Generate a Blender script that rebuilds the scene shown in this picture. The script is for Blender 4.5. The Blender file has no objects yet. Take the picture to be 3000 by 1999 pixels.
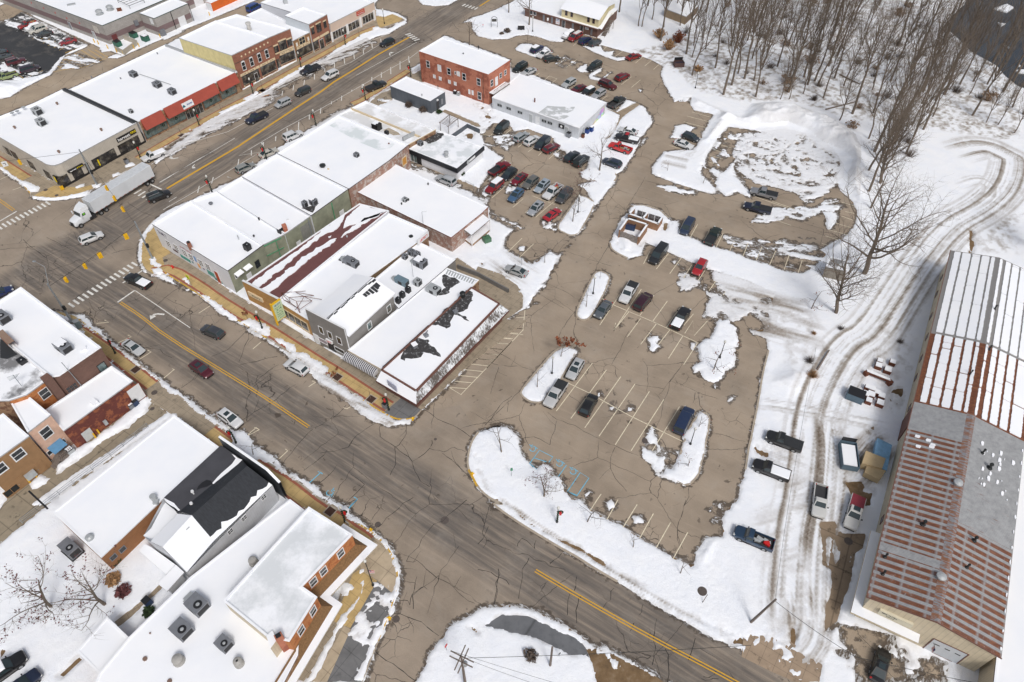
import bpy,bmesh,math,random
import numpy as np
from mathutils import Vector,Matrix
random.seed(7)
sc=bpy.context.scene
COL=sc.collection
R=math.radians
# ---------------------------------------------------------------- camera, sky, sun, exposure
F_PX,PITCH,CAM_H=2110.0,R(47.7),95.0
cd=bpy.data.cameras.new("camera");cam=bpy.data.objects.new("camera",cd);COL.objects.link(cam)
cam.location=(0,0,CAM_H);cam.rotation_euler=(math.pi/2-PITCH,0,0)
cd.sensor_width=36.0;cd.lens=36.0*F_PX/3000.0;cd.clip_start=1.0;cd.clip_end=3000.0
sc.camera=cam
SUN_EL,SUN_AZ=R(50),R(157)
w=bpy.data.worlds.new("World");sc.world=w;w.use_nodes=True
nt=w.node_tree;bg=nt.nodes["Background"]
sky=nt.nodes.new("ShaderNodeTexSky");sky.sky_type='NISHITA';sky.sun_disc=False
sky.sun_elevation=SUN_EL;sky.sun_rotation=SUN_AZ;sky.air_density=1.0;sky.dust_density=4.0;sky.ozone_density=1.0
hs=nt.nodes.new("ShaderNodeHueSaturation");hs.inputs["Saturation"].default_value=0.5
nt.links.new(sky.outputs[0],hs.inputs["Color"]);nt.links.new(hs.outputs[0],bg.inputs[0])
bg.inputs[1].default_value=0.115
sl=bpy.data.lights.new("sun",'SUN');sl.energy=1.5;sl.angle=R(14);sl.color=(1.0,0.965,0.92)
so=bpy.data.objects.new("sun",sl);COL.objects.link(so)
so.rotation_euler=(math.pi/2-SUN_EL,0,math.pi-SUN_AZ)
sc.view_settings.view_transform='Standard';sc.view_settings.look='None'
sc.view_settings.exposure=0.02;sc.view_settings.gamma=1.0
# ---------------------------------------------------------------- survey: points read off plans and turned into metres
_S=2.936;_OX=(0,700,1400,2200);_OY=(0,450,950,1465)
cp,sp=math.cos(PITCH),math.sin(PITCH)
def q(c,x,y):
 if c=='Z':return(x*1.275,y*1.275)
 if c=='n':return(x,y)
 if c=='z':return(420+x/3.734,1280+y/3.734)
 if c=='y':return(700+x/7.84,100+y/7.84)
 if c=='x':return(130+x/7.84,360+y/7.84)
 if c=='w':return(390+x/7.84,220+y/7.84)
 if c=='v':return(700+x/6.533,820+y/6.533)
 if c=='u':return(440+x/7.127,640+y/7.127)
 if c=='s':return(1520+x/7.353,y/7.353)
 i=ord(c)-65
 return(_OX[i%4]+x/_S,_OY[i//4]+y/_S)
def P(s,last=None):
 out=[];c=last
 for tok in s.split():
  if tok.isalpha():c=tok
  else:
   x,y=tok.split(',');out.append(q(c,float(x),float(y)))
 return out
def ray(p):
 a=(p[0]-1500.0)/F_PX;b=(999.5-p[1])/F_PX
 return(a,cp+b*sp,-sp+b*cp)
def G(p,z=0.0):
 d=ray(p);k=(z-CAM_H)/d[2]
 return Vector((d[0]*k,d[1]*k,z))
def GP(s,z=0.0):return[G(p,z)for p in P(s)]
def G1(s,z=0.0):return GP(s,z)[0]
# ---------------------------------------------------------------- mesh builder and tagging
OFF={}
class MB:
 def __init__(s):s.v=[];s.f=[];s.m=[]
 def face(s,pts,m=0):
  i=len(s.v);s.v.extend([tuple(p)for p in pts]);s.f.append(tuple(range(i,i+len(pts))));s.m.append(m)
 def prism(s,poly,z0,z1,m=0,cap=True,mt=None,bottom=False):
  n=len(poly);i=len(s.v)
  A=sum(poly[k][0]*poly[(k+1)%n][1]-poly[(k+1)%n][0]*poly[k][1]for k in range(n))
  if A<0:poly=poly[::-1]
  s.v+=[(p[0],p[1],z0)for p in poly]+[(p[0],p[1],z1)for p in poly]
  for k in range(n):
   s.f.append((i+k,i+(k+1)%n,i+n+(k+1)%n,i+n+k));s.m.append(m)
  if cap:s.f.append(tuple(range(i+n,i+2*n)));s.m.append(m if mt is None else mt)
  if bottom:s.f.append(tuple(range(i+n-1,i-1,-1)));s.m.append(m)
 def box(s,c,d,m=0,rz=0.0,bottom=True):
  cx,cy,cz=c;dx,dy,dz=d[0]/2,d[1]/2,d[2]/2;co,si=math.cos(rz),math.sin(rz);i=len(s.v)
  for z in(-dz,dz):
   for x,y in((-dx,-dy),(dx,-dy),(dx,dy),(-dx,dy)):
    s.v.append((cx+x*co-y*si,cy+x*si+y*co,cz+z))
  fs=[(0,1,5,4),(1,2,6,5),(2,3,7,6),(3,0,4,7),(4,5,6,7)]+([(3,2,1,0)]if bottom else[])
  for f in fs:s.f.append(tuple(i+k for k in f));s.m.append(m)
 def obox(s,o,ux,uy,uz,m=0):
  o,ux,uy,uz=Vector(o),Vector(ux),Vector(uy),Vector(uz);i=len(s.v)
  for z in(0,1):
   for x,y in((0,0),(1,0),(1,1),(0,1)):s.v.append(tuple(o+ux*x+uy*y+uz*z))
  fl=ux.cross(uy).dot(uz)<0
  for f in[(0,1,5,4),(1,2,6,5),(2,3,7,6),(3,0,4,7),(4,5,6,7),(3,2,1,0)]:
   g=tuple(i+k for k in f);s.f.append(g[::-1]if fl else g);s.m.append(m)
 def tube(s,a,b,r0,r1=None,n=6,m=0,cap=True):
  a,b=Vector(a),Vector(b);r1=r0 if r1 is None else r1
  d=(b-a)
  if d.length<1e-6:return
  d.normalize();u=d.orthogonal().normalized();w_=d.cross(u);i=len(s.v)
  for p,r in((a,r0),(b,r1)):
   for k in range(n):
    t_=2*math.pi*k/n;s.v.append(tuple(p+(u*math.cos(t_)+w_*math.sin(t_))*r))
  for k in range(n):s.f.append((i+k,i+(k+1)%n,i+n+(k+1)%n,i+n+k));s.m.append(m)
  if cap:s.f.append(tuple(range(i+n,i+2*n)));s.m.append(m);s.f.append(tuple(range(i+n-1,i-1,-1)));s.m.append(m)
 def lathe(s,c,prof,n=12,m=0):
  i=len(s.v);c=Vector(c)
  for r,z in prof:
   for k in range(n):
    t_=2*math.pi*k/n;s.v.append((c.x+r*math.cos(t_),c.y+r*math.sin(t_),c.z+z))
  for j in range(len(prof)-1):
   for k in range(n):
    s.f.append((i+j*n+k,i+j*n+(k+1)%n,i+(j+1)*n+(k+1)%n,i+(j+1)*n+k));s.m.append(m)
  s.f.append(tuple(range(i+(len(prof)-1)*n,i+len(prof)*n)));s.m.append(m)
 def mesh(s,name,mats,off=None,smooth=False):
  me=bpy.data.meshes.new(name)
  v=s.v if off is None else[(x-off[0],y-off[1],z-off[2])for x,y,z in s.v]
  me.from_pydata(v,[],s.f)
  for m_ in(mats if isinstance(mats,(list,tuple))else[mats]):me.materials.append(m_)
  me.polygons.foreach_set("material_index",s.m)
  if smooth:me.polygons.foreach_set("use_smooth",[True]*len(s.f))
  me.update();return me
 def build(s,name,mats,parent=None,smooth=False,local=False):
  off=None
  if parent is not None and not local:off=OFF.get(parent.name,(0,0,0))
  o=bpy.data.objects.new(name,s.mesh(name,mats,off,smooth));COL.objects.link(o)
  if parent is not None:
   o.parent=parent;OFF[o.name]=OFF.get(parent.name,(0,0,0))
  return o
def tag(o,label=None,cat=None,group=None,kind=None):
 if label:o["label"]=label
 if cat:o["category"]=cat
 if group:o["group"]=group
 if kind:o["kind"]=kind
 return o
def empty(name,loc,label=None,cat=None,group=None,rz=0.0):
 o=bpy.data.objects.new(name,None);COL.objects.link(o);o.location=loc;o.rotation_euler=(0,0,rz)
 o.empty_display_size=0.5;OFF[o.name]=tuple(loc)
 return tag(o,label,cat,group)
def struct(o,label=None):return tag(o,label,None,None,"structure")
def inset(poly,d):
 n=len(poly);A=sum(poly[k][0]*poly[(k+1)%n][1]-poly[(k+1)%n][0]*poly[k][1]for k in range(n))
 sg=1 if A>0 else-1;out=[]
 for k in range(n):
  p0,p1,p2=Vector(poly[k-1][:2]),Vector(poly[k][:2]),Vector(poly[(k+1)%n][:2])
  e0,e1=(p1-p0).normalized(),(p2-p1).normalized()
  n0,n1=Vector((-e0.y,e0.x))*sg,Vector((-e1.y,e1.x))*sg
  b=n0+n1;l=max(1+n0.dot(n1),0.35);v=p1+b*(d/l);out.append(v)
 return out
def resample(pts,step):
 out=[Vector(pts[0])]
 for a,b in zip(pts[:-1],pts[1:]):
  a,b=Vector(a),Vector(b);n=max(1,int((b-a).length/step))
  for k in range(1,n+1):out.append(a.lerp(b,k/n))
 return out
def smoothline(pts,it=2,closed=False):
 pts=[Vector(p)for p in pts]
 for _ in range(it):
  o=[]if closed else[pts[0]]
  rng=range(len(pts))if closed else range(len(pts)-1)
  for k in rng:
   a,b=pts[k],pts[(k+1)%len(pts)];o+=[a.lerp(b,.25),a.lerp(b,.75)]
  if not closed:o.append(pts[-1])
  pts=o
 return pts
def offs(pts,d):
 out=[]
 for k in range(len(pts)):
  a=Vector(pts[max(0,k-1)]);b=Vector(pts[min(len(pts)-1,k+1)]);t_=(b-a);t_.z=0;t_.normalize()
  p=Vector(pts[k]);out.append(Vector((p.x-t_.y*d,p.y+t_.x*d,p.z)))
 return out
def strip(mb,pts,d0,d1,z,m=0):
 a,b=offs(pts,d0),offs(pts,d1)
 for k in range(len(pts)-1):
  mb.face([(a[k].x,a[k].y,z),(a[k+1].x,a[k+1].y,z),(b[k+1].x,b[k+1].y,z),(b[k].x,b[k].y,z)][::(1 if d1>d0 else-1)],m)
def kerbstrip(mb,pts,d0,d1,z0,z1,m=0):
 a,b=offs(pts,d0),offs(pts,d1)
 for k in range(len(pts)-1):
  A0,A1,B0,B1=a[k],a[k+1],b[k],b[k+1]
  mb.face([(A0.x,A0.y,z1),(A1.x,A1.y,z1),(B1.x,B1.y,z1),(B0.x,B0.y,z1)],m)
  mb.face([(A0.x,A0.y,z0),(A1.x,A1.y,z0),(A1.x,A1.y,z1),(A0.x,A0.y,z1)],m)
  mb.face([(B1.x,B1.y,z0),(B0.x,B0.y,z0),(B0.x,B0.y,z1),(B1.x,B1.y,z1)],m)
# ---------------------------------------------------------------- materials
MATS={}
class N:
 def __init__(s,name):
  s.m=bpy.data.materials.new(name);s.m.use_nodes=True;s.t=s.m.node_tree
  s.b=s.t.nodes["Principled BSDF"]
 def n(s,typ,**kw):
  o=s.t.nodes.new(typ)
  for k,v in kw.items():
   if k.startswith('i_'):
    key=k[2:];key=int(key)if key.isdigit()else key.replace('_',' ')
    if isinstance(v,bpy.types.NodeSocket):s.t.links.new(v,o.inputs[key])
    else:o.inputs[key].default_value=v
   else:setattr(o,k,v)
  return o
 def l(s,a,b):s.t.links.new(a,b)
 def geo(s):return s.n("ShaderNodeNewGeometry").outputs["Position"]
 def obj(s):return s.n("ShaderNodeTexCoord").outputs["Object"]
 def mapping(s,vec,scale=(1,1,1),rot=(0,0,0),loc=(0,0,0)):
  if any(rot)and scale!=(1,1,1):vec=s.mapping(vec,(1,1,1),rot);rot=(0,0,0)
  o=s.n("ShaderNodeMapping",i_Vector=vec);o.inputs["Scale"].default_value=scale;o.inputs["Rotation"].default_value=rot;o.inputs["Location"].default_value=loc
  return o.outputs[0]
 def noise(s,vec,scale,detail=4,rough=0.6,dist=0.0):
  return s.n("ShaderNodeTexNoise",i_Vector=vec,i_Scale=scale,i_Detail=detail,i_Roughness=rough,i_Distortion=dist).outputs[0]
 def ramp(s,fac,stops):
  o=s.n("ShaderNodeValToRGB",i_Fac=fac);cr=o.color_ramp
  while len(cr.elements)<len(stops):cr.elements.new(0.5)
  for e,(p,c)in zip(cr.elements,stops):
   e.position=p;e.color=(c[0],c[1],c[2],1)if not isinstance(c,(int,float))else(c,c,c,1)
  return o.outputs[0]
 def mix(s,fac,a,b,mode='MIX'):
  o=s.n("ShaderNodeMix",data_type='RGBA',blend_type=mode)
  for k,v in((0,fac),(6,a),(7,b)):
   if isinstance(v,bpy.types.NodeSocket):s.l(v,o.inputs[k])
   elif k==0:o.inputs[0].default_value=v
   else:o.inputs[k].default_value=(v[0],v[1],v[2],1)
  return o.outputs[2]
 def math(s,op,a,b=0.0,clamp=False):
  o=s.n("ShaderNodeMath",operation=op,use_clamp=clamp)
  for k,v in((0,a),(1,b)):
   if isinstance(v,bpy.types.NodeSocket):s.l(v,o.inputs[k])
   else:o.inputs[k].default_value=v
  return o.outputs[0]
 def attr(s,name):return s.n("ShaderNodeAttribute",attribute_name=name).outputs["Fac"]
 def bump(s,h,strength=0.3,dist=0.05):
  o=s.n("ShaderNodeBump",i_Height=h,i_Strength=strength,i_Distance=dist);s.l(o.outputs[0],s.b.inputs["Normal"])
 def color(s,c):
  if isinstance(c,bpy.types.NodeSocket):s.l(c,s.b.inputs["Base Color"])
  else:s.b.inputs["Base Color"].default_value=(c[0],c[1],c[2],1)
 def set(s,**kw):
  for k,v in kw.items():s.b.inputs[k.replace('_',' ')].default_value=v
  return s
def lin(r,g,b):return tuple(((c/255)/12.92 if c/255<=.04045 else((c/255+.055)/1.055)**2.4)for c in(r,g,b))
def plain(name,c,rough=0.6,metal=0.0,var=0.12,scale=1.5,bump=0.0):
 if name in MATS:return MATS[name]
 k=N(name);p=k.geo();n1=k.noise(p,scale,5,.65)
 lo=tuple(x*(1-var)for x in c);hi=tuple(min(1,x*(1+var))for x in c)
 k.color(k.ramp(n1,[(0.3,lo),(0.7,hi)]));k.set(Roughness=rough,Metallic=metal)
 if bump:k.bump(k.noise(p,scale*12,3),bump,.02)
 MATS[name]=k.m;return k.m
def brick(name,c1,c2,mortar,scale=1.0,patch=None,patchcol=None,rough=.85):
 """running-bond brickwork on upright walls, with weathering and optional patches of other colour"""
 if name in MATS:return MATS[name]
 k=N(name);p=k.geo()
 sx=k.n("ShaderNodeSeparateXYZ",i_0=p)
 h=k.math('ADD',k.math('MULTIPLY',sx.outputs[0],.8),k.math('MULTIPLY',sx.outputs[1],.6))
 cb=k.n("ShaderNodeCombineXYZ",i_0=h,i_1=sx.outputs[2])
 br=k.n("ShaderNodeTexBrick",i_Vector=cb.outputs[0],i_Scale=scale,i_Mortar_Size=.012,i_Brick_Width=.42,i_Row_Height=.15)
 br.inputs["Color1"].default_value=(*c1,1);br.inputs["Color2"].default_value=(*c2,1);br.inputs["Mortar"].default_value=(*mortar,1)
 n1=k.noise(p,.55,6,.7);c=k.mix(k.ramp(n1,[(.35,0.0),(.7,.45)]),br.outputs[0],tuple(x*.55 for x in c1))
 if patch:c=k.mix(k.ramp(k.noise(p,patch,5,.7),[(.5,0),(.56,.85)]),c,patchcol)
 k.color(c);k.set(Roughness=rough);k.bump(br.outputs[1],.25,.02)
 MATS[name]=k.m;return k.m
def siding(name,c,pitch=.2,vertical=False,depth=.25,rough=.6,var=.1):
 if name in MATS:return MATS[name]
 k=N(name);p=k.geo();sx=k.n("ShaderNodeSeparateXYZ",i_0=p)
 s=k.math('ADD',k.math('MULTIPLY',sx.outputs[0],.85),k.math('MULTIPLY',sx.outputs[1],.53))if vertical else sx.outputs[2]
 fr=k.math('FRACT',k.math('DIVIDE',s,pitch))
 e=k.ramp(fr,[(0,.55),(.12,1.0),(.9,.95),(1,.6)])
 n1=k.noise(p,.8,5,.6);base=k.ramp(n1,[(.3,tuple(x*(1-var)for x in c)),(.7,tuple(min(1,x*(1+var))for x in c))])
 k.color(k.mix(depth*2,base,k.mix(1.0,base,e,'MULTIPLY')));k.set(Roughness=rough);k.bump(e,.5,.03)
 MATS[name]=k.m;return k.m
def snow_mat():
 k=N("snow");p=k.geo();d=k.attr("dirt")
 n1=k.noise(p,.35,5,.6);n2=k.noise(p,2.3,6,.7)
 c=k.ramp(n1,[(.3,(.85,.88,.935)),(.7,(.91,.925,.95))])
 dm=k.math('MULTIPLY',d,k.math('ADD',.45,k.math('MULTIPLY',n2,1.1)),True)
 dc=k.ramp(dm,[(0,(.87,.89,.93)),(.25,(.68,.68,.69)),(.55,(.38,.345,.31)),(1.0,(.14,.105,.075))])
 c=k.mix(k.ramp(dm,[(0.02,0),(.14,1)]),c,dc)
 k.color(c);k.set(Roughness=.75,Specular_IOR_Level=.2)
 k.bump(k.math('ADD',k.noise(p,1.1,6,.7),k.math('MULTIPLY',k.noise(p,6,3,.6),.3)),.5,.25)
 return k.m
SNOW=snow_mat()
def roof_snow(name,patch=0.0,pc=(.55,.6,.63),scale=.16,streak=None):
 """smooth snow lying on flat roofs; patch uncovers grey ice"""
 if name in MATS:return MATS[name]
 k=N(name);p=k.geo();n1=k.noise(p,.18,4,.55)
 c=k.ramp(n1,[(.3,(.86,.885,.93)),(.7,(.92,.93,.95))])
 if patch:
  v=p if streak is None else k.mapping(p,(1,.35,1),(0,0,streak))
  m=k.ramp(k.math('ADD',k.noise(v,scale,3,.5),k.math('MULTIPLY',k.noise(p,1.6,5,.7),.25)),[(.72-patch*.25,0),(.84-patch*.2,.8)])
  c=k.mix(m,c,pc)
 k.color(c);k.set(Roughness=.7,Specular_IOR_Level=.2);k.bump(k.noise(p,.5,5,.6),.3,.12)
 MATS[name]=k.m;return k.m
RSNOW=roof_snow("roof snow")
def asphalt(name,c,lanec,ang=0.0,crack=1.0,wetc=(.075,.058,.045)):
 k=N(name);p=k.geo()
 lane,wet=k.attr("lane"),k.attr("wet")
 st=k.mapping(p,(.10,1.6,1),(0,0,-ang))
 ns=k.noise(st,1.0,5,.62);nb=k.noise(p,.11,5,.6);nf=k.noise(p,9,3,.7);nm=k.noise(p,.9,6,.7)
 base=k.ramp(nb,[(.3,tuple(x*.78 for x in c)),(.5,c),(.72,tuple(x*1.2 for x in c))])
 lm=k.math('MULTIPLY',lane,k.ramp(ns,[(.36,1.0),(.66,.38)]))
 base=k.mix(lm,base,lanec)
# traffic film along the driving direction, fine grain
 base=k.mix(k.ramp(ns,[(.52,0),(.72,.30)]),base,tuple(x*1.35 for x in c))
 base=k.mix(k.ramp(k.noise(k.mapping(p,(.2,2.5,1),(0,0,-ang+.35),(7,3,0)),1.2,4,.6),[(.6,0),(.74,.22)]),base,tuple(x*.55 for x in c))
 base=k.mix(.22,base,k.mix(1.0,base,k.ramp(nf,[(.3,.5),(.7,1.45)]),'MULTIPLY'))
# wet melt margins and stray damp spots
 spots=k.ramp(k.noise(p,.75,3,.55,.6),[(.66,0),(.70,.8)])
 wm=k.ramp(k.math('ADD',k.math('MULTIPLY',wet,.5),k.math('MULTIPLY',nm,.8)),[(.70,0),(.78,.85)])
 wm2=k.math('MAXIMUM',wm,k.math('MULTIPLY',spots,k.ramp(k.noise(p,.05,3,.5),[(.42,0),(.6,1)])))
 base=k.mix(wm2,base,wetc)
 sl_=k.ramp(k.math('ADD',k.math('MULTIPLY',wet,.42),k.math('MULTIPLY',k.noise(k.mapping(p,(.7,1.6,1),(0,0,-ang)),1.7,6,.75),.85)),[(.80,0),(.88,.75)])
 base=k.mix(sl_,base,(.62,.63,.64))
 base=k.mix(k.ramp(k.noise(p,.17,6,.7,.4),[(.5,0),(.75,.28)]),base,(.42,.38,.33))
# cracks
 dv=k.n("ShaderNodeVectorMath",operation='ADD',i_0=p,i_1=k.n("ShaderNodeTexNoise",i_Vector=p,i_Scale=.5,i_Detail=5.0).outputs[1])
 for s_,w_,th in((.085,.0040,.47),(.42,.013,.59)):
  v=k.n("ShaderNodeTexVoronoi",feature='DISTANCE_TO_EDGE',i_Vector=dv.outputs[0],i_Scale=s_)
  cm=k.ramp(v.outputs[0],[(0,1),(w_*.55,.8),(w_,0)])
  cm=k.math('MULTIPLY',cm,k.ramp(k.noise(p,.07,3,.5,0.0),[(th-.03,0),(th+.05,crack)]))
  base=k.mix(cm,base,(.035,.03,.028))
 k.color(base);k.set(Roughness=.88,Specular_IOR_Level=.25)
 rr=k.ramp(wm2,[(0,.9),(1,.5)]);k.l(rr,k.b.inputs["Roughness"])
 k.bump(k.noise(p,6,4,.7),.25,.03)
 MATS[name]=k.m;return k.m
def paint(name,c,wear=.4,scale=2.2):
 if name in MATS:return MATS[name]
 k=N(name);p=k.geo();m=k.ramp(k.noise(p,scale,6,.75),[(.40,.75*wear*1.4),(.62,0)])
 k.color(k.mix(m,c,(.16,.14,.12)));k.set(Roughness=.8);MATS[name]=k.m;return k.m
def pavers(name,c,joint=1.5,ang=0.0,stain=.5):
 if name in MATS:return MATS[name]
 k=N(name);p=k.geo();v=k.mapping(p,(1,1,1),(0,0,-ang));sx=k.n("ShaderNodeSeparateXYZ",i_0=v)
 e=None
 for i in(0,1):
  fr=k.math('FRACT',k.math('DIVIDE',sx.outputs[i],joint));r_=k.ramp(fr,[(0,.45),(.03,1),(.97,1),(1,.45)])
  e=r_ if e is None else k.mix(1.0,e,r_,'MULTIPLY')
 n1=k.noise(p,.5,6,.65)
 c0=k.ramp(n1,[(.3,tuple(x*.78 for x in c)),(.55,c),(.75,tuple(x*1.12 for x in c))])
 c0=k.mix(k.math('MULTIPLY',k.ramp(k.noise(p,.8,5,.7),[(.56,0),(.66,1)]),stain),c0,tuple(x*.42 for x in c))
 k.color(k.mix(.8,c0,k.mix(1.0,c0,e,'MULTIPLY')));k.set(Roughness=.9);k.bump(k.noise(p,8,4,.6),.2,.02)
 MATS[name]=k.m;return k.m
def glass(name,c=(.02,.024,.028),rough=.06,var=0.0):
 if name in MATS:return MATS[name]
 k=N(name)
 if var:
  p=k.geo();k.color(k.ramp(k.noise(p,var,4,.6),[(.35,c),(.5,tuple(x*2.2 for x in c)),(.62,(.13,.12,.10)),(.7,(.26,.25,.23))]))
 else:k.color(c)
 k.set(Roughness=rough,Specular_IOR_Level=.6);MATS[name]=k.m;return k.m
def carpaint(c,metal=.25):
 nm="car paint %.2f %.2f %.2f"%c
 if nm in MATS:return MATS[nm]
 k=N(nm);p=k.obj();sx=k.n("ShaderNodeSeparateXYZ",i_0=p)
 grime=k.math('MULTIPLY',k.ramp(sx.outputs[2],[(.25,1),(.85,.1)]),k.ramp(k.noise(p,2.0,5,.7),[(.35,.1),(.7,.75)]))
 k.color(k.mix(grime,c,(.20,.17,.145)));k.set(Metallic=metal,Roughness=.32,Coat_Weight=.7,Coat_Roughness=.08)
 MATS[nm]=k.m;return k.m
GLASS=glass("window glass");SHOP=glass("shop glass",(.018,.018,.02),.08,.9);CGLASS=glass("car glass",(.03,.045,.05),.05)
BLACK=plain("black trim",(.015,.015,.017),.5);STEEL=plain("galvanised steel",(.34,.37,.39),.45,.5)
DARKST=plain("dark pole paint",(.018,.02,.02),.45);WHITE=plain("white paint",(.72,.73,.74),.5,0,.05)
HVACG=plain("hvac grey",(.22,.23,.25),.5,.3);HVACL=plain("hvac light",(.42,.44,.45),.5,.2)
RED=plain("ribbon red",(.55,.015,.015),.5,0,.25,6);GREENERY=plain("garland green",(.018,.04,.016),.9,0,.5,9)
YEL=plain("safety yellow",(.72,.42,.01),.5,0,.12);RUST=plain("rusty steel",(.16,.055,.03),.85,.2,.35,3)
WOOD=plain("weathered wood",(.17,.14,.12),.85,0,.3,3);BARK=plain("bark",(.15,.118,.09),.9,0,.35,4)
CONC=plain("kerb concrete",(.40,.34,.27),.9,0,.18,2)
# ---------------------------------------------------------------- pavement outlines
ROAD="B 1165,30 1175,85 1260,95 1370,125 1410,150 1435,170 1380,200 1210,250 1060,310 830,440 520,610 110,840 0,905 A 2000,940 1720,1095 1450,1250 1220,1385 E 1000,210 850,285 700,355 560,385 400,400 270,380 255,330 170,250 0,140 -400,-90 -1300,900 -1000,1500 -100,1300 480,1360 640,1400 700,1440 I 0,-40 720,0 940,150 1200,350 1380,490 1500,590 1700,740 1900,890 2100,1040 2349,1225 J 200,1130 450,1310 600,1420 760,1555 N 740,-5 905,105 1000,190 1130,270 1250,370 1320,480 1360,600 1365,700 1340,830 1300,960 1200,1215 1150,1330 1060,1568 960,1800 1400,1900 1530,1568 1610,1420 1660,1290 1760,1170 1810,1090 1960,1010 2040,965 2120,930 2349,920 O 130,915 260,905 400,930 520,970 640,1030 760,1090 860,1150 930,1210 1000,1270 1090,1265 1300,1390 1500,1500 1600,1568 2100,1800 2700,1800 P 900,1700 480,1568 200,1450 0,1340 O 2200,1260 2050,1200 1950,1150 1800,1060 1600,950 1400,830 1200,705 1000,590 850,490 700,410 500,290 300,165 180,70 100,20 J 2300,1560 2150,1500 2050,1400 2000,1310 1975,1250 1970,1150 2000,1010 2060,930 1900,700 1570,740 1515,805 1430,825 1340,815 1240,765 1030,630 770,455 640,380 440,250 240,120 0,-30 E 2050,1440 1790,1275 1680,1190 1420,1030 1310,1050 1245,1010 1205,930 1190,790 1240,670 1320,580 1440,500 1640,405 2080,195 F 320,-40 B 850,970 960,925 1110,868 1490,622 1560,570 1590,500 1750,320 1850,260 1920,200 2010,150 2150,110 2349,20 2700,-200 1500,-300"
NLOT="B 1750,300 1880,200 2005,185 2015,260 2060,312 C 80,328 130,340 250,336 330,308 430,300 520,318 610,350 720,362 740,345 830,270 1050,335 1040,400 1060,388 1300,455 1480,510 1600,575 1575,640 1610,730 1650,800 1700,860 1840,835 1830,905 1860,950 2030,985 1990,1050 1930,1160 1900,1270 1850,1290 1600,1310 1500,1440 1500,1500 G 1500,170 1450,300 1310,480 1230,560 1140,770 1000,1000 700,1420 390,1390 545,1120 600,1080 695,885 900,650 1010,450 1190,230 C 1190,1500 1240,1470 1330,1340 1380,1250 1400,1180 1500,1060 1440,930 1350,880 1270,860 1190,960 1110,930 1110,880 720,750 480,650 280,600 270,540 B 2330,515"
WLOT="G 1010,450 950,340 870,270 C 1000,1560 900,1530 880,1480 950,1450 960,1380 880,1330 780,1300 700,1280 630,1170 540,1150 430,1110 310,1130 270,1070 130,1060 60,1120 B 2070,1140 2110,1230 2200,1260 C 40,1240 140,1310 210,1360 170,1400 100,1480 G 90,170 20,270 0,340 F 2060,300 1950,250 1620,110 1480,60 1440,85 1500,140 1700,190 1880,300 2090,410 2150,480 2150,560 G 110,565 300,655 235,720 215,800 270,850 365,895 460,955 530,915 620,845 695,885 900,700"
ELOT="G 1290,540 1330,440 1450,455 1560,490 1640,560 1740,680 1850,735 2000,790 2200,850 H 0,915 160,960 350,1030 450,1030 570,955 640,860 600,830 700,780 840,690 905,590 915,490 860,400 770,320 720,200 770,90 D 745,1350 690,1300 450,1160 250,1190 30,1120 C 2150,1090 2080,1170 2000,1290 1960,1350 1950,1430 2020,1500 G 1930,100 1920,180 1990,250 2040,300 2020,345 1900,320 1700,255 1530,190 1500,170 1400,150 1300,300"
SLOT="G 1130,760 1150,820 1290,905 1400,880 1440,765 1640,850 1980,990 2349,1110 H 180,1250 200,1500 L 0,60 140,130 150,230 100,420 60,680 20,870 0,990 O 2330,-460 2300,-260 2240,-10 2200,30 2170,60 2110,150 2105,330 2050,320 1960,330 1880,450 1860,560 1800,550 1700,500 1560,430 1400,330 1250,230 1100,160 980,90 870,0 K 800,1500 750,1430 730,1380 720,1330 620,1290 640,1240 560,1190 500,1250 440,1190 380,1130 350,1040 340,960 249,885 150,872 J 2250,868 2060,930 1950,1000 1560,760 1620,700 2349,-10 G 260,1410 395,1340 700,1100 900,900"
ALLEY="A -300,1200 -300,960 0,845 170,775 430,645 480,570 560,470 745,390 450,235 180,110 60,190 0,200 -100,100 100,0 300,150 880,420 930,430 1060,480 1400,335 1560,265 1800,170 2349,-60 2600,-60 2400,150 2100,170 1850,190 1540,330 1420,390 600,770 540,770 290,890 0,1000"
DLOT="A -400,500 -200,300 0,200 60,180 180,110 450,240 745,395 560,470 490,560 430,640 170,720 0,710 -300,800"
SALLEY="I 1330,690 1480,790 390,1568 M 190,220 0,380 -200,500 -200,200 0,80 I 60,1500 450,1200 650,1080 860,870 1235,650"
MUD="O 930,1285 1050,1275 1200,1350 1500,1500 1600,1568 1700,1700 1000,1700 1020,1568 990,1430 960,1350"
MILLP="P 600,200 720,190 780,290 900,300 985,290 960,400 890,470 880,520 860,650 820,780 760,960 720,1110 640,1130 640,960 690,800 690,600 620,560 610,350"
APRON="P 740,1060 1240,1170 1260,1280 1430,1300 1700,1400 1690,1568 900,1568 900,1350 760,1200"
SPATH="P 0,1140 200,1190 400,1310 610,1420 590,1568 480,1560 200,1445 -60,1310"
YARDW="B 1150,890 1300,850 1330,870 1240,940"
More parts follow.
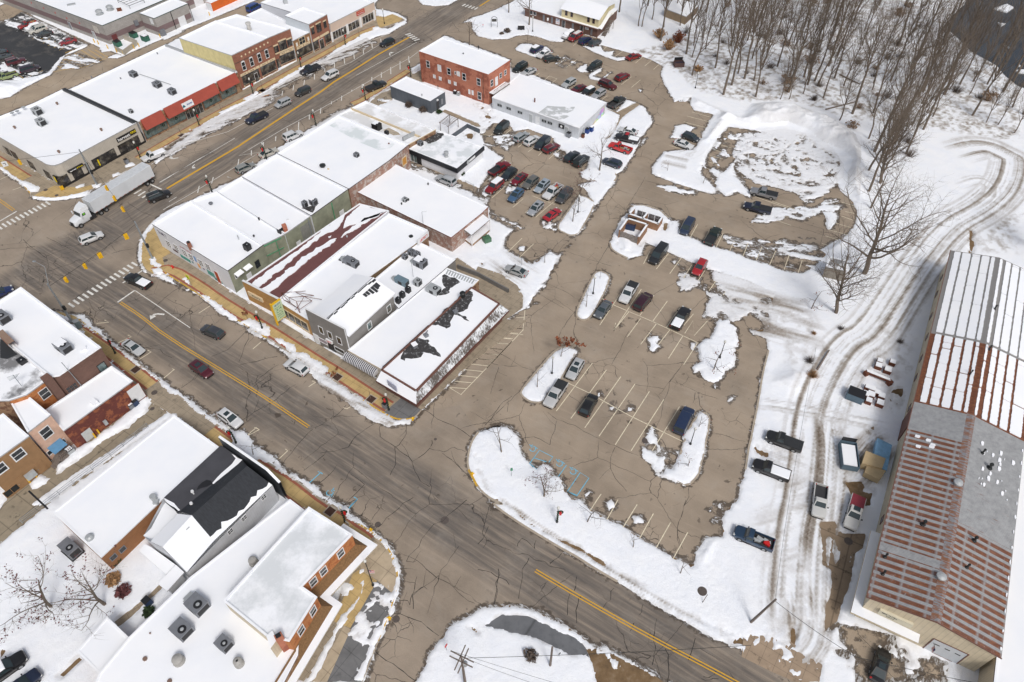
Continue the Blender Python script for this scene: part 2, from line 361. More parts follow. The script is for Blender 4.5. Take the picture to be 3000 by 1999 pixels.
# sidewalks (raised slabs)
WALK_NE="E 1320,575 1240,670 1190,790 1205,930 1245,1010 1310,1050 1420,1030 1680,1190 1790,1275 2050,1440 J 0,-30 240,120 440,250 640,380 770,455 1030,630 1240,765 1340,815 1430,825 1515,805 1570,740 K 0,290 420,-30 G 240,1430 385,1330 390,1230 340,1140 200,1040 0,975 F 2040,1010 1880,900 1700,1000 J 1400,560 1200,480 940,330 640,150 300,-60 E 2020,1210 1500,850 1420,580"
WALK_SW="E 470,1345 640,1400 860,1568 I 700,0 940,150 1180,330 1380,490 1500,590 1700,740 1900,890 2349,1225 J 450,1310 760,1555 N 740,-5 905,105 1000,190 1130,270 1250,370 1320,480 1360,600 1365,700 1340,830 1300,960 1200,1215 1150,1330 1060,1568 480,1568 700,1100 850,900 940,560 900,300 560,70 400,-60 I 2200,1220 1870,1050 1500,790 1240,640 1100,460 860,195 600,-60"
WALK_NW="E -200,20 0,140 170,250 255,330 270,380 400,400 560,385 700,355 850,285 1000,210 1220,80 A 1450,1250 1720,1095 2000,940 2349,770 B 110,840 520,610 830,440 1060,310 1210,250 1380,200 1435,170 1410,150 1370,125 1260,95 1175,85 1150,170 795,365 325,625 35,780 A 1240,1230 E 480,260 0,-30"
WALK_SE="B 1490,622 1560,570 1600,700 1330,860 1150,930 1040,950 960,925 1110,868"
WALKS=[WALK_NE,WALK_SW,WALK_NW,WALK_SE]
PAVES=[ROAD,NLOT,WLOT,ELOT,SLOT,ALLEY,DLOT,SALLEY,MUD]+WALKS
# ---------------------------------------------------------------- snow field on a fine grid
GX0,GX1,GY0,GY1,GS=-178.0,186.0,26.0,252.0,0.27
nx,ny=int((GX1-GX0)/GS)+1,int((GY1-GY0)/GS)+1
XS=GX0+np.arange(nx)*GS;YS=GY0+np.arange(ny)*GS
XX,YY=np.meshgrid(XS,YS)
def vnoise(x,y,seed=0):
 xi,yi=np.floor(x).astype(np.int64),np.floor(y).astype(np.int64);fx,fy=x-xi,y-yi
 fx,fy=fx*fx*(3-2*fx),fy*fy*(3-2*fy)
 def h(a,b):
  n=(a*374761393+b*668265263+seed*974711)&0x7fffffff
  n=((n^(n>>13))*1274126177)&0x7fffffff;n=n^(n>>16);return(n&0xffff)/65535.0
 return(h(xi,yi)*(1-fx)+h(xi+1,yi)*fx)*(1-fy)+(h(xi,yi+1)*(1-fx)+h(xi+1,yi+1)*fx)*fy
def fbm(x,y,sc_,oct_=4,seed=0,gain=.55):
 a,s_,t_,f=1.0,0.0,0.0,sc_
 for o in range(oct_):
  s_=s_+a*(vnoise(x*f+o*17.3,y*f+o*9.1,seed+o)*2-1);t_+=a;a*=gain;f*=2.03
 return s_/t_
def fbm_dir(x,y,ang,along,across,oct_=4,seed=0):
 co,si=math.cos(ang),math.sin(ang);u,v=x*co+y*si,-x*si+y*co
 return fbm(u*along,v*across,1.0,oct_,seed)
def sdf(poly,pad=4.0):
 """signed distance (positive inside) on the part of the grid near the outline"""
 pts=np.array([(p[0],p[1])for p in poly]);x0,y0=pts.min(0)-pad;x1,y1=pts.max(0)+pad
 i0,i1=max(0,int((x0-GX0)/GS)),min(nx,int((x1-GX0)/GS)+2);j0,j1=max(0,int((y0-GY0)/GS)),min(ny,int((y1-GY0)/GS)+2)
 if i1<=i0 or j1<=j0:return None,None
 sl_=(slice(j0,j1),slice(i0,i1));x,y=XX[sl_],YY[sl_]
 d2=np.full(x.shape,1e9);ins=np.zeros(x.shape,bool)
 for(ax,ay),(bx,by)in zip(pts,np.roll(pts,-1,0)):
  ex,ey=bx-ax,by-ay;t_=np.clip(((x-ax)*ex+(y-ay)*ey)/(ex*ex+ey*ey+1e-9),0,1)
  d2=np.minimum(d2,(x-ax-t_*ex)**2+(y-ay-t_*ey)**2)
  if ay!=by:ins^=((ay>y)!=(by>y))&(x<(bx-ax)*(y-ay)/(by-ay)+ax)
 d=np.sqrt(d2);return np.where(ins,d,-d),sl_
U=np.full(XX.shape,-50.0);ZB=np.zeros(XX.shape)
for s_ in PAVES:
 d,sl_=sdf(GP(s_))
 if d is None:continue
 U[sl_]=np.maximum(U[sl_],d)
 if s_ in WALKS:ZB[sl_]=np.where(d>0.0,.13,ZB[sl_])
EN=fbm(XX,YY,.75,5,3,.62);EN2=fbm(XX,YY,.22,4,11)
D=-U;D=np.where(D>40,3.0,D)
EN3=fbm(XX,YY,2.4,3,41,.6)
D=D+(EN*.6+EN3*.3)*np.clip(1.5-np.abs(D)*.5,0,1)
DEP=np.full(XX.shape,.16);DIRT=np.zeros(XX.shape);MOUND=np.zeros(XX.shape);RUT=np.zeros(XX.shape)
def snow(s,rough=.35,depth=None,dirt=0.0):
 d,sl_=sdf(GP(s))
 if d is None:return
 d=d+EN[sl_]*rough*1.35+EN3[sl_]*.28;D[sl_]=np.maximum(D[sl_],d)
 if depth:DEP[sl_]=np.where(d>-.5,np.maximum(DEP[sl_],depth),DEP[sl_])
 if dirt:DIRT[sl_]=np.where(d>-.5,np.maximum(DIRT[sl_],dirt),DIRT[sl_])
def patchy(s,bias=0.0,amp=1.6,sc_=.35,ang=None,seed=5,dirt=0.0):
 d,sl_=sdf(GP(s))
 if d is None:return
 x,y=XX[sl_],YY[sl_]
 n_=fbm(x,y,sc_,5,seed,.6)if ang is None else(polar(x,y,ang,sc_,seed)if isinstance(ang,Vector)else fbm_dir(x,y,ang,sc_*.3,sc_*1.5,5,seed))
 D[sl_]=np.maximum(D[sl_],np.minimum(d+EN[sl_]*1.2+EN3[sl_]*.4,bias+amp*n_+EN3[sl_]*.3))
 if dirt:DIRT[sl_]=np.where(d>0,np.maximum(DIRT[sl_],dirt),DIRT[sl_])
def polar(x,y,c,sc_,seed):
 r_=np.hypot(x-c.x,y-c.y);th=np.arctan2(y-c.y,x-c.x);return fbm(th*14*sc_,r_*sc_*1.7,1.0,5,seed,.6)
def track(spec,wid,v=.5,across=1.3,seed=51,mode='dirt',bias=0.0):
 """wheel ruts following a curved line"""
 pts=smoothline(GP(spec),2);a_=np.array([(p_.x,p_.y)for p_ in pts]);x0,y0=a_.min(0)-wid;x1,y1=a_.max(0)+wid
 sl_=(slice(max(0,int((y0-GY0)/GS)),min(ny,int((y1-GY0)/GS)+2)),slice(max(0,int((x0-GX0)/GS)),min(nx,int((x1-GX0)/GS)+2)));x,y=XX[sl_],YY[sl_]
 bd,sg_,al,acc=np.full(x.shape,1e9),np.zeros(x.shape),np.zeros(x.shape),0.0
 for(ax,ay),(bx,by)in zip(a_[:-1],a_[1:]):
  ex,ey=bx-ax,by-ay;L_=math.hypot(ex,ey)+1e-9;t_=np.clip(((x-ax)*ex+(y-ay)*ey)/(L_*L_),0,1);dx,dy=x-ax-t_*ex,y-ay-t_*ey;d_=np.hypot(dx,dy);m=d_<bd
  bd=np.where(m,d_,bd);sg_=np.where(m,np.sign(ex*dy-ey*dx)*d_,sg_);al=np.where(m,acc+t_*L_,al);acc+=L_
 n_=fbm(al*.010,sg_*across,1.0,4,seed,.7)+.25*EN[sl_];e_=np.clip((wid-bd)/(wid*.4),0,1)*np.clip(al/6,0,1)*np.clip((acc-al)/6,0,1)
 if mode=='dirt':
  DIRT[sl_]=np.maximum(DIRT[sl_],e_*np.clip(v*(.3+n_*1.7),0,1));RUT[sl_]+=e_*n_*.10
 elif mode=='bare':D[sl_]=np.minimum(D[sl_],-np.minimum(wid-bd,bias+v*n_))
 else:D[sl_]=np.maximum(D[sl_],np.minimum(wid-bd,bias+v*n_))
def bare(s,bias=9.0,amp=0.0,sc_=.5,ang=None,seed=8,rough=.3):
 d,sl_=sdf(GP(s))
 if d is None:return
 x,y=XX[sl_],YY[sl_]
 n_=fbm(x,y,sc_,5,seed,.6)if ang is None else fbm_dir(x,y,ang,sc_*.28,sc_*1.6,5,seed)
 D[sl_]=np.minimum(D[sl_],-np.minimum(d+EN[sl_]*rough,bias+amp*n_))
def dirty(s,v,sc_=.5,ang=None,seed=21,soft=3.0,along=.05):
 d,sl_=sdf(GP(s))
 if d is None:return
 x,y=XX[sl_],YY[sl_]
 n_=fbm(x,y,sc_,4,seed)if ang is None else fbm_dir(x,y,ang,along,sc_,4,seed)
 DIRT[sl_]=np.maximum(DIRT[sl_],np.clip(d/soft,0,1)*np.clip(v*(.35+n_*1.5),0,1))
def mound(s,h,soft=3.0,rough=.5,seed=31):
 d,sl_=sdf(GP(s))
 if d is None:return
 x,y=XX[sl_],YY[sl_];k=np.clip(d/soft,0,1);k=k*k*(3-2*k)
 MOUND[sl_]=np.maximum(MOUND[sl_],k*h*(1+rough*fbm(x,y,.3,5,seed,.6)))
 D[sl_]=np.maximum(D[sl_],d+EN[sl_]*.5)
# street banks
snow("E 1640,405 1440,490 1320,580 1240,670 1185,800 1195,950 1240,1020 1400,1080 1520,1145 1480,1080 1400,1035 1310,1055 1240,995 1220,900 1225,790 1265,690 1330,630 1420,560",.3,.3)
snow("E 1280,905 1335,890 1345,930 1390,965 1385,985 1330,975 1300,950",.3);snow("E 1570,1080 1600,1060 1650,1140 1610,1130",.4);snow("E 1310,1000 1380,990 1440,1040 1420,1060 1330,1040",.4)
snow("E 1560,1160 1700,1190 1840,1270 1900,1310 2050,1420 2070,1445 1990,1440 1880,1360 1800,1290 1690,1215",.4,.25);snow("E 1700,1190 1830,1240 1820,1265 1740,1240",.5)
snow("E 2060,1450 2150,1420 2240,1460 2320,1500 2330,1568 J 265,60 262,108 225,105 60,20 -40,-25",.35,.3)
snow("J 310,130 380,130 480,190 500,240 560,240 700,340 760,390 765,430 720,440 600,360 520,300 420,230 330,160",.55,.22);patchy("J 380,230 480,230 760,420 720,470 560,360",.1,1.2,.6)
snow("J 60,40 240,125 440,255 640,385 770,458 1030,638 1240,770 1340,822 1480,815 1485,858 1280,885 1190,855 1120,825 1000,730 950,680 850,620 720,540 640,455 600,420 480,330 380,245 240,150 100,75",.3,.28,.12)
dirty("J 640,440 760,470 1030,650 1240,790 1340,835 1470,840 1280,890 1120,840 950,690 740,620 640,480",.75,1.4,R(-30),23,.6,.2)
snow("E 640,1395 720,1390 800,1480 850,1540 890,1568 800,1550 720,1460",.5);snow("I 760,20 860,40 900,110 960,150 1180,325 1390,480 1520,570 1700,710 1900,860 2000,900 2080,950 2100,1000 2340,1150 2349,1230 2200,1130 2090,1050 1900,900 1700,760 1560,645 1500,605 1420,560 1380,505 1200,370 1000,210 880,120",.35,.22)
snow("I 1870,730 1900,860 2000,905 1940,870 1860,760",.3);snow("I 2010,930 2100,920 2180,1000 2200,1090 2150,1170 2080,1120 2000,1040",.35,.25)
snow("J -20,910 60,960 140,1050 230,1090 270,1130 340,1165 370,1240 430,1285 520,1310 620,1370 680,1410 720,1470 850,1545 910,1568 800,1568 620,1440 500,1340 300,1190 200,1130 140,1185 60,1175 0,1080",.4,.25)
snow("N 740,-15 880,40 935,70 960,130 1010,150 1130,250 1260,345 1330,440 1385,600 1375,800 1335,920 1300,970 1318,830 1352,700 1345,600 1308,490 1240,385 1130,285 1000,200 930,170 900,120",.2,.22)
snow("N 1090,660 1060,780 1000,900 880,1010 840,1060 820,1130 700,1350 570,1568 640,1568 760,1330 860,1120 900,1080 960,960 1040,860 1065,790 1050,720",.3,.2);snow("N 1040,590 1080,600 1060,650 1030,640",.3)
patchy("N 1180,690 1330,860 1300,960 1200,1215 1060,1568 960,1568 1080,1300 960,1150 1080,900",.12,1.3,.45)
snow("N 1300,965 1320,900 1340,950 1280,1070 1200,1220 1120,1420 1080,1568 970,1568 1050,1420 1090,1330 1120,1200 1200,1060",.5,.2)
snow("N 870,720 960,720 990,760 930,830 880,800",.2)
# left and right of the main street
snow("E 0,105 170,230 270,260 350,300 330,330 260,340 170,258 0,145",.3,.3);snow("E 280,365 400,385 560,372 700,340 780,330 740,370 560,398 400,408 280,392",.25,.25);snow("E 780,270 870,260 870,295 800,300",.4);snow("E 640,290 720,265 720,285 660,310",.3)
snow("A 1330,1385 1480,1275 1560,1220 1680,1110 1830,1020 2000,920 2349,755 2349,800 2000,960 1760,1120 1600,1230 1450,1330 1340,1420",.5,.25);patchy("A 1330,1400 1600,1150 2349,770 2349,880 1800,1150 1400,1370",.1,1.5,.8,R(29),6,.25)
snow("A 1070,1435 1130,1400 1180,1420 1080,1455",.4);snow("E 960,190 1020,160 1030,190 970,215",.4);snow("A 2100,850 2230,790 2240,810 2120,870",.4);snow("A 1880,970 1940,950 1950,980 1900,990",.3)
snow("B -10,905 200,800 420,650 520,600 700,525 830,435 1060,300 1200,245 1280,250 1390,195 1440,175 1425,145 1440,200 1380,235 1290,290 1180,320 900,450 700,560 520,655 300,770 0,945",.4,.25);patchy("B 0,940 420,690 830,460 1100,330 1180,370 700,610 200,900 0,990",.05,1.5,.7,R(29),9,.3)
snow("B 40,860 150,790 180,810 80,880",.4);snow("B 510,590 600,560 620,600 520,620",.4);snow("B 1145,240 1200,235 1240,260 1150,280",.4)
snow("B 1175,80 1260,90 1370,120 1420,150 1440,180 1400,160 1320,125 1250,150 1180,140",.2);snow("B 1520,-20 1880,0 1800,45 1690,55 1580,42",.2)
patchy("B 600,1100 960,900 1110,840 1500,610 1560,560 1560,600 1300,780 1110,880 960,960 700,1100",0.0,1.3,.7,R(29),12,.25)
snow("B 1480,590 1570,540 1575,600 1490,650",.3);snow("B 1110,840 1200,800 1320,700 1330,720 1200,820 1130,880",.5);patchy("B 1200,860 1340,860 1500,1000 1640,980 1800,900 2060,900 2200,1000 2100,1150 1800,1200",.6,1.3,.4)
# alley north-west
snow("A 0,700 150,690 350,650 420,630 440,590 520,500 600,450 750,385 745,405 560,480 490,575 430,650 330,690 200,730 195,760 90,835 0,850 -200,850 -200,700",.3,.35);snow("A 920,500 1000,465 1070,480 1010,505",.3);patchy("A 560,490 650,470 880,530 700,590 540,590",.0,1.2,.6,R(-20));snow("A 1000,440 1380,300 1400,330 1060,460",.3);snow("A 850,410 930,405 960,440 880,450",.4)
patchy("A 20,180 190,140 450,240 740,390 560,440 300,330 100,240",.1,1.3,.8,R(-30),14);patchy("A 0,480 260,520 360,620 170,700 0,690",-.1,1.4,.7,R(-30),15);snow("A 1400,330 1560,262 1570,275 1420,345",.3);snow("A 1500,60 2349,-190 2349,-150 1830,140 1800,140",.2)
# south-west alley banks
snow("I 1250,630 1310,650 1250,770 1100,890 900,1000 700,1150 500,1285 488,1230 640,1080 830,980 1100,760",.3,.5);snow("I 260,1370 340,1290 420,1330 400,1380 270,1430",.4,.4);snow("I 240,1568 500,1380 1280,870 1440,760 1500,780 1300,920 700,1330 390,1568",.3)
patchy("M 0,380 200,240 330,420 300,470 100,420 0,500",.5,1.2,.4)
# south triangle island and brown verge
bare("O 60,1080 210,995 300,1000 430,1005 520,1050 600,1080 660,1110 740,1150 820,1170 880,1220 930,1280 955,1350 850,1330 770,1320 650,1260 560,1200 430,1160 300,1140 180,1110 100,1100",rough=.5);bare("N 1970,1100 2020,1080 2060,1130 2040,1150",rough=.3)
bare("O 200,0 260,30 420,170 560,250 700,330 900,420 1120,540 1220,610 1190,640 1050,560 880,440 700,360 600,290 480,240 350,140",.0,1.2,.55,R(-28),17);bare("O 1250,650 1800,960 2100,1100 2050,1110 1500,850",-.45,1.2,.6,R(-28),18);bare("O 2080,1080 2200,1140 2300,1200 2349,1260 2200,1240 2100,1150",.0,1.0,.4);bare("J 2030,1120 2080,1150 2060,1180 2030,1160",rough=.5);bare("J 2060,1250 2150,1380 2349,1500 2349,1530 2130,1400",-.2,1.2,.6,R(-40))
patchy("O 950,1270 1100,1280 1180,1360 1200,1440 1150,1420 1080,1340 990,1310",.2,1.2,.6);patchy("P 0,1190 400,1350 600,1440 590,1568 200,1500",-.45,1.2,.5)
# lots
snow("G 870,360 950,385 1015,430 870,690 800,712 690,660 690,620 760,520",.12,.25);snow("C 1010,1280 1010,1420 900,1470 885,1500 940,1530 G 930,200 1020,240 1110,250 1190,225 1190,185 1130,140 1040,120 950,130",.15,.25);snow("C 1000,1350 1080,1330 1100,1400 1080,1470 1000,1460",.3)
snow("G 1010,1025 1060,1018 1110,1040 1135,1075 1100,1180 1050,1270 1020,1330 950,1420 880,1425 850,1390 870,1320 980,1080",.12,.25)
snow("K 770,190 840,220 850,240 800,330 740,430 690,510 600,600 570,660 520,675 440,665 375,610 375,570 520,400 660,240",.12,.25)
snow("G 2060,1440 2150,1420 2220,1500 2225,1560 K 2250,200 2210,200 2215,290 2190,380 2130,390 2110,470 2050,505 1980,500 1920,450 1910,400 1860,420 1840,365 1920,330 1910,260 1900,170 1955,125 2000,130 2050,10",.35,.3)
snow("K 1930,755 1980,790 1990,850 1970,950 1950,1100 1910,1250 1890,1310 1830,1370 1780,1390 1650,1340 1540,1290 1600,1290 1620,1240 1680,1250 1700,1180 1760,1040 1770,960 1850,830 1900,770",.3,.3)
snow("K 1490,870 1520,910 1510,950 1540,980 1540,1030 1480,1040 1450,980 1450,940 1480,930",.35);snow("K 1400,1080 1430,1065 1480,1100 1530,1120 1550,1170 1600,1100 1630,1090 1610,1180 1600,1240 1560,1270 1510,1240 1500,1200 1440,1180 1395,1130",.5);snow("K 1540,1030 1570,1040 1570,1080 1550,1100",.3);snow("K 1470,120 1555,95 1560,130 1540,160 1560,200 1520,240 1470,230 1480,180",.4);snow("K 1840,170 1865,170 1850,230 1835,220",.3);snow("K 2040,520 2060,530 2050,560 2030,545",.3);snow("K 2155,650 2200,625 2200,645 2160,665",.3)
for s_ in("K 1285,715 1320,715 1315,745 1290,745","K 1140,720 1170,715 1165,745 1145,745","K 1030,590 1060,580 1060,630 1030,630","K 440,675 460,675 455,690","K 1700,1095 1725,1095 1720,1115","K 1180,745 1210,755 1200,775","O 1100,20 1150,5 1180,60 1130,90","O 1330,140 1400,150 1430,190 1420,215 1350,200","O 2030,150 2070,145 2060,175","O 1990,180 2020,180 2010,205","O 2050,40 2085,35 2080,65","O 1985,90 2010,90 2005,110","K 920,1470 970,1430 960,1460 925,1485","K 800,1500 880,1510 900,1550 840,1545","G 1670,930 1700,925 1690,950","G 1720,1150 1780,1140 1760,1165","G 350,800 400,800 390,840 360,835","G 950,555 940,570 950,575","C 1380,770 1410,775 1400,795","G 640,955 660,965 620,1020","G 570,1040 590,1030 575,1060"):snow(s_,.3,.12)
patchy("G 1700,930 1900,1090 2000,1200 2349,1110 H 300,1250 200,1500 L 20,80 100,40 60,-60 0,-80 G 2200,1450 1950,1400 2010,1250 1880,1140 1740,1180",.25,1.7,.28,None,7,.15)
patchy("G 1980,990 2349,1105 H 300,1240 250,1400 G 2349,1330 2100,1180",1.0,1.0,.4,None,8,.12)
patchy("K 1130,420 1300,480 1280,900 1000,640 1080,540",-.95,1.5,.6);patchy("G 1240,1430 1560,1460 1600,1568 1240,1568",-.85,1.5,.6)
snow("C 1700,1090 1780,1070 1870,1100 1830,1130 1740,1190 1640,1190 1690,1140",.4);snow("C 1600,1310 1700,1295 1850,1290 1920,1190 2000,1220 1960,1350 1850,1500 1900,1568 G 1960,220 2040,300 2040,340 1990,340 1800,262 1530,190 1500,160 C 1500,1490 1540,1400",.3,.25);dirty("C 1600,1330 1850,1300 1800,1480 1560,1420",.35,1.2,R(-22),24,.8)
snow("C 2349,1270 2200,1400 2080,1500 2040,1568 G 2000,180 2050,290 2130,370 2230,330 2349,385 2349,340 2200,190 2200,100 2240,0 2349,-90",.35,.25);snow("G 1990,150 2020,120 2090,160 2070,210",.3)
RC=G1("Z 1805,345")
patchy("D -60,1150 300,1110 480,1150 720,1300 800,1420 H 800,200 700,300 600,380 470,430 400,350 240,300 50,260 -80,180 D -120,1450 -150,1300",.42,2.1,.42,RC,7,.1);patchy("D -300,1150 -60,1150 -60,1500 H -60,250 -200,200 -330,60",-.25,1.9,.45,RC,5)
snow("H 610,500 640,495 730,515 740,560 700,640 660,655 640,600 650,560",.25);patchy("H 300,520 420,440 520,480 640,400 720,380 790,470 720,510 600,500 430,570 340,560",.35,1.9,.5,RC,9);patchy("H 0,590 180,450 330,470 400,500 200,590",.2,1.8,.5,R(-12),4);patchy("H -200,770 180,850 400,840 660,870 640,990 400,960 390,1020 280,970 0,900",.05,1.9,.45,R(-14),6);patchy("H -100,740 200,760 420,740 560,750 560,820 300,840 0,800",-.1,1.8,.5,R(-12),3);patchy("G 2090,690 2349,750 2349,810 2150,770",.1,1.2,.5,R(-18));patchy("G 1540,280 1640,280 1850,320 1850,355 1700,340",.2,1.5,.6,R(-12));patchy("G 1640,555 1740,600 1720,690 1660,670",.5,1.0)
snow("C 320,420 370,380 460,380 480,400 450,430 590,400 620,430 640,455 510,500 430,470 330,435",.25,.22);snow("C 850,600 880,570 940,550 940,600 955,622 880,620",.35);snow("C 950,650 1000,610 1070,585 1055,615 985,655 1060,678 1145,620 1115,652 1040,695 970,680",.2);snow("C 905,400 1000,395 1060,400 1090,450 1170,440 1150,480 1200,500 1270,490 1265,515 1200,525 1100,490 1000,450",.3);snow("C 1270,870 1350,890 1372,905 1330,910 1290,960 1240,970 1200,965 1230,920",.4)
snow("C 1490,1010 1500,1060 1450,1120 1380,1115 1250,1070 1280,1040 1380,1080 1440,1060 1460,1000 1410,940 1430,930",.3);patchy("C 1240,1030 1400,920 1480,1000 1450,1080 1300,1070",.1,1.2,.6);patchy("C 1280,1320 1390,1170 1440,1180 1240,1480 1200,1470",.1,1.4,.6,R(60));patchy("C 1100,1150 1380,1190 1330,1350 1100,1330",-.5,1.4,.6);patchy("C 1580,640 1640,690 1750,650 1830,790 1800,870 1690,880",.25,1.6,.4);patchy("C 90,1180 300,1140 330,1250 240,1290",-.2,1.3,.6);patchy("C 680,1280 800,1300 740,1400 660,1330",-.1,1.3,.6);patchy("C 740,480 880,540 860,600 660,560",-.4,1.5,.6);patchy("G -20,330 60,280 120,220 200,300 60,370",.1,1.4,.6,R(50));patchy("G 210,280 300,270 330,320 240,340",.1,1.4,.7);patchy("F 1480,90 1600,130 1760,220 1900,270 1880,310 1560,200",.25,1.4,.5,R(-22));patchy("F 1860,280 2100,390 2130,430 1980,390",.2,1.3,.6,R(-22));patchy("G 120,510 380,640 400,660 220,580",.1,1.0,.7,R(-28))
patchy("G 380,1070 540,1100 560,1140 430,1290 360,1200",.3,1.3,.5);patchy("G 560,560 700,620 660,680 560,620",.1,1.3,.8);patchy("G 410,1310 500,1290 440,1330",.2,1.0)
# open ground: tyre tracks, twigs, plough piles
bare(MILLP,.35,1.5,.5,R(75),8);bare(APRON,.25,1.6,.4,None,9);bare(SPATH,.3,1.5,.5,None,10)
track("D 1700,1330 2000,1250 2200,1350 H 2260,60 2200,300 2000,480 1720,620 1480,900 1250,1250 1050,1568 L 850,200 660,520 560,800 520,1200 480,1568 P 440,200 400,600 380,1000 420,1250",5.5,.62,1.2,51);track("H 1750,300 1950,220 2080,280 2050,400 1850,500",2.5,.45,1.5,52)
track("L 640,700 700,1000 690,1300 660,1568 P 600,300 580,700",3.2,.95,1.3,53);track("L -60,640 300,680 700,760 1250,870",3.0,.6,1.2,54);track("L 60,1000 350,1120 560,1180",4.0,.75,1.1,55);track("L 150,1450 420,1440 600,1300",5.0,.6,1.0,56);track("P 0,330 200,300 420,200",6.0,.55,1.0,57);track("P 0,620 250,640 420,760",5.0,.55,1.0,58);track("P 60,900 300,950 440,1100",4.5,.7,1.1,59);track("L 720,1400 880,1300 1060,1050 1250,960",3.5,.75,1.2,60);track("P 500,900 520,1050 480,1250 300,1350",4.0,1.0,1.2,61);track("K 2349,820 L 40,850 40,990",1.2,.5);dirty("P 440,400 700,600 640,950 500,1150 150,1200 250,800 480,700",.95,1.5,R(80),27,2.0,.08)
track("G 100,860 300,1000 500,1120",5.0,.6,1.0,62);track("C 1620,1340 1800,1310 1880,1200",4,.5,1.0,63);track("O 0,-60 400,230 800,480 1200,740 1600,980 2000,1190",2.2,.5,1.6,64);dirty("G 1900,1000 2349,1100 H 500,1250 700,1568 L 500,300 100,200 G 2300,1568",.5,.9,R(-20),35,3,.15)
dirty("C 1300,430 1700,350 2349,0 D 1900,0 2349,700 2349,1250 1700,1150 900,1050 300,880 C 2300,900 1900,800 1700,650",.55,1.1,None,30,2.0);dirty("H 1900,650 2349,350 2349,900 1900,880",.45,1.0);dirty("H 0,1150 600,1350 700,1568 L 900,0 700,500 200,400 200,100 H 0,1500",.28,.8);dirty("L 1000,0 1500,0 1300,800 1000,500",.35,.9);bare("L 1200,560 1330,540 1260,780 1180,740",-.1,1.2,.45);bare("L 1340,330 1370,370 1350,430",-.1,1.0);bare("L 980,880 1060,870 1110,990 1040,1000",.0,1.2,.45);bare("L 810,1360 1060,1330 1040,1568 900,1568",.15,1.4,.35);bare("L 0,1040 170,1080 160,1150 80,1150",.0,1.2,.5);bare("L 200,1100 260,1090 240,1160",.0,1.0);bare("L 820,670 900,700 890,740",-.1,1.2,.6);bare("P 730,1290 860,1300 840,1370 740,1340",.2,1.0);bare("P 1430,1360 1690,1390 1690,1500 1500,1480",.2,1.3,.4);bare("P 830,1430 1050,1470 1040,1530",-.1,1.2);bare("P 130,1140 300,1080 500,1060 480,1240 300,1290",-.35,1.4,.5,R(70));bare("H 60,1240 200,1230 190,1310 80,1300",.2,1.2,.4);bare("H 0,1310 170,1330 120,1568 0,1500",-.1,1.4,.4);bare("H 1880,650 1960,700 1900,880 1870,860",-.3,1.2,.8,R(70))
bare("A 1000,470 1060,480 1010,500",-1,.1);bare("B 2030,1140 2100,1060 2060,980 2200,1000 2120,1130",-.15,1.2,.5);bare("B 1930,1140 2030,1150 2010,1200 1940,1190",.2,1.0);bare("B 1770,940 2060,1070 2080,1090 2040,1090 1750,960",.3,.6);bare("B 2020,860 2140,920 2100,960 2030,910",-.1,1.0);bare("C 60,980 130,930 110,1020",-.1,1.0,.6);bare("G 1220,700 1290,720 1330,850 1240,830 1190,780",.25,1.1,.5);bare("G 1600,600 1640,590 1620,670 1590,660",.3,.5);bare("G 1400,740 1640,850 1630,860 1380,790",-.1,1.0);bare("F 2240,860 2349,680 2349,780",-.2,1.2);bare("F 2070,930 2110,940 2090,980",.1,1.0);bare("C 1110,940 1220,990 1170,1130 1090,1200 1140,1180 1240,1010 1390,900 1360,890 1200,960",rough=.2);bare("M 980,1055 1100,960 1270,830 1380,720 1400,760 1300,840 1150,990 1020,1095",.3,.8,.5);bare("M 500,1510 680,1345 715,1370 545,1530",rough=.1);bare("M 0,1240 60,1300 0,1360",rough=.3)
mound("D -100,1000 0,890 200,870 330,890 450,920 600,980 700,1020 860,1090 950,1180 1000,1300 1000,1450 H 1000,420 930,440 860,390 790,310 760,230 790,90 D 800,1390 740,1330 560,1250 450,1150 300,1090 200,1110 100,1110 0,1120 C 2200,1080 2050,1080 2000,1200 1930,1290 1950,1150 2030,990 1900,930 1830,900 1840,830",1.9,4.5,.55)
mound("C 1900,1230 2040,1000 2200,1060 2100,1130 2000,1250",1.2,3,.6);mound("A -200,720 0,700 190,730 190,765 90,830 0,850 -200,900",1.1,3,.4);mound("L 80,500 300,250 560,420 540,640 300,680",1.0,5,.4);mound("G 1190,700 1340,690 1330,860 1240,850",.25,1,.6);mound("H 600,830 760,730 900,760 700,900",.8,2.5,.5);mound("O 1880,450 1960,330 2105,320 2000,560 1880,600",.5,2,.6)
DIRT=np.clip(DIRT+np.where((MOUND>.5)&(XX>20)&(YY>60),.13*(1+EN2*1.5),0),0,1)
# dirty plough edges along roads
DIRT=np.clip(DIRT+np.clip(1-np.abs(D)/.55,0,1)*np.clip(.16+EN*.45,0,.5),0,1)
prof=np.where(D>0,DEP*(1-np.exp(-D/.28))+.012,D*.5)
HH=ZB+prof+np.clip(D,0,1)*(RUT+EN3*.03)+np.clip(D,0,1)*(EN2*.05+EN*.025)+MOUND*np.clip(D,0,1)
# river bed: the land drops to the water beyond the wood
riv,rsl=sdf(GP("D 2349,720 2250,640 2190,560 2080,500 1950,430 1850,330 1760,250 1800,150 1900,50 1950,-80 2349,-80 2900,-80 2900,900"),12)
if riv is not None:HH[rsl]=HH[rsl]-np.clip((riv+3)/4,0,1)*1.6
# open holes under the buildings are not needed: walls stand through the sheet
Hn=HH-ZB
keepv=Hn>-.09
kq=keepv[:-1,:-1]|keepv[1:,:-1]|keepv[:-1,1:]|keepv[1:,1:]
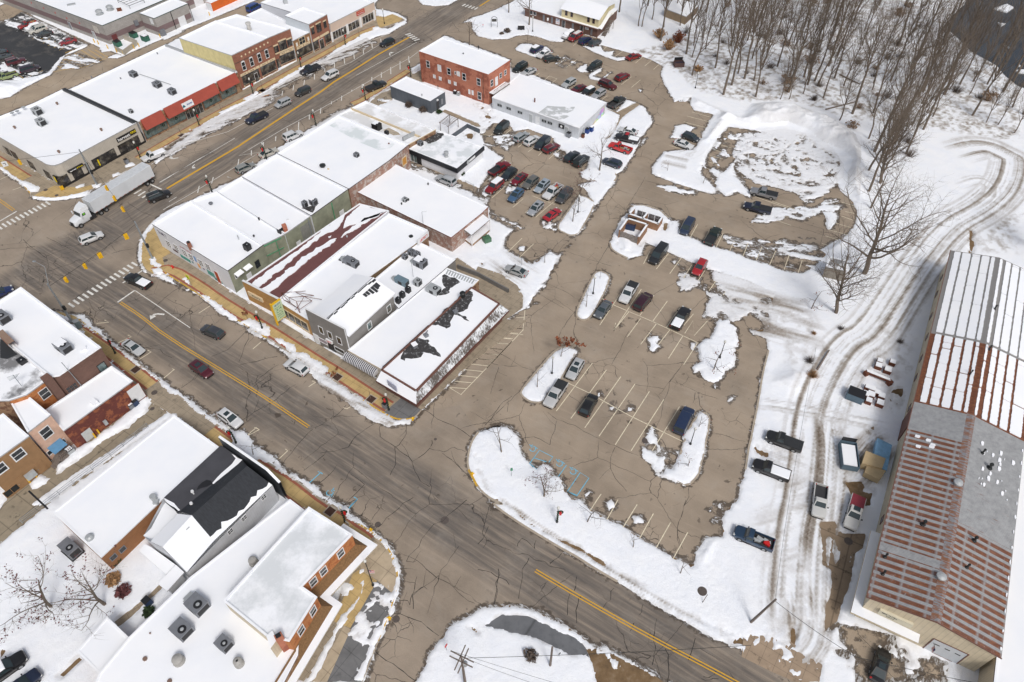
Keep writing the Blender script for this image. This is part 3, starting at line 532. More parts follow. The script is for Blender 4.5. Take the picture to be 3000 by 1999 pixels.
# drop what no frame or side step can see (far corners behind the camera)
vx,vy=XX[:-1,:-1],YY[:-1,:-1]
kq&=(np.abs(vx)<vy*.66+58)
jj,ii=np.nonzero(kq)
idx=np.full(XX.shape,-1,np.int64)
used=np.zeros(XX.shape,bool)
for a,b in((0,0),(0,1),(1,1),(1,0)):used[jj+a,ii+b]=True
idx[used]=np.arange(used.sum())
co=np.stack([XX[used],YY[used],HH[used]],1).astype(np.float32)
quads=np.stack([idx[jj,ii],idx[jj,ii+1],idx[jj+1,ii+1],idx[jj+1,ii]],1).astype(np.int32)
me=bpy.data.meshes.new("snow_cover");me.vertices.add(len(co));me.vertices.foreach_set("co",co.ravel())
me.loops.add(quads.size);me.loops.foreach_set("vertex_index",quads.ravel());me.polygons.add(len(quads))
me.polygons.foreach_set("loop_start",np.arange(0,quads.size,4,dtype=np.int32));me.polygons.foreach_set("loop_total",np.full(len(quads),4,np.int32))
me.polygons.foreach_set("use_smooth",np.ones(len(quads),bool));at_=me.attributes.new("dirt",'FLOAT','POINT');at_.data.foreach_set("value",DIRT[used].astype(np.float32))
me.materials.append(SNOW);me.update();me.validate()
so_=bpy.data.objects.new("snow_cover",me);COL.objects.link(so_);struct(so_)
def hsnow(x,y):
 i=min(max(int((x-GX0)/GS),0),nx-1);j=min(max(int((y-GY0)/GS),0),ny-1);return float(max(HH[j,i],ZB[j,i],0.0)),float(D[j,i])
def near(x,y):
 i=min(max(int((x-GX0)/GS),0),nx-1);j=min(max(int((y-GY0)/GS),0),ny-1);return float(D[j,i])
# ---------------------------------------------------------------- bare ground sheet to the horizon, water
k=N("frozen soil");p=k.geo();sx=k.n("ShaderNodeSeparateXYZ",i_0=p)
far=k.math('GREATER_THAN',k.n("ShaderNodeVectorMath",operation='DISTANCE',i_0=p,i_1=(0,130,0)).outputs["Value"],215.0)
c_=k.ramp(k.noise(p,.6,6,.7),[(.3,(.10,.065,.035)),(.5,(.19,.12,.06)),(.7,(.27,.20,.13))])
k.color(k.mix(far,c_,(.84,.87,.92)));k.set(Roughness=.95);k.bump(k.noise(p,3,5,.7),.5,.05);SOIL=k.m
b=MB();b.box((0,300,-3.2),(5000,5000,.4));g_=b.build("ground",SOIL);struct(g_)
b=MB();X_=[GX0,GX1];b.face([(-180,24,-.05),(118,24,-.05),(118,252,-.05),(-180,252,-.05)]);b.face([(118,24,-.05),(186,24,-.05),(186,150,-.05),(118,150,-.05)])
o=b.build("soil",SOIL);struct(o)
k=N("river water");p=k.geo();k.color(k.ramp(k.noise(p,.12,4,.6),[(.35,(.015,.018,.022)),(.65,(.05,.06,.072))]));k.set(Roughness=.12);k.bump(k.noise(p,1.2,4,.6),.25,.06)
b=MB();b.face([(118,150,-.9),(420,150,-.9),(420,420,-.9),(118,420,-.9)]);struct(b.build("river",k.m))
# ---------------------------------------------------------------- asphalt sheets
MAIN_A=G1("B 0,1255");MAIN_B=G1("B 1465,325");CR_A=G1("E 1040,1285");CR_B=G1("O 1500,1190")
ANG_M=math.atan2(*((MAIN_B-MAIN_A).yx));ANG_C=math.atan2(*((CR_B-CR_A).yx))
def linedist(x,y,a,b):
 d=(b-a).normalized();return-(x-a.x)*d.y+(y-a.y)*d.x
CRL=[G1(s_)for s_ in("E 400,900","E 1040,1285","J 600,885","O 490,610","O 1500,1190","P 100,1800")]
def cross_d(x,y):
 best=1e9
 for a,b_ in zip(CRL[:-1],CRL[1:]):
  e=b_-a;t_=max(0,min(1,((x-a.x)*e.x+(y-a.y)*e.y)/e.length_squared));best=min(best,math.hypot(x-a.x-e.x*t_,y-a.y-e.y*t_))
 return best
def lane_fn(x,y):
 dm=abs(linedist(x,y,MAIN_A,MAIN_B));m=max(0,1-max(0,dm-4.2)/2.5)*(1 if x<20 or y>150 else 0)
 dc=cross_d(x,y);c=max(0,1-max(0,dc-3.6)/2.2)
 return max(m,c)*.9
def sheet(name,spec,z,mat,lane=None,res=1.0,label=None):
 bm=bmesh.new();pts=GP(spec);vs=[bm.verts.new((p_.x,p_.y,z))for p_ in pts]
 f=bm.faces.new(vs);f.normal_update();bmesh.ops.triangulate(bm,faces=[f],ngon_method='EAR_CLIP')
 xs=[p_.x for p_ in pts];ys=[p_.y for p_ in pts]
 x=math.ceil(min(xs)/res)*res
 while x<max(xs):
  bmesh.ops.bisect_plane(bm,geom=bm.verts[:]+bm.edges[:]+bm.faces[:],plane_co=(x,0,0),plane_no=(1,0,0));x+=res
 y=math.ceil(min(ys)/res)*res
 while y<max(ys):
  bmesh.ops.bisect_plane(bm,geom=bm.verts[:]+bm.edges[:]+bm.faces[:],plane_co=(0,y,0),plane_no=(0,1,0));y+=res
 bmesh.ops.recalc_face_normals(bm,faces=bm.faces[:])
 if sum(f_.normal.z*f_.calc_area()for f_ in bm.faces)<0:bmesh.ops.reverse_faces(bm,faces=bm.faces[:])
 me=bpy.data.meshes.new(name);bm.to_mesh(me);bm.free();me.materials.append(mat)
 la,we=me.attributes.new("lane",'FLOAT','POINT'),me.attributes.new("wet",'FLOAT','POINT')
 L_,W_=[],[]
 for v in me.vertices:
  x,y=v.co.x,v.co.y;L_.append(lane(x,y)if lane else 0.0);d_=near(x,y);W_.append(1.0 if d_>0 else max(0,1+d_/1.5))
 la.data.foreach_set("value",L_);we.data.foreach_set("value",W_)
 o=bpy.data.objects.new(name,me);COL.objects.link(o);struct(o);return o
TAN=(.335,.272,.208)
A_LOT=asphalt("lot asphalt",TAN,(.2,.17,.14),R(-30));A_ROADM=asphalt("street asphalt",(.31,.255,.20),(.125,.112,.102),ANG_M)
A_ALLEY=asphalt("alley asphalt",(.36,.29,.215),(.2,.17,.14),ANG_M);A_DARK=asphalt("new dark asphalt",(.052,.054,.058),(.05,.05,.05),ANG_M,.3,(.03,.03,.03))
A_CROSS=asphalt("cross street asphalt",(.31,.255,.20),(.118,.106,.098),ANG_C)
ROADM=ROAD
sheet("parking_lot",NLOT,0.0,A_LOT);sheet("parking_lot",WLOT,.004,A_LOT);sheet("parking_lot",ELOT,.008,A_LOT);sheet("parking_lot",SLOT,.012,A_LOT)
def split_half(spec,keep_main):
 return spec
sheet("road",ROAD,.016,A_CROSS,lane_fn)
MAINS="B 1165,30 1435,170 1380,200 1210,250 1060,310 830,440 520,610 110,840 0,905 A 2000,940 1720,1095 1450,1250 1220,1385 E 1000,210 850,285 700,355 640,420 960,560 1190,790 1240,670 1320,580 1440,500 1640,405 2080,195 F 320,-40 B 850,970 960,925 1110,868 1490,622 1560,570 1590,500 1750,320 1850,260 1920,200 2010,150 2150,110 2349,20 2700,-200 1500,-300"
sheet("road",MAINS,.020,A_ROADM,lane_fn)
sheet("alley",ALLEY,.024,A_ALLEY);sheet("parking_lot",DLOT,.028,A_DARK);sheet("alley",SALLEY,.024,pavers("alley concrete",(.30,.25,.18),4.0,ANG_M,.9))
sheet("verge",MUD,.032,SOIL);sheet("driveway","P 560,140 1000,250 960,420 1000,500 880,700 740,1180 600,1180",.024,pavers("wet concrete",(.27,.20,.135),5.0,R(62),.95));sheet("driveway","P 640,1120 760,1030 1260,1150 1300,1270 1800,1400 1800,1700 800,1700",.026,A_ALLEY);sheet("pavement","P -60,1080 220,1150 420,1270 640,1400 620,1600 460,1600 180,1480 -80,1350",.034,pavers("old walk",(.36,.27,.19),1.7,ANG_C,.7))
sheet("path","O 60,1080 210,985 300,990 430,1000 520,1040 600,1070 740,1140 880,1210 930,1280 960,1360 770,1330 560,1215 300,1150 100,1105",.03,pavers("grey path",(.15,.155,.165),9,ANG_C,.3))
sheet("path","C 1100,935 1230,990 1170,1140 1060,1300 1080,1320 1260,1020 1400,905 1360,885 1200,965",.03,pavers("tan walk",(.34,.27,.19),1.5,R(40),.5))
sheet("path","B 1740,930 2080,1070 2090,1095 2040,1095 1730,965",.03,pavers("tan walk",(.34,.27,.19),1.5,R(40),.5));sheet("path","F 1490,10 2040,270 2060,300 1980,290 1470,50",.032,pavers("tan walk",(.34,.27,.19),1.5,R(40),.5));sheet("path","M 980,1055 1100,960 1270,830 1380,720 1400,760 1300,840 1150,990 1020,1095",.03,pavers("tan walk",(.34,.27,.19),1.5,R(40),.5))
sheet("path","C 450,160 700,250 1040,330 1060,320 1200,235 1225,240 1070,350 1030,345 680,270 430,180",.03,pavers("tan walk",(.34,.27,.19),1.5,R(40),.5));sheet("path","C 130,125 300,180 420,125 440,140 110,320 80,320 290,185 150,135",.028,pavers("tan walk",(.34,.27,.19),1.5,R(40),.5))
# ---------------------------------------------------------------- sidewalks, coloured bands, kerbs
W_CONC=pavers("walk concrete",(.345,.285,.21),1.52,ANG_C,.55);W_YEL=pavers("yellow stamped concrete",(.52,.37,.165),1.52,ANG_C,.25);W_RED=pavers("red paver",(.34,.115,.07),.3,ANG_C,.3)
W_GREY=pavers("new grey concrete",(.17,.17,.172),2.2,ANG_C,.4);W_LIGHT=pavers("light concrete",(.47,.38,.27),2.4,ANG_C,.25)
for s_ in WALKS:
 b=MB();b.prism([(p_.x,p_.y)for p_ in GP(s_)],-.02,.13,0);struct(b.build("pavement",W_CONC))
def slab(name,spec,z,mat):
 b=MB();b.prism([(p_.x,p_.y)for p_ in GP(spec)],z-.06,z,0);return struct(b.build(name,mat))
slab("pavement","J 1510,810 1430,823 1340,812 1250,765 1400,635 1570,740",.137,W_GREY)
slab("pavement","N 965,1080 1190,700 1290,780 1345,830 1300,960 1200,1215 1150,1330 1060,1568 730,1568 850,1330",.137,W_GREY)
slab("pavement","N 1110,390 1180,330 1250,370 1320,480 1360,600 1365,700 1340,825 1190,690 1060,620 1000,420",.138,W_LIGHT);slab("pavement","N 905,1090 965,1115 760,1568 640,1568",.1415,W_LIGHT)
slab("pavement","N 980,640 1040,600 1190,700 960,1105 820,1050",.139,W_YEL)
slab("pavement","E 1325,640 1245,680 1200,790 1215,925 1260,1000 1310,1035 1430,1020 1400,900 1470,860",.137,W_YEL);slab("pavement","E 340,340 470,280 700,300 800,270 850,280 700,350 560,380 400,392 290,372",.137,W_YEL);slab("pavement","B 1180,150 1280,120 1370,130 1410,160 1380,190 1210,245 1190,200",.137,W_YEL);slab("pavement","E 480,1360 640,1400 700,1440 I 650,-40 560,-60",.137,W_YEL)
KERBS=[("E 1320,580 1240,670 1190,790 1205,930 1245,1010 1310,1050 1420,1030 1680,1190 1790,1275 2050,1440 J 0,-30 240,120 440,250 640,380 770,455 1030,630 1240,765 1340,815 1430,825 1515,805 1570,740",1),
 ("I 720,0 940,150 1180,330 1380,490 1500,590 1700,740 1900,890 2349,1225 J 450,1310 760,1555 N 905,105 1000,190 1130,270 1250,370 1320,480 1360,600 1365,700 1340,830 1300,960 1200,1215 1150,1330 1060,1568",-1),
 ("E 0,140 170,250 255,330 270,380 400,400 560,385 700,355 850,285 1000,210 1220,80 A 1450,1250 1720,1095 2000,940 2349,770 B 110,840 520,610 830,440 1060,310 1210,250 1380,200 1435,170 1410,150 1370,125 1260,95 1175,85",1)]
for s_,sg in KERBS:
 b=MB();kerbstrip(b,smoothline(GP(s_),2),-.09,.09,-.03,.142,0);struct(b.build("kerb",CONC))
def band(spec,o0,o1,red=.42,side=1):
 pts=smoothline(GP(spec),1);b=MB();strip(b,pts,side*o0,side*o1,.1365,0);strip(b,pts,side*(o0-red),side*o0,.1375,1);strip(b,pts,side*o1,side*(o1+red),.1375,1)
 struct(b.build("pavement",[W_YEL,W_RED]))
band("E 1320,1060 1420,1030 1680,1190 1790,1275 2050,1440 J 0,-30 240,120 440,250 640,380 770,455 1030,630 1240,765",.62,2.3,.4,1)
band("I 720,0 940,150 1180,330 1375,485",.62,2.3,.4,-1);band("I 1870,870 2349,1225 J 450,1310 760,1555 N 905,105 1000,190 1130,270 1170,310",.62,2.5,.4,-1)
band("A 1220,1385 1450,1250 1720,1095 2000,940 2349,770 B 110,840 520,610 830,440 1060,310 1210,250",.55,2.2,.3,1);band("E -100,75 0,140 170,250",.6,2.6,.35,1);band("B 1490,622 1110,868 1000,915",.5,2.0,.3,-1)
YK=paint("yellow kerb paint",(.72,.42,.02),.45)
for s_ in("E 1420,1030 1680,1190 1790,1275 1840,1305","E 2040,1432 2200,1530 J 60,10 240,122","J 1025,626 1240,765 1340,815 1430,825 1512,805","N 1030,210 1130,270 1250,370 1320,480 1360,600 1365,700 1340,830 1305,930","N 1280,1010 1240,1110 1197,1215","E 680,1430 850,1560","E 200,270 262,345"):
 b=MB();kerbstrip(b,smoothline(GP(s_),2),-.115,.115,-.02,.147,0);struct(b.build("kerb",YK))
ISL=["G 870,360 950,385 1015,430 870,690 800,712 690,660 690,620 760,520","G 1005,1030 1060,1014 1115,1040 1140,1075 1050,1275 960,1430 880,1435 840,1390 870,1300 980,1080","K 660,225 770,185 850,230 740,430 690,510 600,600 570,665 520,680 440,668 368,610 372,570 520,390","G 885,1500 900,140 930,210 1020,245 1110,255 1195,228 1190,180 1130,135","K 1940,755 1985,790 1995,850 1910,1250 1890,1310 1830,1370 1780,1390 1690,1330 1760,1040 1850,830","G 1320,460 1380,443 1470,455 1560,485 1640,555","G 1135,770 1150,835 1290,905","J 2060,930 2000,1010 1965,1150 1972,1250 2050,1400 2150,1500 2300,1560 O 100,20 300,165 500,290 700,410 850,490 1000,590 1200,705","L 150,230 100,420 60,680 20,870 0,990 O 2330,-460 2300,-260"]
ISL[3]="G 900,130 930,210 1020,245 1110,255 1195,228 1190,180 1130,135"
for i_,s_ in enumerate(ISL):
 cl=i_ in(0,1,2,4);pts=GP(s_);pts=smoothline(pts,2,cl);pts=pts+[pts[0]]if cl else pts
 b=MB();kerbstrip(b,pts,-.15,.15,-.02,.14,0);struct(b.build("kerb",CONC))
b=MB();kerbstrip(b,smoothline(GP("J 1975,1255 2010,1320 2050,1400"),2),-.17,.17,-.02,.15);struct(b.build("kerb",YK))
# ---------------------------------------------------------------- painted markings
PW=paint("white road paint",(.86,.85,.80),.38);PC=paint("cream stall paint",(.84,.75,.56),.3);PY=paint("yellow road paint",(.70,.38,.02),.2);PYW=paint("worn yellow paint",(.75,.45,.06),.3);PB=paint("blue stall paint",(.13,.52,.75),.2)
def lines(name,mat,wd,*specs,z=.032):
 b=MB()
 for s_ in specs:strip(b,resample(GP(s_),3),-wd/2,wd/2,z)
 return struct(b.build(name,mat))
def dbl(name,spec,gap,wd,z=.034):
 b=MB();pts=smoothline(GP(spec),1);strip(b,pts,gap/2,gap/2+wd,z);strip(b,pts,-gap/2-wd,-gap/2,z);return struct(b.build(name,PY))
lines("road_marking",PY,.55,"E 1435,303 1950,0 B 0,1258 460,950 700,795 820,705 960,620 1200,470 1465,322",z=.036)
lines("road_marking",PY,.5,"B 2070,55 2349,-120",z=.036)
dbl("road_marking","E 1035,1283 1200,1390 1420,1568 J 0,490 300,680 600,884",.22,.16);dbl("road_marking","O 495,608 900,850 1500,1190 2000,1450 2349,1640",.22,.16);dbl("road_marking","E -150,300 120,490",.3,.16)
lines("road_marking",PW,.13,"E 1300,95 1650,-95 A 1960,1135 2349,930","E 1380,250 1690,60 A 1820,1310 2020,1190","B 0,960 80,915","E 1370,250 1800,0","B 80,905 370,750 560,655 740,560 830,520 1010,430 1140,350 1300,290","B 1010,650 1530,365","E 1405,485 1640,350 2000,130 2240,-10 B 0,1340 400,1100 700,940 1060,735 1290,600 1480,495 1590,410","B 840,585 960,540 1080,465 1160,415 1240,370",z=.036)
lines("road_marking",PW,.2,*["B %d,%d %d,%d"%t_ for t_ in((278,865,284,820),(370,825,376,785),(465,780,472,735),(558,735,565,690),(650,685,650,640),(740,620,738,590),(822,585,822,545),(910,550,905,505),(992,510,988,455),(1072,465,1068,415),(1148,415,1143,370),(1222,365,1220,335),(605,1030,606,990),(700,980,705,930),(795,900,797,875),(882,870,884,825),(970,790,972,775),(1060,770,1060,725),(1143,700,1143,665),(1225,670,1225,625),(1307,640,1305,580),(1386,600,1386,530),(1463,540,1460,485),(415,1140,415,1105),(512,1120,515,1050),(315,1215,318,1175),(210,1260,212,1225),(107,1340,108,1295))],"E 1700,340 1715,280","E 1820,260 1835,205","E 2045,110 2055,50",z=.036)
lines("road_marking",PW,.32,"E 1012,1280 1160,1178","E -100,640 145,498","E 1285,262 1390,310","E 1055,1115 1225,1008");lines("road_marking",PW,.15,"E 1160,1178 1635,1500","E 1405,485 1465,448","E 1455,415 1520,375","E 1745,338 1780,355","E 1960,205 1995,215 1955,200")
def blocks(spec_a,spec_b,n,wd,ln,skip=()):
 a,b_=G1(spec_a),G1(spec_b);b=MB();d=(b_-a).normalized();pn=Vector((-d.y,d.x,0))
 for k_ in range(n):
  if k_ in skip:continue
  c=a.lerp(b_,k_/(n-1));ang=math.atan2(pn.y,pn.x)
  b.face([tuple(c+d*sx_*wd/2+pn*sy_*ln/2+Vector((0,0,.034)))for sx_,sy_ in((-1,-1),(1,-1),(1,1),(-1,1))])
 return struct(b.build("road_marking",PW))
blocks("E 0,638 ","E 412,428",12,.42,1.8);blocks("E 615,1305","E 1158,952",15,.42,1.8);blocks("E 1185,330","E 1290,380",4,.45,1.9)
for s_ in("B 1440,290 1480,300 1550,330 1500,355","B 1955,30 2040,60 2060,80 1970,70"):pass
blocks("B 1455,295","B 1530,345",5,.5,1.8);blocks("B 1935,45","B 2040,75",5,.5,1.8)
def arrow(spec_tail,spec_head,turn,sc_=1.0):
 a,h=G1(spec_tail),G1(spec_head);d=(h-a);L=d.length;d.normalize();pn=Vector((-d.y,d.x,0))*turn;b=MB();z=Vector((0,0,.038))
 def pt(u,v):return tuple(a+d*u*L+pn*v*L+z)
 b.face([pt(0,-.06),pt(.5,-.06),pt(.5,.08),pt(0,.08)][::turn]);b.face([pt(.5,-.06),pt(.78,.05),pt(.62,.17),pt(.5,.08)][::turn]);b.face([pt(.78,.05),pt(.86,.26),pt(.66,.26),pt(.62,.17)][::turn]);b.face([pt(1.0,.22),pt(.76,.62),pt(.5,.24)][::turn])
 return struct(b.build("road_marking",PW))
arrow("E 1415,1385","E 1300,1375",1);arrow("A 1535,1360","A 1450,1375",-1);arrow("A 1675,1415","A 1640,1450",1);arrow("B 1300,480","B 1290,450",-1)
lines("stall_marking",PC,.13,"K 675,748 985,335","K 800,812 1105,395","K 920,892 1230,452","K 1042,965 1352,515","K 1182,1038 1475,580","K 1318,1090 1600,648","K 1500,1090 1735,710","K 730,485 950,590 1310,790 1760,1010",
 "G 1048,1478 1230,1200","G 1165,1530 1405,1170","K 1185,-10 G 1165,1530 1300,1360","K 1285,110 G 1400,1420","G 1390,1400 1515,1220","G 1500,1450 1630,1270","K 1400,175 G 1540,1460","K 1550,180 G 1650,1520","K 1640,295 1765,100","K 1770,350 1890,160","G 1620,1500 1735,1330","G 1770,1480 1855,1380","K 1780,80 1850,-30 G 1860,1568 1975,1440","G 1070,1250 1180,1310 1510,1450 K 1560,5 1900,165",
 "G 1425,950 1480,840","G 1535,995 1640,860","G 1650,1035 1750,900","G 1765,1080 1840,960","G 1870,1135 1950,1010","G 1990,1180 2080,1050","G 2110,1220 2190,1100","G 2230,1270 2310,1140",z=.030)
lines("stall_marking",PC,.13,"G 1720,690 1780,570","G 1820,735 1890,610","G 1935,770 1995,650","G 2050,808 2110,685","G 2165,840 2205,755","G 2280,885 2330,760","H 45,920 95,805","H 160,960 212,840","H 285,1000 330,870","H 405,1030 440,920","H 780,420 900,455","H 810,500 905,520","H 780,540 890,580","H 730,600 860,640","H 660,655 830,700","H 640,710 750,745","H 610,775 690,800","H 180,410 430,500","H 0,360 370,490","H 170,560 345,620","H 0,500 370,555","D 100,1370 280,1410",z=.030)
lines("stall_marking",PC,.13,"O 965,95 1025,0 1060,-50","O 1110,170 1205,0","O 1250,235 1370,40","O 1390,335 1510,118","O 1530,420 1657,195","O 1675,515 1805,280",z=.030)
lines("stall_marking",PC,.12,"J 1808,545 1910,607 2349,150 K 75,380 390,50 G 388,1510 405,1350",*["J %d,%d %d,%d"%t_ for t_ in((1808,545,1955,555),(1855,492,2000,505),(1905,443,2048,458),(1950,393,2095,408),(2000,345,2140,360),(2045,298,2185,312),(2090,253,2228,265),(2135,207,2272,218),(2180,163,2310,172),(2222,118,2349,130))],"K 0,300 130,310","K 40,255 170,262","K 85,208 215,218","K 120,160 260,170","K 165,115 300,125","K 210,72 345,80","K 250,30 385,40","G 275,1550 390,1560","G 260,1500 388,1508","G 330,1410 395,1415",z=.030)
lines("stall_marking",PC,.12,"G 260,845 380,730","G 355,898 480,778","G 405,510 470,460","G 495,550 660,410","G 300,465 390,390","G 120,385 240,280","G 470,365 660,440","C 180,1205 290,1110","C 265,1240 380,1150","C 345,1270 430,1200","C 430,1310 520,1240","C 520,1340 630,1230","C 610,1370 700,1290","C 40,1160 110,1170 150,1120","C 1070,440 1110,400","C 1150,510 1250,440","C 1355,545 1420,490","C 1435,570 1495,520","C 1510,600 1560,555","C 1235,730 1320,662","C 1320,755 1400,688","C 685,560 750,510","C 765,580 850,515","C 480,665 530,630","C 575,690 615,655 680,680 640,715","C 1065,860 1115,825","C 820,395 890,345","C 1840,965 2000,1010","C 1800,1000 1990,1050","C 1770,1050 1960,1100","C 1650,1255 1740,1280","C 2060,1240 2180,1275","C 2030,1290 2130,1320","C 2000,1340 2110,1370","C 1980,1395 2060,1420","C 1970,1450 2040,1480",z=.030)
lines("stall_marking",PC,.14,"I 1110,95 1090,90 1130,110 1020,160","I 1270,225 1300,240 1200,305","I 1480,385 1500,390 1410,465","I 2190,890 2230,910 2130,960","J 630,490 660,500 600,540","J 900,720 930,730 960,710","J 345,1160 420,1090 400,1075","J 80,950 150,890 175,910","J 120,215 190,155","E 110,315 240,270","E 1710,1375 1810,1310","E 0,225 90,185","I 830,-5 935,-15 900,-35",z=.032)
lines("stall_marking",PB,.15,"J 608,1365 700,1280 680,1268","J 700,1275 720,1290","J 955,1568 1020,1505 988,1488","N 935,85 1015,0",z=.032)
lines("stall_marking",PB,.12,"K 445,1200 530,1085 645,1143 610,1190","K 480,1150 590,1185","K 445,1200 505,1250","K 692,1312 762,1213","K 770,1440 880,1278 955,1325 850,1480 770,1440","K 770,1440 850,1472",z=.030)
def wheelmark(spec,s=.9,rot=0.0,z=.031):
 c=G1(spec);b=MB()
 def T(pts):return[Vector((c.x+(x*math.cos(rot)-y*math.sin(rot))*s,c.y+(x*math.sin(rot)+y*math.cos(rot))*s,0))for x,y in pts]
 strip(b,T([(.45*math.cos(a),-.25+.45*math.sin(a))for a in[R(150+k_*24)for k_ in range(10)]]),-.06,.06,z);strip(b,T([(0,.75),(0,.1),(.45,.1),(.7,-.6)]),-.06,.06,z);strip(b,T([(0,.4),(.4,.4)]),-.06,.06,z)
 struct(b.build("stall_marking",PB))
for s_,r_ in(("K 465,1065",.5),("K 695,1192",.5),("K 812,1260",.5),("J 790,1440",-.6)):wheelmark(s_,1.0,r_)
lines("stall_marking",PYW,.13,*["A %d,%d %d,%d"%t_ for t_ in((450,622,560,600),(490,570,560,605),(515,535,620,565),(545,512,690,535),(580,490,740,560),(640,460,750,520),(695,430,840,520),(760,430,880,500),(815,430,930,495),(560,455,690,410),(510,435,570,400),(462,415,525,380),(415,395,480,355),(370,375,430,335),(325,350,465,290),(280,335,350,300),(165,695,370,610),(560,603,740,575),(740,575,930,495),(560,460,740,400),(60,700,150,650),(150,640,210,680))],z=.034)
# ---------------------------------------------------------------- sealed cracks wandering over the asphalt
CRK=plain("crack",(.028,.025,.024),.95)
def crack(b,a,c_,wd,amp,seed,branch=True):
 rnd=random.Random(seed);n=max(3,int((c_-a).length/.9));pn=(c_-a).normalized();pn=Vector((-pn.y,pn.x,0));off=0;pts=[]
 for k_ in range(n+1):
  off+=rnd.uniform(-1,1)*amp;off*=.93;t_=k_/n;pts.append(a.lerp(c_,t_)+pn*off*min(1,4*t_,4*(1-t_)))
 for k_ in range(n):
  w0=wd*rnd.uniform(.4,1.2);strip(b,pts[k_:k_+2],-w0/2,w0/2,.0285)
  if branch and rnd.random()<.16:
   e=pts[k_]+Vector((rnd.uniform(-1,1),rnd.uniform(-1,1),0))*rnd.uniform(1.2,4.0);crack(b,pts[k_],e,wd*.55,amp*.8,rnd.random(),False)
b=MB()
for i_,s_ in enumerate(("J 0,330 90,60","J 10,350 330,280","J 120,520 340,350","J 0,850 320,650 490,520","J 600,900 760,830 920,700","J 340,1250 520,1020 640,900","J 560,1260 760,1080","J 940,1060 1010,960 1180,850","J 940,1060 700,1110","J 690,1370 840,1215","J 890,1568 1080,1380 960,1290","J 1210,880 1215,970 1350,1060 1490,1180 1500,1230 1560,1350 1640,1400","J 1340,1060 1420,980 1440,870","J 1490,1185 1640,1070 1660,1000","J 1640,1070 1760,1100 1850,1060 1950,1100","J 1750,1110 1980,1300","J 1600,740 1990,970","J 1340,1060 1350,1200 1300,1300","J 2120,870 2349,620","N 905,50 1000,0","N 1170,270 1230,210 1380,70 1500,-20","N 1440,530 1550,400 1650,240 1760,180 1960,0","N 1440,530 1530,520 1810,720 2030,890","N 1680,750 1740,600 1890,400","N 1500,940 1530,660","N 1380,870 1470,905 1540,780 1620,770","N 1320,980 1510,1030 1720,1170","N 1180,1310 1420,1480 1550,1568","N 2190,900 2230,600","O 0,380 90,230","O 140,900 150,720 175,590","O 350,850 380,600 440,500","O 770,990 790,810","O 850,1060 860,900 890,830","O 340,400 380,330 490,420 500,350","O 0,600 160,660 270,730","O 830,780 850,660","O 1310,1130 1340,1060","O 1500,1420 1530,1280 1510,1190 1540,1020","O 1630,1568 1640,1360 1610,1280","O 1810,1380 1870,1190","O 1940,1520 2070,1540","O 1140,860 1170,760","O 1390,990 1420,900","O 620,550 720,460","E 200,740 330,850 520,970 690,1080","E 640,680 690,760","E 400,720 560,800 700,870","E 720,960 900,830 960,760","E 960,860 1150,820","E 1100,420 1200,490 1320,540","E 0,830 300,800","E 600,1290 760,1150","E 1310,1350 1420,1240 1560,1140","E 1180,1568 1300,1420","E 1480,1480 1640,1350","I 1560,550 1690,430","I 1820,280 1960,220 2120,60","I 2180,540 2349,420","I 1180,180 1380,220 1480,290","B 180,980 420,870 500,960","B 860,640 960,700 1080,720","B 1290,480 1400,560","B 360,1010 470,1070","B 1600,300 1740,380","A 340,900 660,630","A 180,700 420,760 560,660","A 1500,900 2000,1190","G 540,1100 830,1240","G 760,840 1150,970","G 1010,1010 1140,770","G 700,1568 830,1370","G 1080,320 1290,520","G 1270,480 1440,200","G 1460,240 1560,260","G 700,840 830,700","K 130,220 470,400","K 120,340 340,360","K 180,370 110,600","K 60,870 380,560","K 370,990 480,970 620,1040 680,830","K 600,760 830,870 1380,1130","K 1150,350 1300,60","K 1180,360 1200,460","K 1500,980 1650,500 1760,320","K 1350,520 1600,560","K 1700,500 2060,640","K 1870,590 1850,680","K 1180,1060 1140,1240 1280,1440","K 1770,1568 1810,1430 1790,1390","K 2000,930 2300,1010","K 1900,620 1940,740","O 1715,300 1790,0","O 1715,300 1760,420","H 0,480 620,650 600,790","H 250,590 640,710","G 500,1190 740,1330","C 1270,880 1560,1000","C 360,330 620,420","C 1000,740 1240,860","C 320,1290 560,1400")):
 pts=GP(s_)
 for a_,c_ in zip(pts[:-1],pts[1:]):crack(b,a_,c_,.085 if i_<60 else .06,.2,i_*7+3)
struct(b.build("road_crack",CRK))
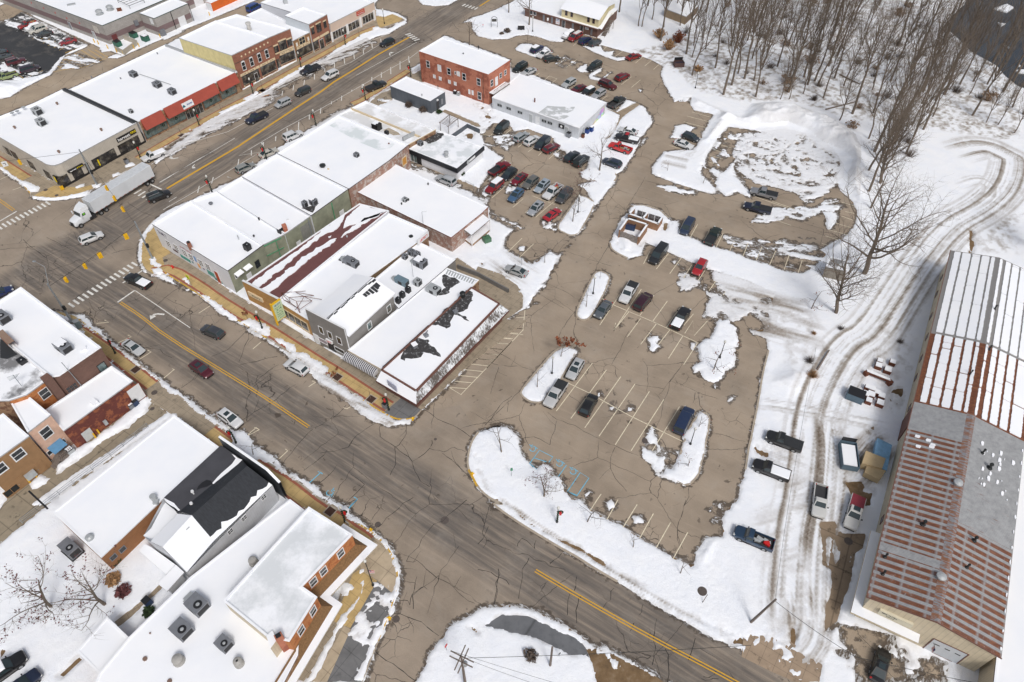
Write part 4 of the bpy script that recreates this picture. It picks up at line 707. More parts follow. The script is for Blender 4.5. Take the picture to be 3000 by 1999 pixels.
# ---------------------------------------------------------------- buildings
k=N("half bare roof");p=k.geo();k.color(k.mix(k.ramp(k.noise(p,1.6,6,.75),[(.55,0),(.70,.9)]),(.045,.043,.043),(.62,.64,.66)));k.set(Roughness=.7);SOOT=k.m
def rag(pts,amp=.45):
 o=[];pts=list(pts)
 for v in resample(pts+[pts[0]],.35)[:-1]:
  a_=fbm(np.array([v.x*1.1]),np.array([v.y*1.1]),1.0,4,77)[0];b_=fbm(np.array([v.x*1.1+50]),np.array([v.y*1.1]),1.0,4,78)[0];o.append(Vector((v.x+a_*amp*1.6,v.y+b_*amp*1.6,v.z)))
 return o
class Bld:
 def __init__(s,name,label,spec,h,walls,par=.35,roofmat=None,ringmat=None,ring=.22,z0=0.0,cat="building",roofname="roof"):
  pts=GP(spec,h)if isinstance(spec,str)else spec;s.pts=pts;s.h=h;n=len(pts)
  A=sum(pts[k][0]*pts[(k+1)%n][1]-pts[(k+1)%n][0]*pts[k][1]for k in range(n));s.sg=1 if A>0 else-1
  c=sum(pts,Vector())/n;s.root=empty(name,(c.x,c.y,z0),label,cat);s.z0=z0;s.n=n
  wl=walls if isinstance(walls,list)else[walls]*n;wl=(wl+[wl[-1]]*n)[:n];ms=list(dict.fromkeys(wl));b=MB()
  for k in range(n):
   a,d=pts[k],pts[(k+1)%n];f=[(a.x,a.y,z0-.3),(d.x,d.y,z0-.3),(d.x,d.y,h-.1),(a.x,a.y,h-.1)]
   b.face(f if s.sg>0 else f[::-1],ms.index(wl[k]))
  b.build("wall",ms,s.root)
  o_,i_=inset(pts,-.05),inset(pts,ring);b=MB()
  for k in range(n):
   k2=(k+1)%n;a0,a1,c0,c1=o_[k],o_[k2],i_[k],i_[k2]
   for f,mi in(([(*a0,h),(*a1,h),(*c1,h),(*c0,h)],1),([(*a0,h-.22),(*a1,h-.22),(*a1,h),(*a0,h)],0),([(*c1,h-par-.05),(*c0,h-par-.05),(*c0,h),(*c1,h)],1)):b.face(f if s.sg>0 else f[::-1],mi)
  b.build("parapet",[ringmat or plain("coping",(.40,.41,.42),.5,.1),RSNOW],s.root)
  b=MB();rp=[(p_[0],p_[1],h-par)for p_ in inset(pts,ring-.03)];b.face(rp if s.sg>0 else rp[::-1]);s.roof=b.build(roofname,roofmat or RSNOW,s.root)
 def edge(s,e):
  a,d=s.pts[e],s.pts[(e+1)%s.n];t_=(d-a);t_.z=0;L=t_.length;t_.normalize();nrm=Vector((t_.y,-t_.x,0))*s.sg
  return a,t_,nrm,L
 def at(s,e,px):
  a,t_,nrm,L=s.edge(e);r_=Vector(ray(px));c=Vector((0,0,CAM_H));k=(a-c).dot(nrm)/r_.dot(nrm);w_=c+r_*k
  return(Vector((w_.x,w_.y,0))-Vector((a.x,a.y,0))).dot(t_),w_.z
 def pos(s,e,u,z,out=0.0):
  a,t_,nrm,L=s.edge(e);return Vector((a.x,a.y,0))+t_*u+nrm*out+Vector((0,0,z))
 def slab(s,e,u0,u1,z0,z1,name,mat,d0=-.02,d1=.05,parent=None):
  if u0>u1:u0,u1=u1,u0
  a,t_,nrm,L=s.edge(e);b=MB();b.obox(s.pos(e,u0,z0,d0),t_*(u1-u0),nrm*(d1-d0),Vector((0,0,z1-z0)));return b.build(name,mat,parent or s.root)
 def win(s,e,px,w_,h_,frame=None,pane=None,name="window",mull=(1,1),fw=.09,cz=None):
  u,z=s.at(e,P(px)[0])if isinstance(px,str)else px;z=cz if cz is not None else z
  a,t_,nrm,L=s.edge(e);b=MB();up=Vector((0,0,1));u0,u1,z0,z1=u-w_/2,u+w_/2,z-h_/2,z+h_/2
  def bar(ua,ub,za,zb):b.obox(s.pos(e,ua,za,-.02),t_*(ub-ua),nrm*.09,up*(zb-za))
  bar(u0-fw,u1+fw,z1,z1+fw);bar(u0-fw,u1+fw,z0-fw*1.3,z0);bar(u0-fw,u0,z0,z1);bar(u1,u1+fw,z0,z1)
  for k in range(1,mull[0]):bar(u0+w_*k/mull[0]-.03,u0+w_*k/mull[0]+.03,z0,z1)
  for k in range(1,mull[1]):bar(u0,u1,z0+h_*k/mull[1]-.03,z0+h_*k/mull[1]+.03)
  f=b.build(name,frame or WHITE,s.root);b=MB();b.obox(s.pos(e,u0,z0,-.02),t_*w_,nrm*.045,up*h_);b.build("pane",pane or GLASS,f);return f
 def span(s,e,px1,px2):
  a,b_=s.at(e,P(px1)[0]),s.at(e,P(px2)[0]);return min(a[0],b_[0]),max(a[0],b_[0]),(a[1]+b_[1])/2
 def shop(s,e,px1,px2,z0=.55,z1=2.6,n=3,frame=None,pane=None,name="shop_window"):
  u0,u1,_=s.span(e,px1,px2);return s.win(e,((u0+u1)/2,(z0+z1)/2),u1-u0,z1-z0,frame or BLACK,pane or SHOP,name,(n,1),.07)
 def door(s,e,px,w_=1.0,h_=2.1,mat=None,frame=None,z0=None):
  u,_=s.at(e,P(px)[0]);z0=s.z0+.13 if z0 is None else z0;f=s.slab(e,u-w_/2-.08,u+w_/2+.08,z0,z0+h_+.1,"door_frame",frame or WHITE,-.02,.05)
  d=s.slab(e,u-w_/2,u+w_/2,z0,z0+h_,"door",mat or WHITE,.05,.08);s.slab(e,u+w_/2-.16,u+w_/2-.1,z0+1,z0+1.12,"handle",STEEL,.08,.14,d);return d
 def ridge_line(s):pass
def text3d(txt,loc,xdir,updir,size,mat,parent,depth=.03,name="lettering",align='CENTER',width=None,bold=False):
 if txt[0]=='~':
  rn=random.Random(txt+str(loc));n_=int(txt[1:]);x_=Vector(xdir).normalized();y_=Vector(updir).normalized();W_=width or size*n_*.6;m_=MB();z_=x_.cross(y_)
  for k in range(n_):
   c_=Vector(loc)+x_*W_*((k+.5)/n_-.5);h_=size*.36;w_=W_/n_*.36
   for _ in range(rn.choice((2,2,3))):
    if rn.random()<.5:a_=rn.choice((-w_,0,w_));m_.obox(c_+x_*(a_-w_*.3)-y_*h_-z_*depth*.5,x_*w_*.6,y_*h_*2,z_*depth)
    else:a_=rn.choice((-h_,-.1*h_,h_*.75));m_.obox(c_-x_*w_+y_*a_-z_*depth*.5,x_*w_*2,y_*h_*.4,z_*depth)
  return m_.build(name,mat,parent)
 cu=bpy.data.curves.new("t",'FONT');cu.body=txt;cu.size=size;cu.extrude=depth/2;cu.align_x=align;cu.align_y='CENTER';cu.resolution_u=2
 if bold:cu.offset=size*.022
 ob=bpy.data.objects.new("t",cu);COL.objects.link(ob);dg=bpy.context.evaluated_depsgraph_get();dg.update()
 me=bpy.data.meshes.new_from_object(ob.evaluated_get(dg));bpy.data.objects.remove(ob);bpy.data.curves.remove(cu)
 x=Vector(xdir).normalized();y=Vector(updir).normalized();zz=x.cross(y);M=Matrix((x,y,zz)).transposed().to_4x4()
 if width:
  xs=[v.co.x for v in me.vertices];k=width/(max(xs)-min(xs))if xs else 1;M=M@Matrix.Diagonal((k,1,1,1))
 M=Matrix.Translation(Vector(loc))@M;off=OFF.get(parent.name,(0,0,0))if parent else(0,0,0);me.transform(Matrix.Translation(-Vector(off))@M)
 me.materials.clear();me.materials.append(mat);me.name=name;o=bpy.data.objects.new(name,me);COL.objects.link(o)
 if parent:o.parent=parent
 return o
def wallsign(b,e,px1,px2,hh,mat,lines_,name="sign",d=.15,out=.0):
 """a flat board on a wall; lines_: (text, colour material, relative x, relative y, size, width)"""
 u0,u1,z=b.span(e,px1,px2);s_=b.slab(e,u0,u1,z-hh/2,z+hh/2,name,mat,-.02,d);a,t_,nrm,L=b.edge(e)
 xd=t_ if nrm.cross(t_).z<0 else t_
 xd=Vector((-nrm.y,nrm.x,0));
 um=(u0+u1)/2;W_=u1-u0
 for(txt,m_,rx,ry,sz,wd)in lines_:
  c=b.pos(e,um,z,d+.012)+xd*rx*W_+Vector((0,0,ry*hh));text3d(txt,c,xd,(0,0,1),sz,m_,s_,.02,width=wd*W_ if wd else None,bold=True)
 return s_
def vent(root,px,z,r=.18,h_=.7,mat=None,cap=True):
 c=G1(px,z);b=MB();b.lathe((c.x,c.y,z-.25),[(r,0),(r,h_*.7),(r*1.5,h_*.72),(r*1.5,h_),(r*.6,h_*1.15)]if cap else[(r,0),(r,h_)],8);return b.build("vent",mat or HVACG,root)
C_TAN=siding("cream panel siding",(.50,.46,.40),.33,True);BRK_RED=brick("red brick",(.34,.135,.085),(.26,.095,.06),(.28,.2,.15));BRK_BRN=brick("brown brick",(.38,.235,.13),(.29,.165,.09),(.32,.26,.2),1.0,.9,(.14,.06,.035))
BRK_DK=brick("dark brown brick",(.19,.10,.075),(.15,.078,.058),(.10,.08,.07));BRK_ORG=brick("orange painted brick",(.52,.20,.125),(.46,.165,.10),(.45,.19,.12),1.0,.32,(.27,.08,.05));BRK_YEL=brick("yellow brick",(.50,.27,.08),(.44,.22,.06),(.42,.28,.14));BRK_OLD=brick("worn painted brick",(.36,.20,.15),(.28,.12,.08),(.4,.36,.32),1.0,.9,(.46,.41,.37));BRK_MAR=brick("maroon brick",(.16,.04,.03),(.13,.032,.025),(.12,.05,.04),1.0,.75,(.30,.10,.045));BRK_ORA2=brick("orange brick",(.56,.22,.07),(.48,.175,.055),(.36,.18,.09),1.0,1.6,(.33,.10,.03))
STUC_GRN=plain("green stucco",(.25,.26,.19),.9,0,.28,.5,.2);STUC_WHT=plain("white stucco",(.70,.71,.74),.85,0,.06,.4);YELSID=siding("pale yellow siding",(.58,.50,.24),.9,True,.12);GRYSID=siding("grey siding",(.22,.208,.195),.18);BLUSID=siding("slate panel",(.085,.098,.115),.4,True,.2);WHTSID=siding("white panel",(.56,.58,.61),.3,True,.12);CRMSID=siding("cream ribbed metal",(.60,.52,.38),.3,True,.25);PINK=plain("pink plaster",(.60,.40,.30),.9,0,.14,1.2);TANST=plain("tan stucco",(.285,.165,.08),.9,0,.12,1.0);BEIGE=plain("beige render",(.58,.46,.38),.85,0,.06,.5);REDMET=siding("red ribbed metal",(.36,.07,.045),.28,True,.3,.45);MAROON=siding("maroon metal roof",(.155,.062,.058),.35,True,.2);CREAM=plain("cream trim",(.66,.54,.36),.7,0,.06);BRNFAS=plain("brown fascia",(.16,.075,.055),.7);DKGLS=glass("teal display glass",(.06,.085,.085),.12,.6)
def banded(name,c,c2):
 k=N(name);p=k.geo();sx=k.n("ShaderNodeSeparateXYZ",i_0=p);z=sx.outputs[2]
 br=k.n("ShaderNodeTexBrick",i_Vector=k.n("ShaderNodeCombineXYZ",i_0=k.math('ADD',k.math('MULTIPLY',sx.outputs[0],.8),k.math('MULTIPLY',sx.outputs[1],.6)),i_1=z).outputs[0],i_Scale=1.0,i_Mortar_Size=.02,i_Brick_Width=.8,i_Row_Height=.4)
 br.inputs["Color1"].default_value=(.9,.9,.9,1);br.inputs["Color2"].default_value=(1,1,1,1);br.inputs["Mortar"].default_value=(.75,.75,.75,1)
 m=k.math('MULTIPLY',k.math('GREATER_THAN',z,1.25),k.math('LESS_THAN',z,2.75));k.color(k.mix(1.0,k.mix(m,k.ramp(k.noise(p,.3,5,.6),[(.3,tuple(x*.85 for x in c)),(.7,tuple(x*1.1 for x in c))]),c2),br.outputs[0],'MULTIPLY'));k.set(Roughness=.9);return k.m
BLOCK=banded("grey block with plum band",(.38,.355,.33),(.21,.145,.145))
# --- harvest corner shop
b=Bld("corner_shop","cream clad corner shop with black and yellow signs and rounded corner","A 1172,1055 520,1404 470,1420 440,1420 400,1411 8,1184 -190,1075 290,888 540,767",5.5,C_TAN)
WHT_T,YEL_T,RED_T=plain("white letters",(.8,.8,.8),.5,0,0),plain("yellow letters",(.80,.62,.0),.5,0,0),plain("red letters",(.55,.03,.03),.5,0,0);BLK_T,BLU_T,GRN_T=plain("black letters",(.02,.02,.022),.5,0,0),plain("blue letters",(.03,.08,.3),.5,0,0),plain("green letters",(.05,.22,.12),.5,0,0)
wallsign(b,0,"x 1660,405","x 2095,185",1.05,BLACK,[("harvest",WHT_T,-.15,-.05,.95,.62),("10:2",YEL_T,.34,.06,.72,.27)])
wallsign(b,0,"x 525,1120","x 870,950",.5,BLACK,[("harvest",WHT_T,-.2,0,.42,.42),("& home",YEL_T,.24,0,.42,.40)],out=.4,d=.5)
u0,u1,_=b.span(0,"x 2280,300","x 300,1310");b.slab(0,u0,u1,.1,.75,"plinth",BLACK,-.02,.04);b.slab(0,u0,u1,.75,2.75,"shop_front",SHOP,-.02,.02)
for p_ in("x 2225,370","x 1680,670","x 1080,1000","x 920,1080","x 610,1250"):
 u,_=b.at(0,P(p_)[0]);b.slab(0,u-.45,u+.45,.7,2.75,"pier",C_TAN,-.02,.12)
for p_,n_ in(("x 770,1130",1),("x 1550,760",2),("x 1800,600",1)):b.win(0,p_,2.3,1.7,BLACK,SHOP,"shop_window",(n_,1),.07,1.75)
for p_ in("x 1310,870","x 1960,530"):b.door(0,p_,1.7,2.2,SHOP,BLACK)
u,_=b.at(0,P("x 1255,930")[0]);b.slab(0,u-.14,u+.14,.7,2.2,"banner",YEL_T,.1,.14)
for e_ in(1,2,3):a,t_,nr,L=b.edge(e_);b.slab(e_,0,L,.1,2.6,"entrance_glass",SHOP,-.02,.03)
u,z=b.at(4,P("E 475,200")[0]);b.slab(4,u-.5,u+.5,1.1,2.9,"hanging_sign",BLACK,.0,.25);b.slab(4,u-.3,u+.3,1.3,2.7,"sign_panel",YEL_T,.25,.28)
for p_ in("E 420,195","E 275,105","E 130,20","E 60,-30"):b.win(4,p_,2.2,1.8,BLACK,SHOP,"shop_window",(2,1),.08,1.7)
for p_ in("A 495,900","A 130,1105","A 875,1125","A 510,1315"):vent(b.root,p_,5.2,.2,.8,plain("rusty vent",(.2,.13,.1),.6))
for p_ in("A 120,1000","A 163,985","A 215,950"):
 c=G1(p_,5.2);m_=MB();m_.tube((c.x,c.y,5.1),(c.x,c.y,5.8),.04);m_.lathe((c.x,c.y,5.8),[(.1,0),(.5,.25)],10);m_.build("satellite_dish",HVACL,b.root)
m_=MB();pp=GP("A 545,760 1165,1050",5.75);kerbstrip(m_,pp,-.4,.3,5.2,5.75);m_.build("flashing",plain("black membrane",(.03,.032,.035),.6),b.root)
# --- red fascia shop
b=Bld("shop_building","long single storey shop with red ribbed metal fascia and white roof","A 1190,1046 2040,618 1420,385 600,770",5.4,[BRK_BRN,BRK_BRN,STUC_WHT,STUC_WHT])
for p1_,p2_ in(("w 165,1050","w 630,800"),("w 685,775","w 1860,165"),("w 1910,140","A 2017,617")):
 ua,ub,_=b.span(0,p1_,p2_);m_=MB()
 q0,q1,r0,r1=b.pos(0,ua,5.45,.1),b.pos(0,ub,5.45,.1),b.pos(0,ua,3.15,1.1),b.pos(0,ub,3.15,1.1);i0,i1=b.pos(0,ua,3.15,-.02),b.pos(0,ub,3.15,-.02);j0,j1=b.pos(0,ua,5.45,-.1),b.pos(0,ub,5.45,-.1)
 for f in([r0,r1,q1,q0],[i0,i1,r1,r0][::-1],[i0,r0,q0,j0],[i1,r1,q1,j1][::-1],[q0,q1,j1,j0]):m_.face(f)
 m_.build("fascia",REDMET,b.root)
for p1_,p2_,n_ in(("w 290,1400","w 790,1170",4),("w 815,1120","w 1205,940",3),("w 1625,680","w 1985,530",3),("A 1900,820","A 2030,760",3)):b.shop(0,p1_,p2_,.7,3.0,n_,plain("dark bronze frame",(.06,.06,.06),.4),DKGLS)
b.shop(0,"w 1215,900","w 1590,730",.14,2.9,5,HVACL,SHOP,"entrance")
for p_ in("w 355,1365","w 700,1175","w 993,1015","w 1785,590","w 2160,395"):
 u,z=b.at(0,P(p_)[0]);m_=MB();c=b.pos(0,u,1.9,.12);a,t_,nr,L=b.edge(0)
 for k in range(12):m_.tube(c+(t_*math.cos(k*.524)+Vector((0,0,math.sin(k*.524))))*.28,c+(t_*math.cos((k+1)*.524)+Vector((0,0,math.sin((k+1)*.524))))*.28,.08,.08,5)
 m_.build("wreath",GREENERY,b.root)
a,t_,nr,L=b.edge(0);u0,u1,z=b.span(0,"w 1110,775","w 1350,660");m_=MB();m_.obox(b.pos(0,u0,3.45,.9),t_*(u1-u0),nr*.12,Vector((0,0,1.35))-nr*.35);sg_=m_.build("sign",WHITE,b.root);xd=Vector((-nr.y,nr.x,0));upd=(Vector((0,0,1.35))-nr*.35).normalized()
text3d("Acres",b.pos(0,(u0+u1)/2,4.2,.86)+xd*.45,xd,upd,.62,BLU_T,sg_,.02,width=(u1-u0)*.52,bold=True)
m_=MB();c=b.pos(0,(u0+u1)/2,4.15,.87)-xd*1.15;m_.face([c-xd*.4-upd*.28,c+xd*.4-upd*.28,c+xd*.25+upd*.1,c-xd*.05+upd*.34,c-xd*.35+upd*.05]);m_.build("emblem",plain("teal emblem",(.02,.12,.16),.5),sg_)
for p_ in("A 1040,680","A 1355,465","A 790,668"):vent(b.root,p_,5.1,.12,.6)
m_=MB();strip(m_,GP("A 1200,640 1470,730",5.12),-.12,.12,5.16);m_.build("conduit",HVACL,b.root)
m_=MB();kerbstrip(m_,GP("A 1420,385 2030,615",5.4),-.3,.3,5.0,5.5);m_.build("flashing",plain("coping",(.40,.41,.42)),b.root)
# --- brick row up the main street
b=Bld("brick_building","two storey red brick block with pale yellow side wall and four arched windows","A 1540,325 1990,475 2322,316 1855,176",9.4,[YELSID,BRK_RED,BRK_RED,STUC_WHT])
for p_ in("y 110,735","y 290,640","y 470,545","y 640,455"):
 f=b.win(1,p_,.95,2.0,WHITE,GLASS,"window",(1,2),.1);u,z=b.at(1,P(p_)[0]);m_=MB();a,t_,nr,L=b.edge(1)
 ar=[b.pos(1,u+math.cos(R(k*30))*.58,z+1.0+math.sin(R(k*30))*.42,.05)for k in range(7)];m_.face(ar if b.sg<0 else ar);m_.build("window_arch",WHITE,b.root)
for p_ in("y 60,515","y 150,470","y 243,423","y 320,380","y 400,340","y 490,295","y 578,248","y 663,200"):
 u,z=b.at(1,P(p_)[0]);a,t_,nr,L=b.edge(1);c=b.pos(1,u,z,0);m_=MB();m_.tube(c,c+nr*.1,.26,.2,10);m_.build("medallion",CREAM,b.root)
a,t_,nr,L=b.edge(1);b.slab(1,0,L,6.9,7.05,"string_course",BRK_DK,-.02,.08)
def frontage(b,e,sects,signs,zt=3.1):
 for p1_,p2_,n_ in sects:
  b.shop(e,p1_,p2_,.85,zt,n_,plain("dark bronze frame",(.06,.06,.06),.4),SHOP);u0,u1,_=b.span(e,p1_,p2_);b.slab(e,u0,u1,.2,.8,"stall_riser",CREAM,-.02,.06)
  b.slab(e,u0+.15,u1-.15,.32,.68,"riser_panel",BRNFAS,.06,.075)
 for i_,(p1_,p2_,tx)in enumerate(signs):
  u0,u1,_=b.span(e,p1_,p2_);s_=b.slab(e,u0,u1,zt+.15,zt+.75,"sign_board",CREAM,-.02,.1);nr=b.edge(e)[2];xd=Vector((-nr.y,nr.x,0))
  if tx:text3d(tx,b.pos(e,(u0+u1)/2,zt+.45,.112),xd,(0,0,1),.36,BRNFAS,s_,.02,width=(u1-u0)*.5)
frontage(b,1,[("y 90,1080","y 460,890",3),("y 515,860","y 840,690",3)],[("y 35,980","y 205,900","~7"),("y 215,890","y 385,805","~8"),("y 395,800","y 475,765",""),("y 490,755","y 655,670","~8"),("y 665,660","y 830,580","~7")])
u,z=b.at(1,P("y 415,1030")[0]);b.door(1,"y 415,1030",1.0,2.2,SHOP,WHITE)
cc=G1("B 90,250",9.2);m_=MB();m_.lathe((cc.x,cc.y,8.9),[(.6,0),(.55,1.6),(.72,1.62),(.7,2.0)],10);m_.build("chimney",plain("pale chimney",(.5,.49,.47),.8),b.root)
b=Bld("brick_building","narrow two storey brick block with three dark square upper windows","A 2322,316 1862,178 2035,122 B 440,245",8.9,[STUC_WHT,STUC_WHT,BRK_RED,BRK_RED])
for p_,w_,h_ in(("y 860,345",1.25,1.6),("y 1010,255",2.3,2.3),("y 1165,195",1.4,1.7)):
 b.win(3,p_,w_,h_,BLACK,SHOP,"window",(1,1),.05);u,z=b.at(3,P(p_)[0]);b.slab(3,u-w_/2-.15,u+w_/2+.15,z+h_/2+.05,z+h_/2+.4,"lintel",CREAM,-.02,.1)
a,t_,nr,L=b.edge(3);b.slab(3,.2,L-.2,3.95,4.2,"cornice",CREAM,-.02,.25)
frontage(b,3,[("y 960,640","y 1290,490",3)],[("y 945,500","y 1095,420","~8"),("y 1100,415","y 1250,345","~7")],3.0);b.door(3,"y 900,690",1.2,2.4,SHOP,BRNFAS)
b=Bld("low_shop","single storey tan brick shop between two taller brick blocks","B 462,350 608,276 190,70 62,132",5.9,[brick("tan brick",(.32,.17,.075),(.26,.13,.06),(.3,.2,.13)),STUC_WHT],par=.2)
b.win(0,"y 1450,150",2.0,1.7,CREAM,GLASS,"window",(2,2),.15)
for p_ in("y 1330,240","y 1590,110"):b.win(0,p_,.5,.9,CREAM,WHITE,"blind_panel",(1,1),.1)
frontage(b,0,[("y 1330,470","y 1680,310",3)],[("y 1325,330","y 1470,255","~8"),("y 1485,245","y 1625,175","~7")],2.9)
b=Bld("brick_building","narrow two storey brick block with pale grey blank side wall","B 393,135 600,208 757,122 550,58",8.2,[plain("pale grey sheet",(.60,.65,.69),.6,0,.05),BRK_RED,BRK_RED,STUC_WHT])
for p_,w_,h_ in(("B 635,265",1.0,1.7),("B 687,240",1.7,2.2),("B 740,212",1.0,1.7)):
 b.win(1,p_,w_,h_,BLACK,SHOP,"window",(1,1),.05);u,z=b.at(1,P(p_)[0]);b.slab(1,u-w_/2-.15,u+w_/2+.15,z+h_/2+.05,z+h_/2+.35,"lintel",CREAM,-.02,.1)
frontage(b,1,[("B 640,390","B 682,370",1),("B 740,335","B 785,310",1)],[("B 635,335","B 690,310",""),("B 695,305","B 720,293",""),("B 722,295","B 770,272","")],3.0);b.door(1,"B 712,370",1.5,2.5,SHOP,WHITE)
b=Bld("shop_building","long beige shop at the far end of the brick row with red sign","B 780,205 1162,15 650,-185 185,22",5.3,[BEIGE,STUC_WHT])
wallsign(b,0,"B 1010,120","B 1078,92",1.2,plain("sign red",(.45,.06,.04),.6),[("~6",CREAM,0,.22,.4,.7),("~6",WHT_T,0,-.22,.35,.8)])
for p1_,p2_,n_ in(("B 805,290","B 922,250",5),("B 940,225","B 1030,180",3),("B 1060,160","B 1155,125",4)):b.shop(0,p1_,p2_,.6,2.7,n_,WHITE,SHOP)
for p_ in("B 795,310","B 932,250","B 1045,190","B 1163,140"):
 u,_=b.at(0,P(p_)[0]);b.slab(0,u-.35,u+.35,.1,3.0,"pier",WHITE,-.02,.2)
m_=MB();c=G1("B 400,22",5.2);m_.box((c.x,c.y,5.6),(1.1,1.1,1.2),0,.5);m_.build("roof_hatch",HVACL,b.root)
# --- big box store
b=Bld("store","very large grey block store with plum band behind the alley","A 880,218 1850,-187 1200,-600 -400,-262",5.7,BLOCK,par=.25,ringmat=plain("green coping",(.05,.09,.08),.5))
for p_ in("A 825,255","A 270,25","A 375,70","A 475,110","A 575,158","A 685,200"):
 u,z=b.at(3,P(p_)[0]);b.slab(3,u-.2,u+.2,z-.25,z+.25,"red_mark",RED_T,-.02,.03)if p_!="A 825,255" else b.slab(3,u-1,u+1,z-1,z+1,"notice_panel",plain("pale panel",(.5,.47,.42)),-.02,.05)
b.door(3,"A 825,335",1.1,2.2,HVACL);b.door(3,"A 622,262",1.0,2.2,HVACG);b.door(0,"A 1745,125",3.0,3.0,WHITE);b.door(0,"A 1000,355",1.6,2.2,plain("dark red door",(.14,.03,.03)),BLOCK)
b.slab(0,*[v for v in b.span(0,"A 1155,210","A 1185,200")[:2]],2.2,3.6,"meter_box",HVACG,-.02,.5)
c_=[G1(p_,5.55)for p_ in("A 1020,25","A 1120,75","A 1245,25","A 1150,-20")];m_=MB()
for k in range(4):
 m_.tube(c_[k]+Vector((0,0,.8)),c_[(k+1)%4]+Vector((0,0,.8)),.06);m_.tube(c_[k],c_[k]+Vector((0,0,.8)),.06)
for k in(1,2,3):m_.tube(c_[0].lerp(c_[1],k/4)+Vector((0,0,.8)),c_[3].lerp(c_[2],k/4)+Vector((0,0,.8)),.05)
m_.build("roof_frame",BLACK,b.root)
for p_ in("A 860,125","A 950,88"):
 c=G1(p_,5.4);m_=MB();m_.lathe((c.x,c.y,5.3),[(1.1,0),(1.1,.25),(.8,.3),(.8,.9),(1.0,.95),(.9,1.3),(.5,1.5)],14);m_.build("exhaust_fan",HVACL,b.root)
c=G1("A 1030,95",5.4);m_=MB();m_.box((c.x,c.y,5.8),(1.3,.8,.7),0,.5);m_.build("vent",RUST,b.root);c=G1("A 615,45",5.4);m_=MB();m_.box((c.x,c.y,5.6),(2.2,1.0,.3),0,.5);m_.build("skylight",HVACL,b.root)
b=Bld("store_annex","lower grey block annex with plum band on the alley side of the store","A 1200,113 1325,157 1612,30 1490,-15",5.4,BLOCK,par=.2,ringmat=plain("green coping",(.05,.09,.08)))
b.door(1,"A 1575,200",2.2,2.6,WHITE);u,z=b.at(1,P("A 1395,285")[0]);b.slab(1,u-.7,u+.7,.1,1.9,"grey_box",HVACG,.0,.8);u,z=b.at(0,P("A 1305,185")[0]);b.slab(0,u-.6,u+.6,z-.8,z+.8,"notice",WHITE,-.02,.05)
for p_ in("A 1490,180","A 1640,100"):
 u,_=b.at(1,P(p_)[0]);m_=MB();m_.tube(b.pos(1,u,0,.12),b.pos(1,u,5.3,.12),.1,.1,6);m_.build("downpipe",BLACK,b.root)
# --- orange brick, grey, white long, clinic
b=Bld("apartment_building","two storey orange painted brick block with peeling patches and small windows","B 1548,440 2145,640 2332,517 1750,320",8.35,BRK_ORG,ringmat=plain("orange coping",(.42,.13,.07)),par=.2)
for p_,w_,h_,f_ in(("B 1627,553",.95,1.7,GLASS),("B 1725,587",1.0,1.6,WHITE),("B 1807,615",1.0,1.6,GLASS),("B 1862,628",.35,.7,GLASS),("B 1888,635",.8,1.1,WHITE),("B 1937,662",1.0,1.7,GLASS),("B 2063,706",1.0,1.7,GLASS),("B 1682,658",.7,.8,WHITE),("B 1732,676",.7,.8,WHITE),("B 1811,704",.7,.8,WHITE),("B 1861,720",.7,.8,WHITE),("B 1983,790",.45,1.1,WHITE),("B 2011,798",.45,1.1,WHITE),("B 2070,825",1.0,1.9,GLASS)):b.win(0,p_,w_,h_,WHITE,f_,"window",(1,2 if h_>1.2 else 1),.08)
for p_,w_,h_ in(("B 2175,715",.9,1.6),("B 2250,652",.9,1.2),("B 2290,625",.8,1.2)):b.win(1,p_,w_,h_,WHITE,GLASS,"window",(1,2),.08)
b.door(1,"B 2215,695",1.0,2.2,WHITE,WHITE,4.0)
a,t_,nr,L=b.edge(1);u0,u1,_=b.span(1,"B 2150,760","B 2285,700");m_=MB();m_.obox(b.pos(1,u0,3.3,0),t_*(u1-u0),nr*1.6,Vector((0,0,.15)));m_.obox(b.pos(1,u0,3.45,.05),t_*(u1-u0),nr*1.4,Vector((0,0,.12)),1)
for k in range(13):
 pp=b.pos(1,u0+(u1-u0)*k/12,3.45,1.55);m_.tube(pp,pp+Vector((0,0,1.0)),.03,.03,4,0)
m_.tube(b.pos(1,u0,4.45,1.55),b.pos(1,u1,4.45,1.55),.05,.05,4,0)
for u in(u0,u1):m_.tube(b.pos(1,u,0,1.5),b.pos(1,u,3.4,1.5),.09,.09,5,0)
m_.build("balcony",[WOOD,RSNOW],b.root)
vent(b.root,"B 2060,430",8.2,.12,1.2,DARKST);vent(b.root,"B 1930,465",8.2,.14,.5);u,z=b.at(0,P("B 1575,600")[0]);m_=MB();m_.tube(b.pos(0,.4,0,.12),b.pos(0,.4,8.1,.12),.07);m_.build("downpipe",BRK_ORG,b.root)
m_=MB();m_.tube(b.pos(0,b.edge(0)[3]-1.6,0,.1),b.pos(0,b.edge(0)[3]-1.6,8.1,.1),.07);m_.build("downpipe",BRNFAS,b.root)
b=Bld("outbuilding","small flat roofed slate grey building beside the orange brick block","B 1300,738 1645,870 1772,790 1440,658",3.6,BLUSID,par=.15,ringmat=BLUSID)
b.door(1,"B 1710,900",1.0,2.1,BLACK,BLUSID);u,_=b.at(1,P("B 1740,870")[0]);b.slab(1,u-.3,u+.3,1.0,2.4,"meter_box",HVACG,0,.3);u,_=b.at(1,P("B 1705,865")[0]);b.slab(1,u-.25,u+.25,2.6,2.95,"wall_lamp",WHITE,0,.25);vent(b.root,"B 1713,765",3.5,.07,1.1,DARKST);vent(b.root,"B 1575,825",3.5,.12,.7,HVACL)
m_=MB();pp=b.pos(1,.15,0,.1);m_.tube(pp,pp+Vector((0,0,3.5)),.06);m_.build("downpipe",BLUSID,b.root)
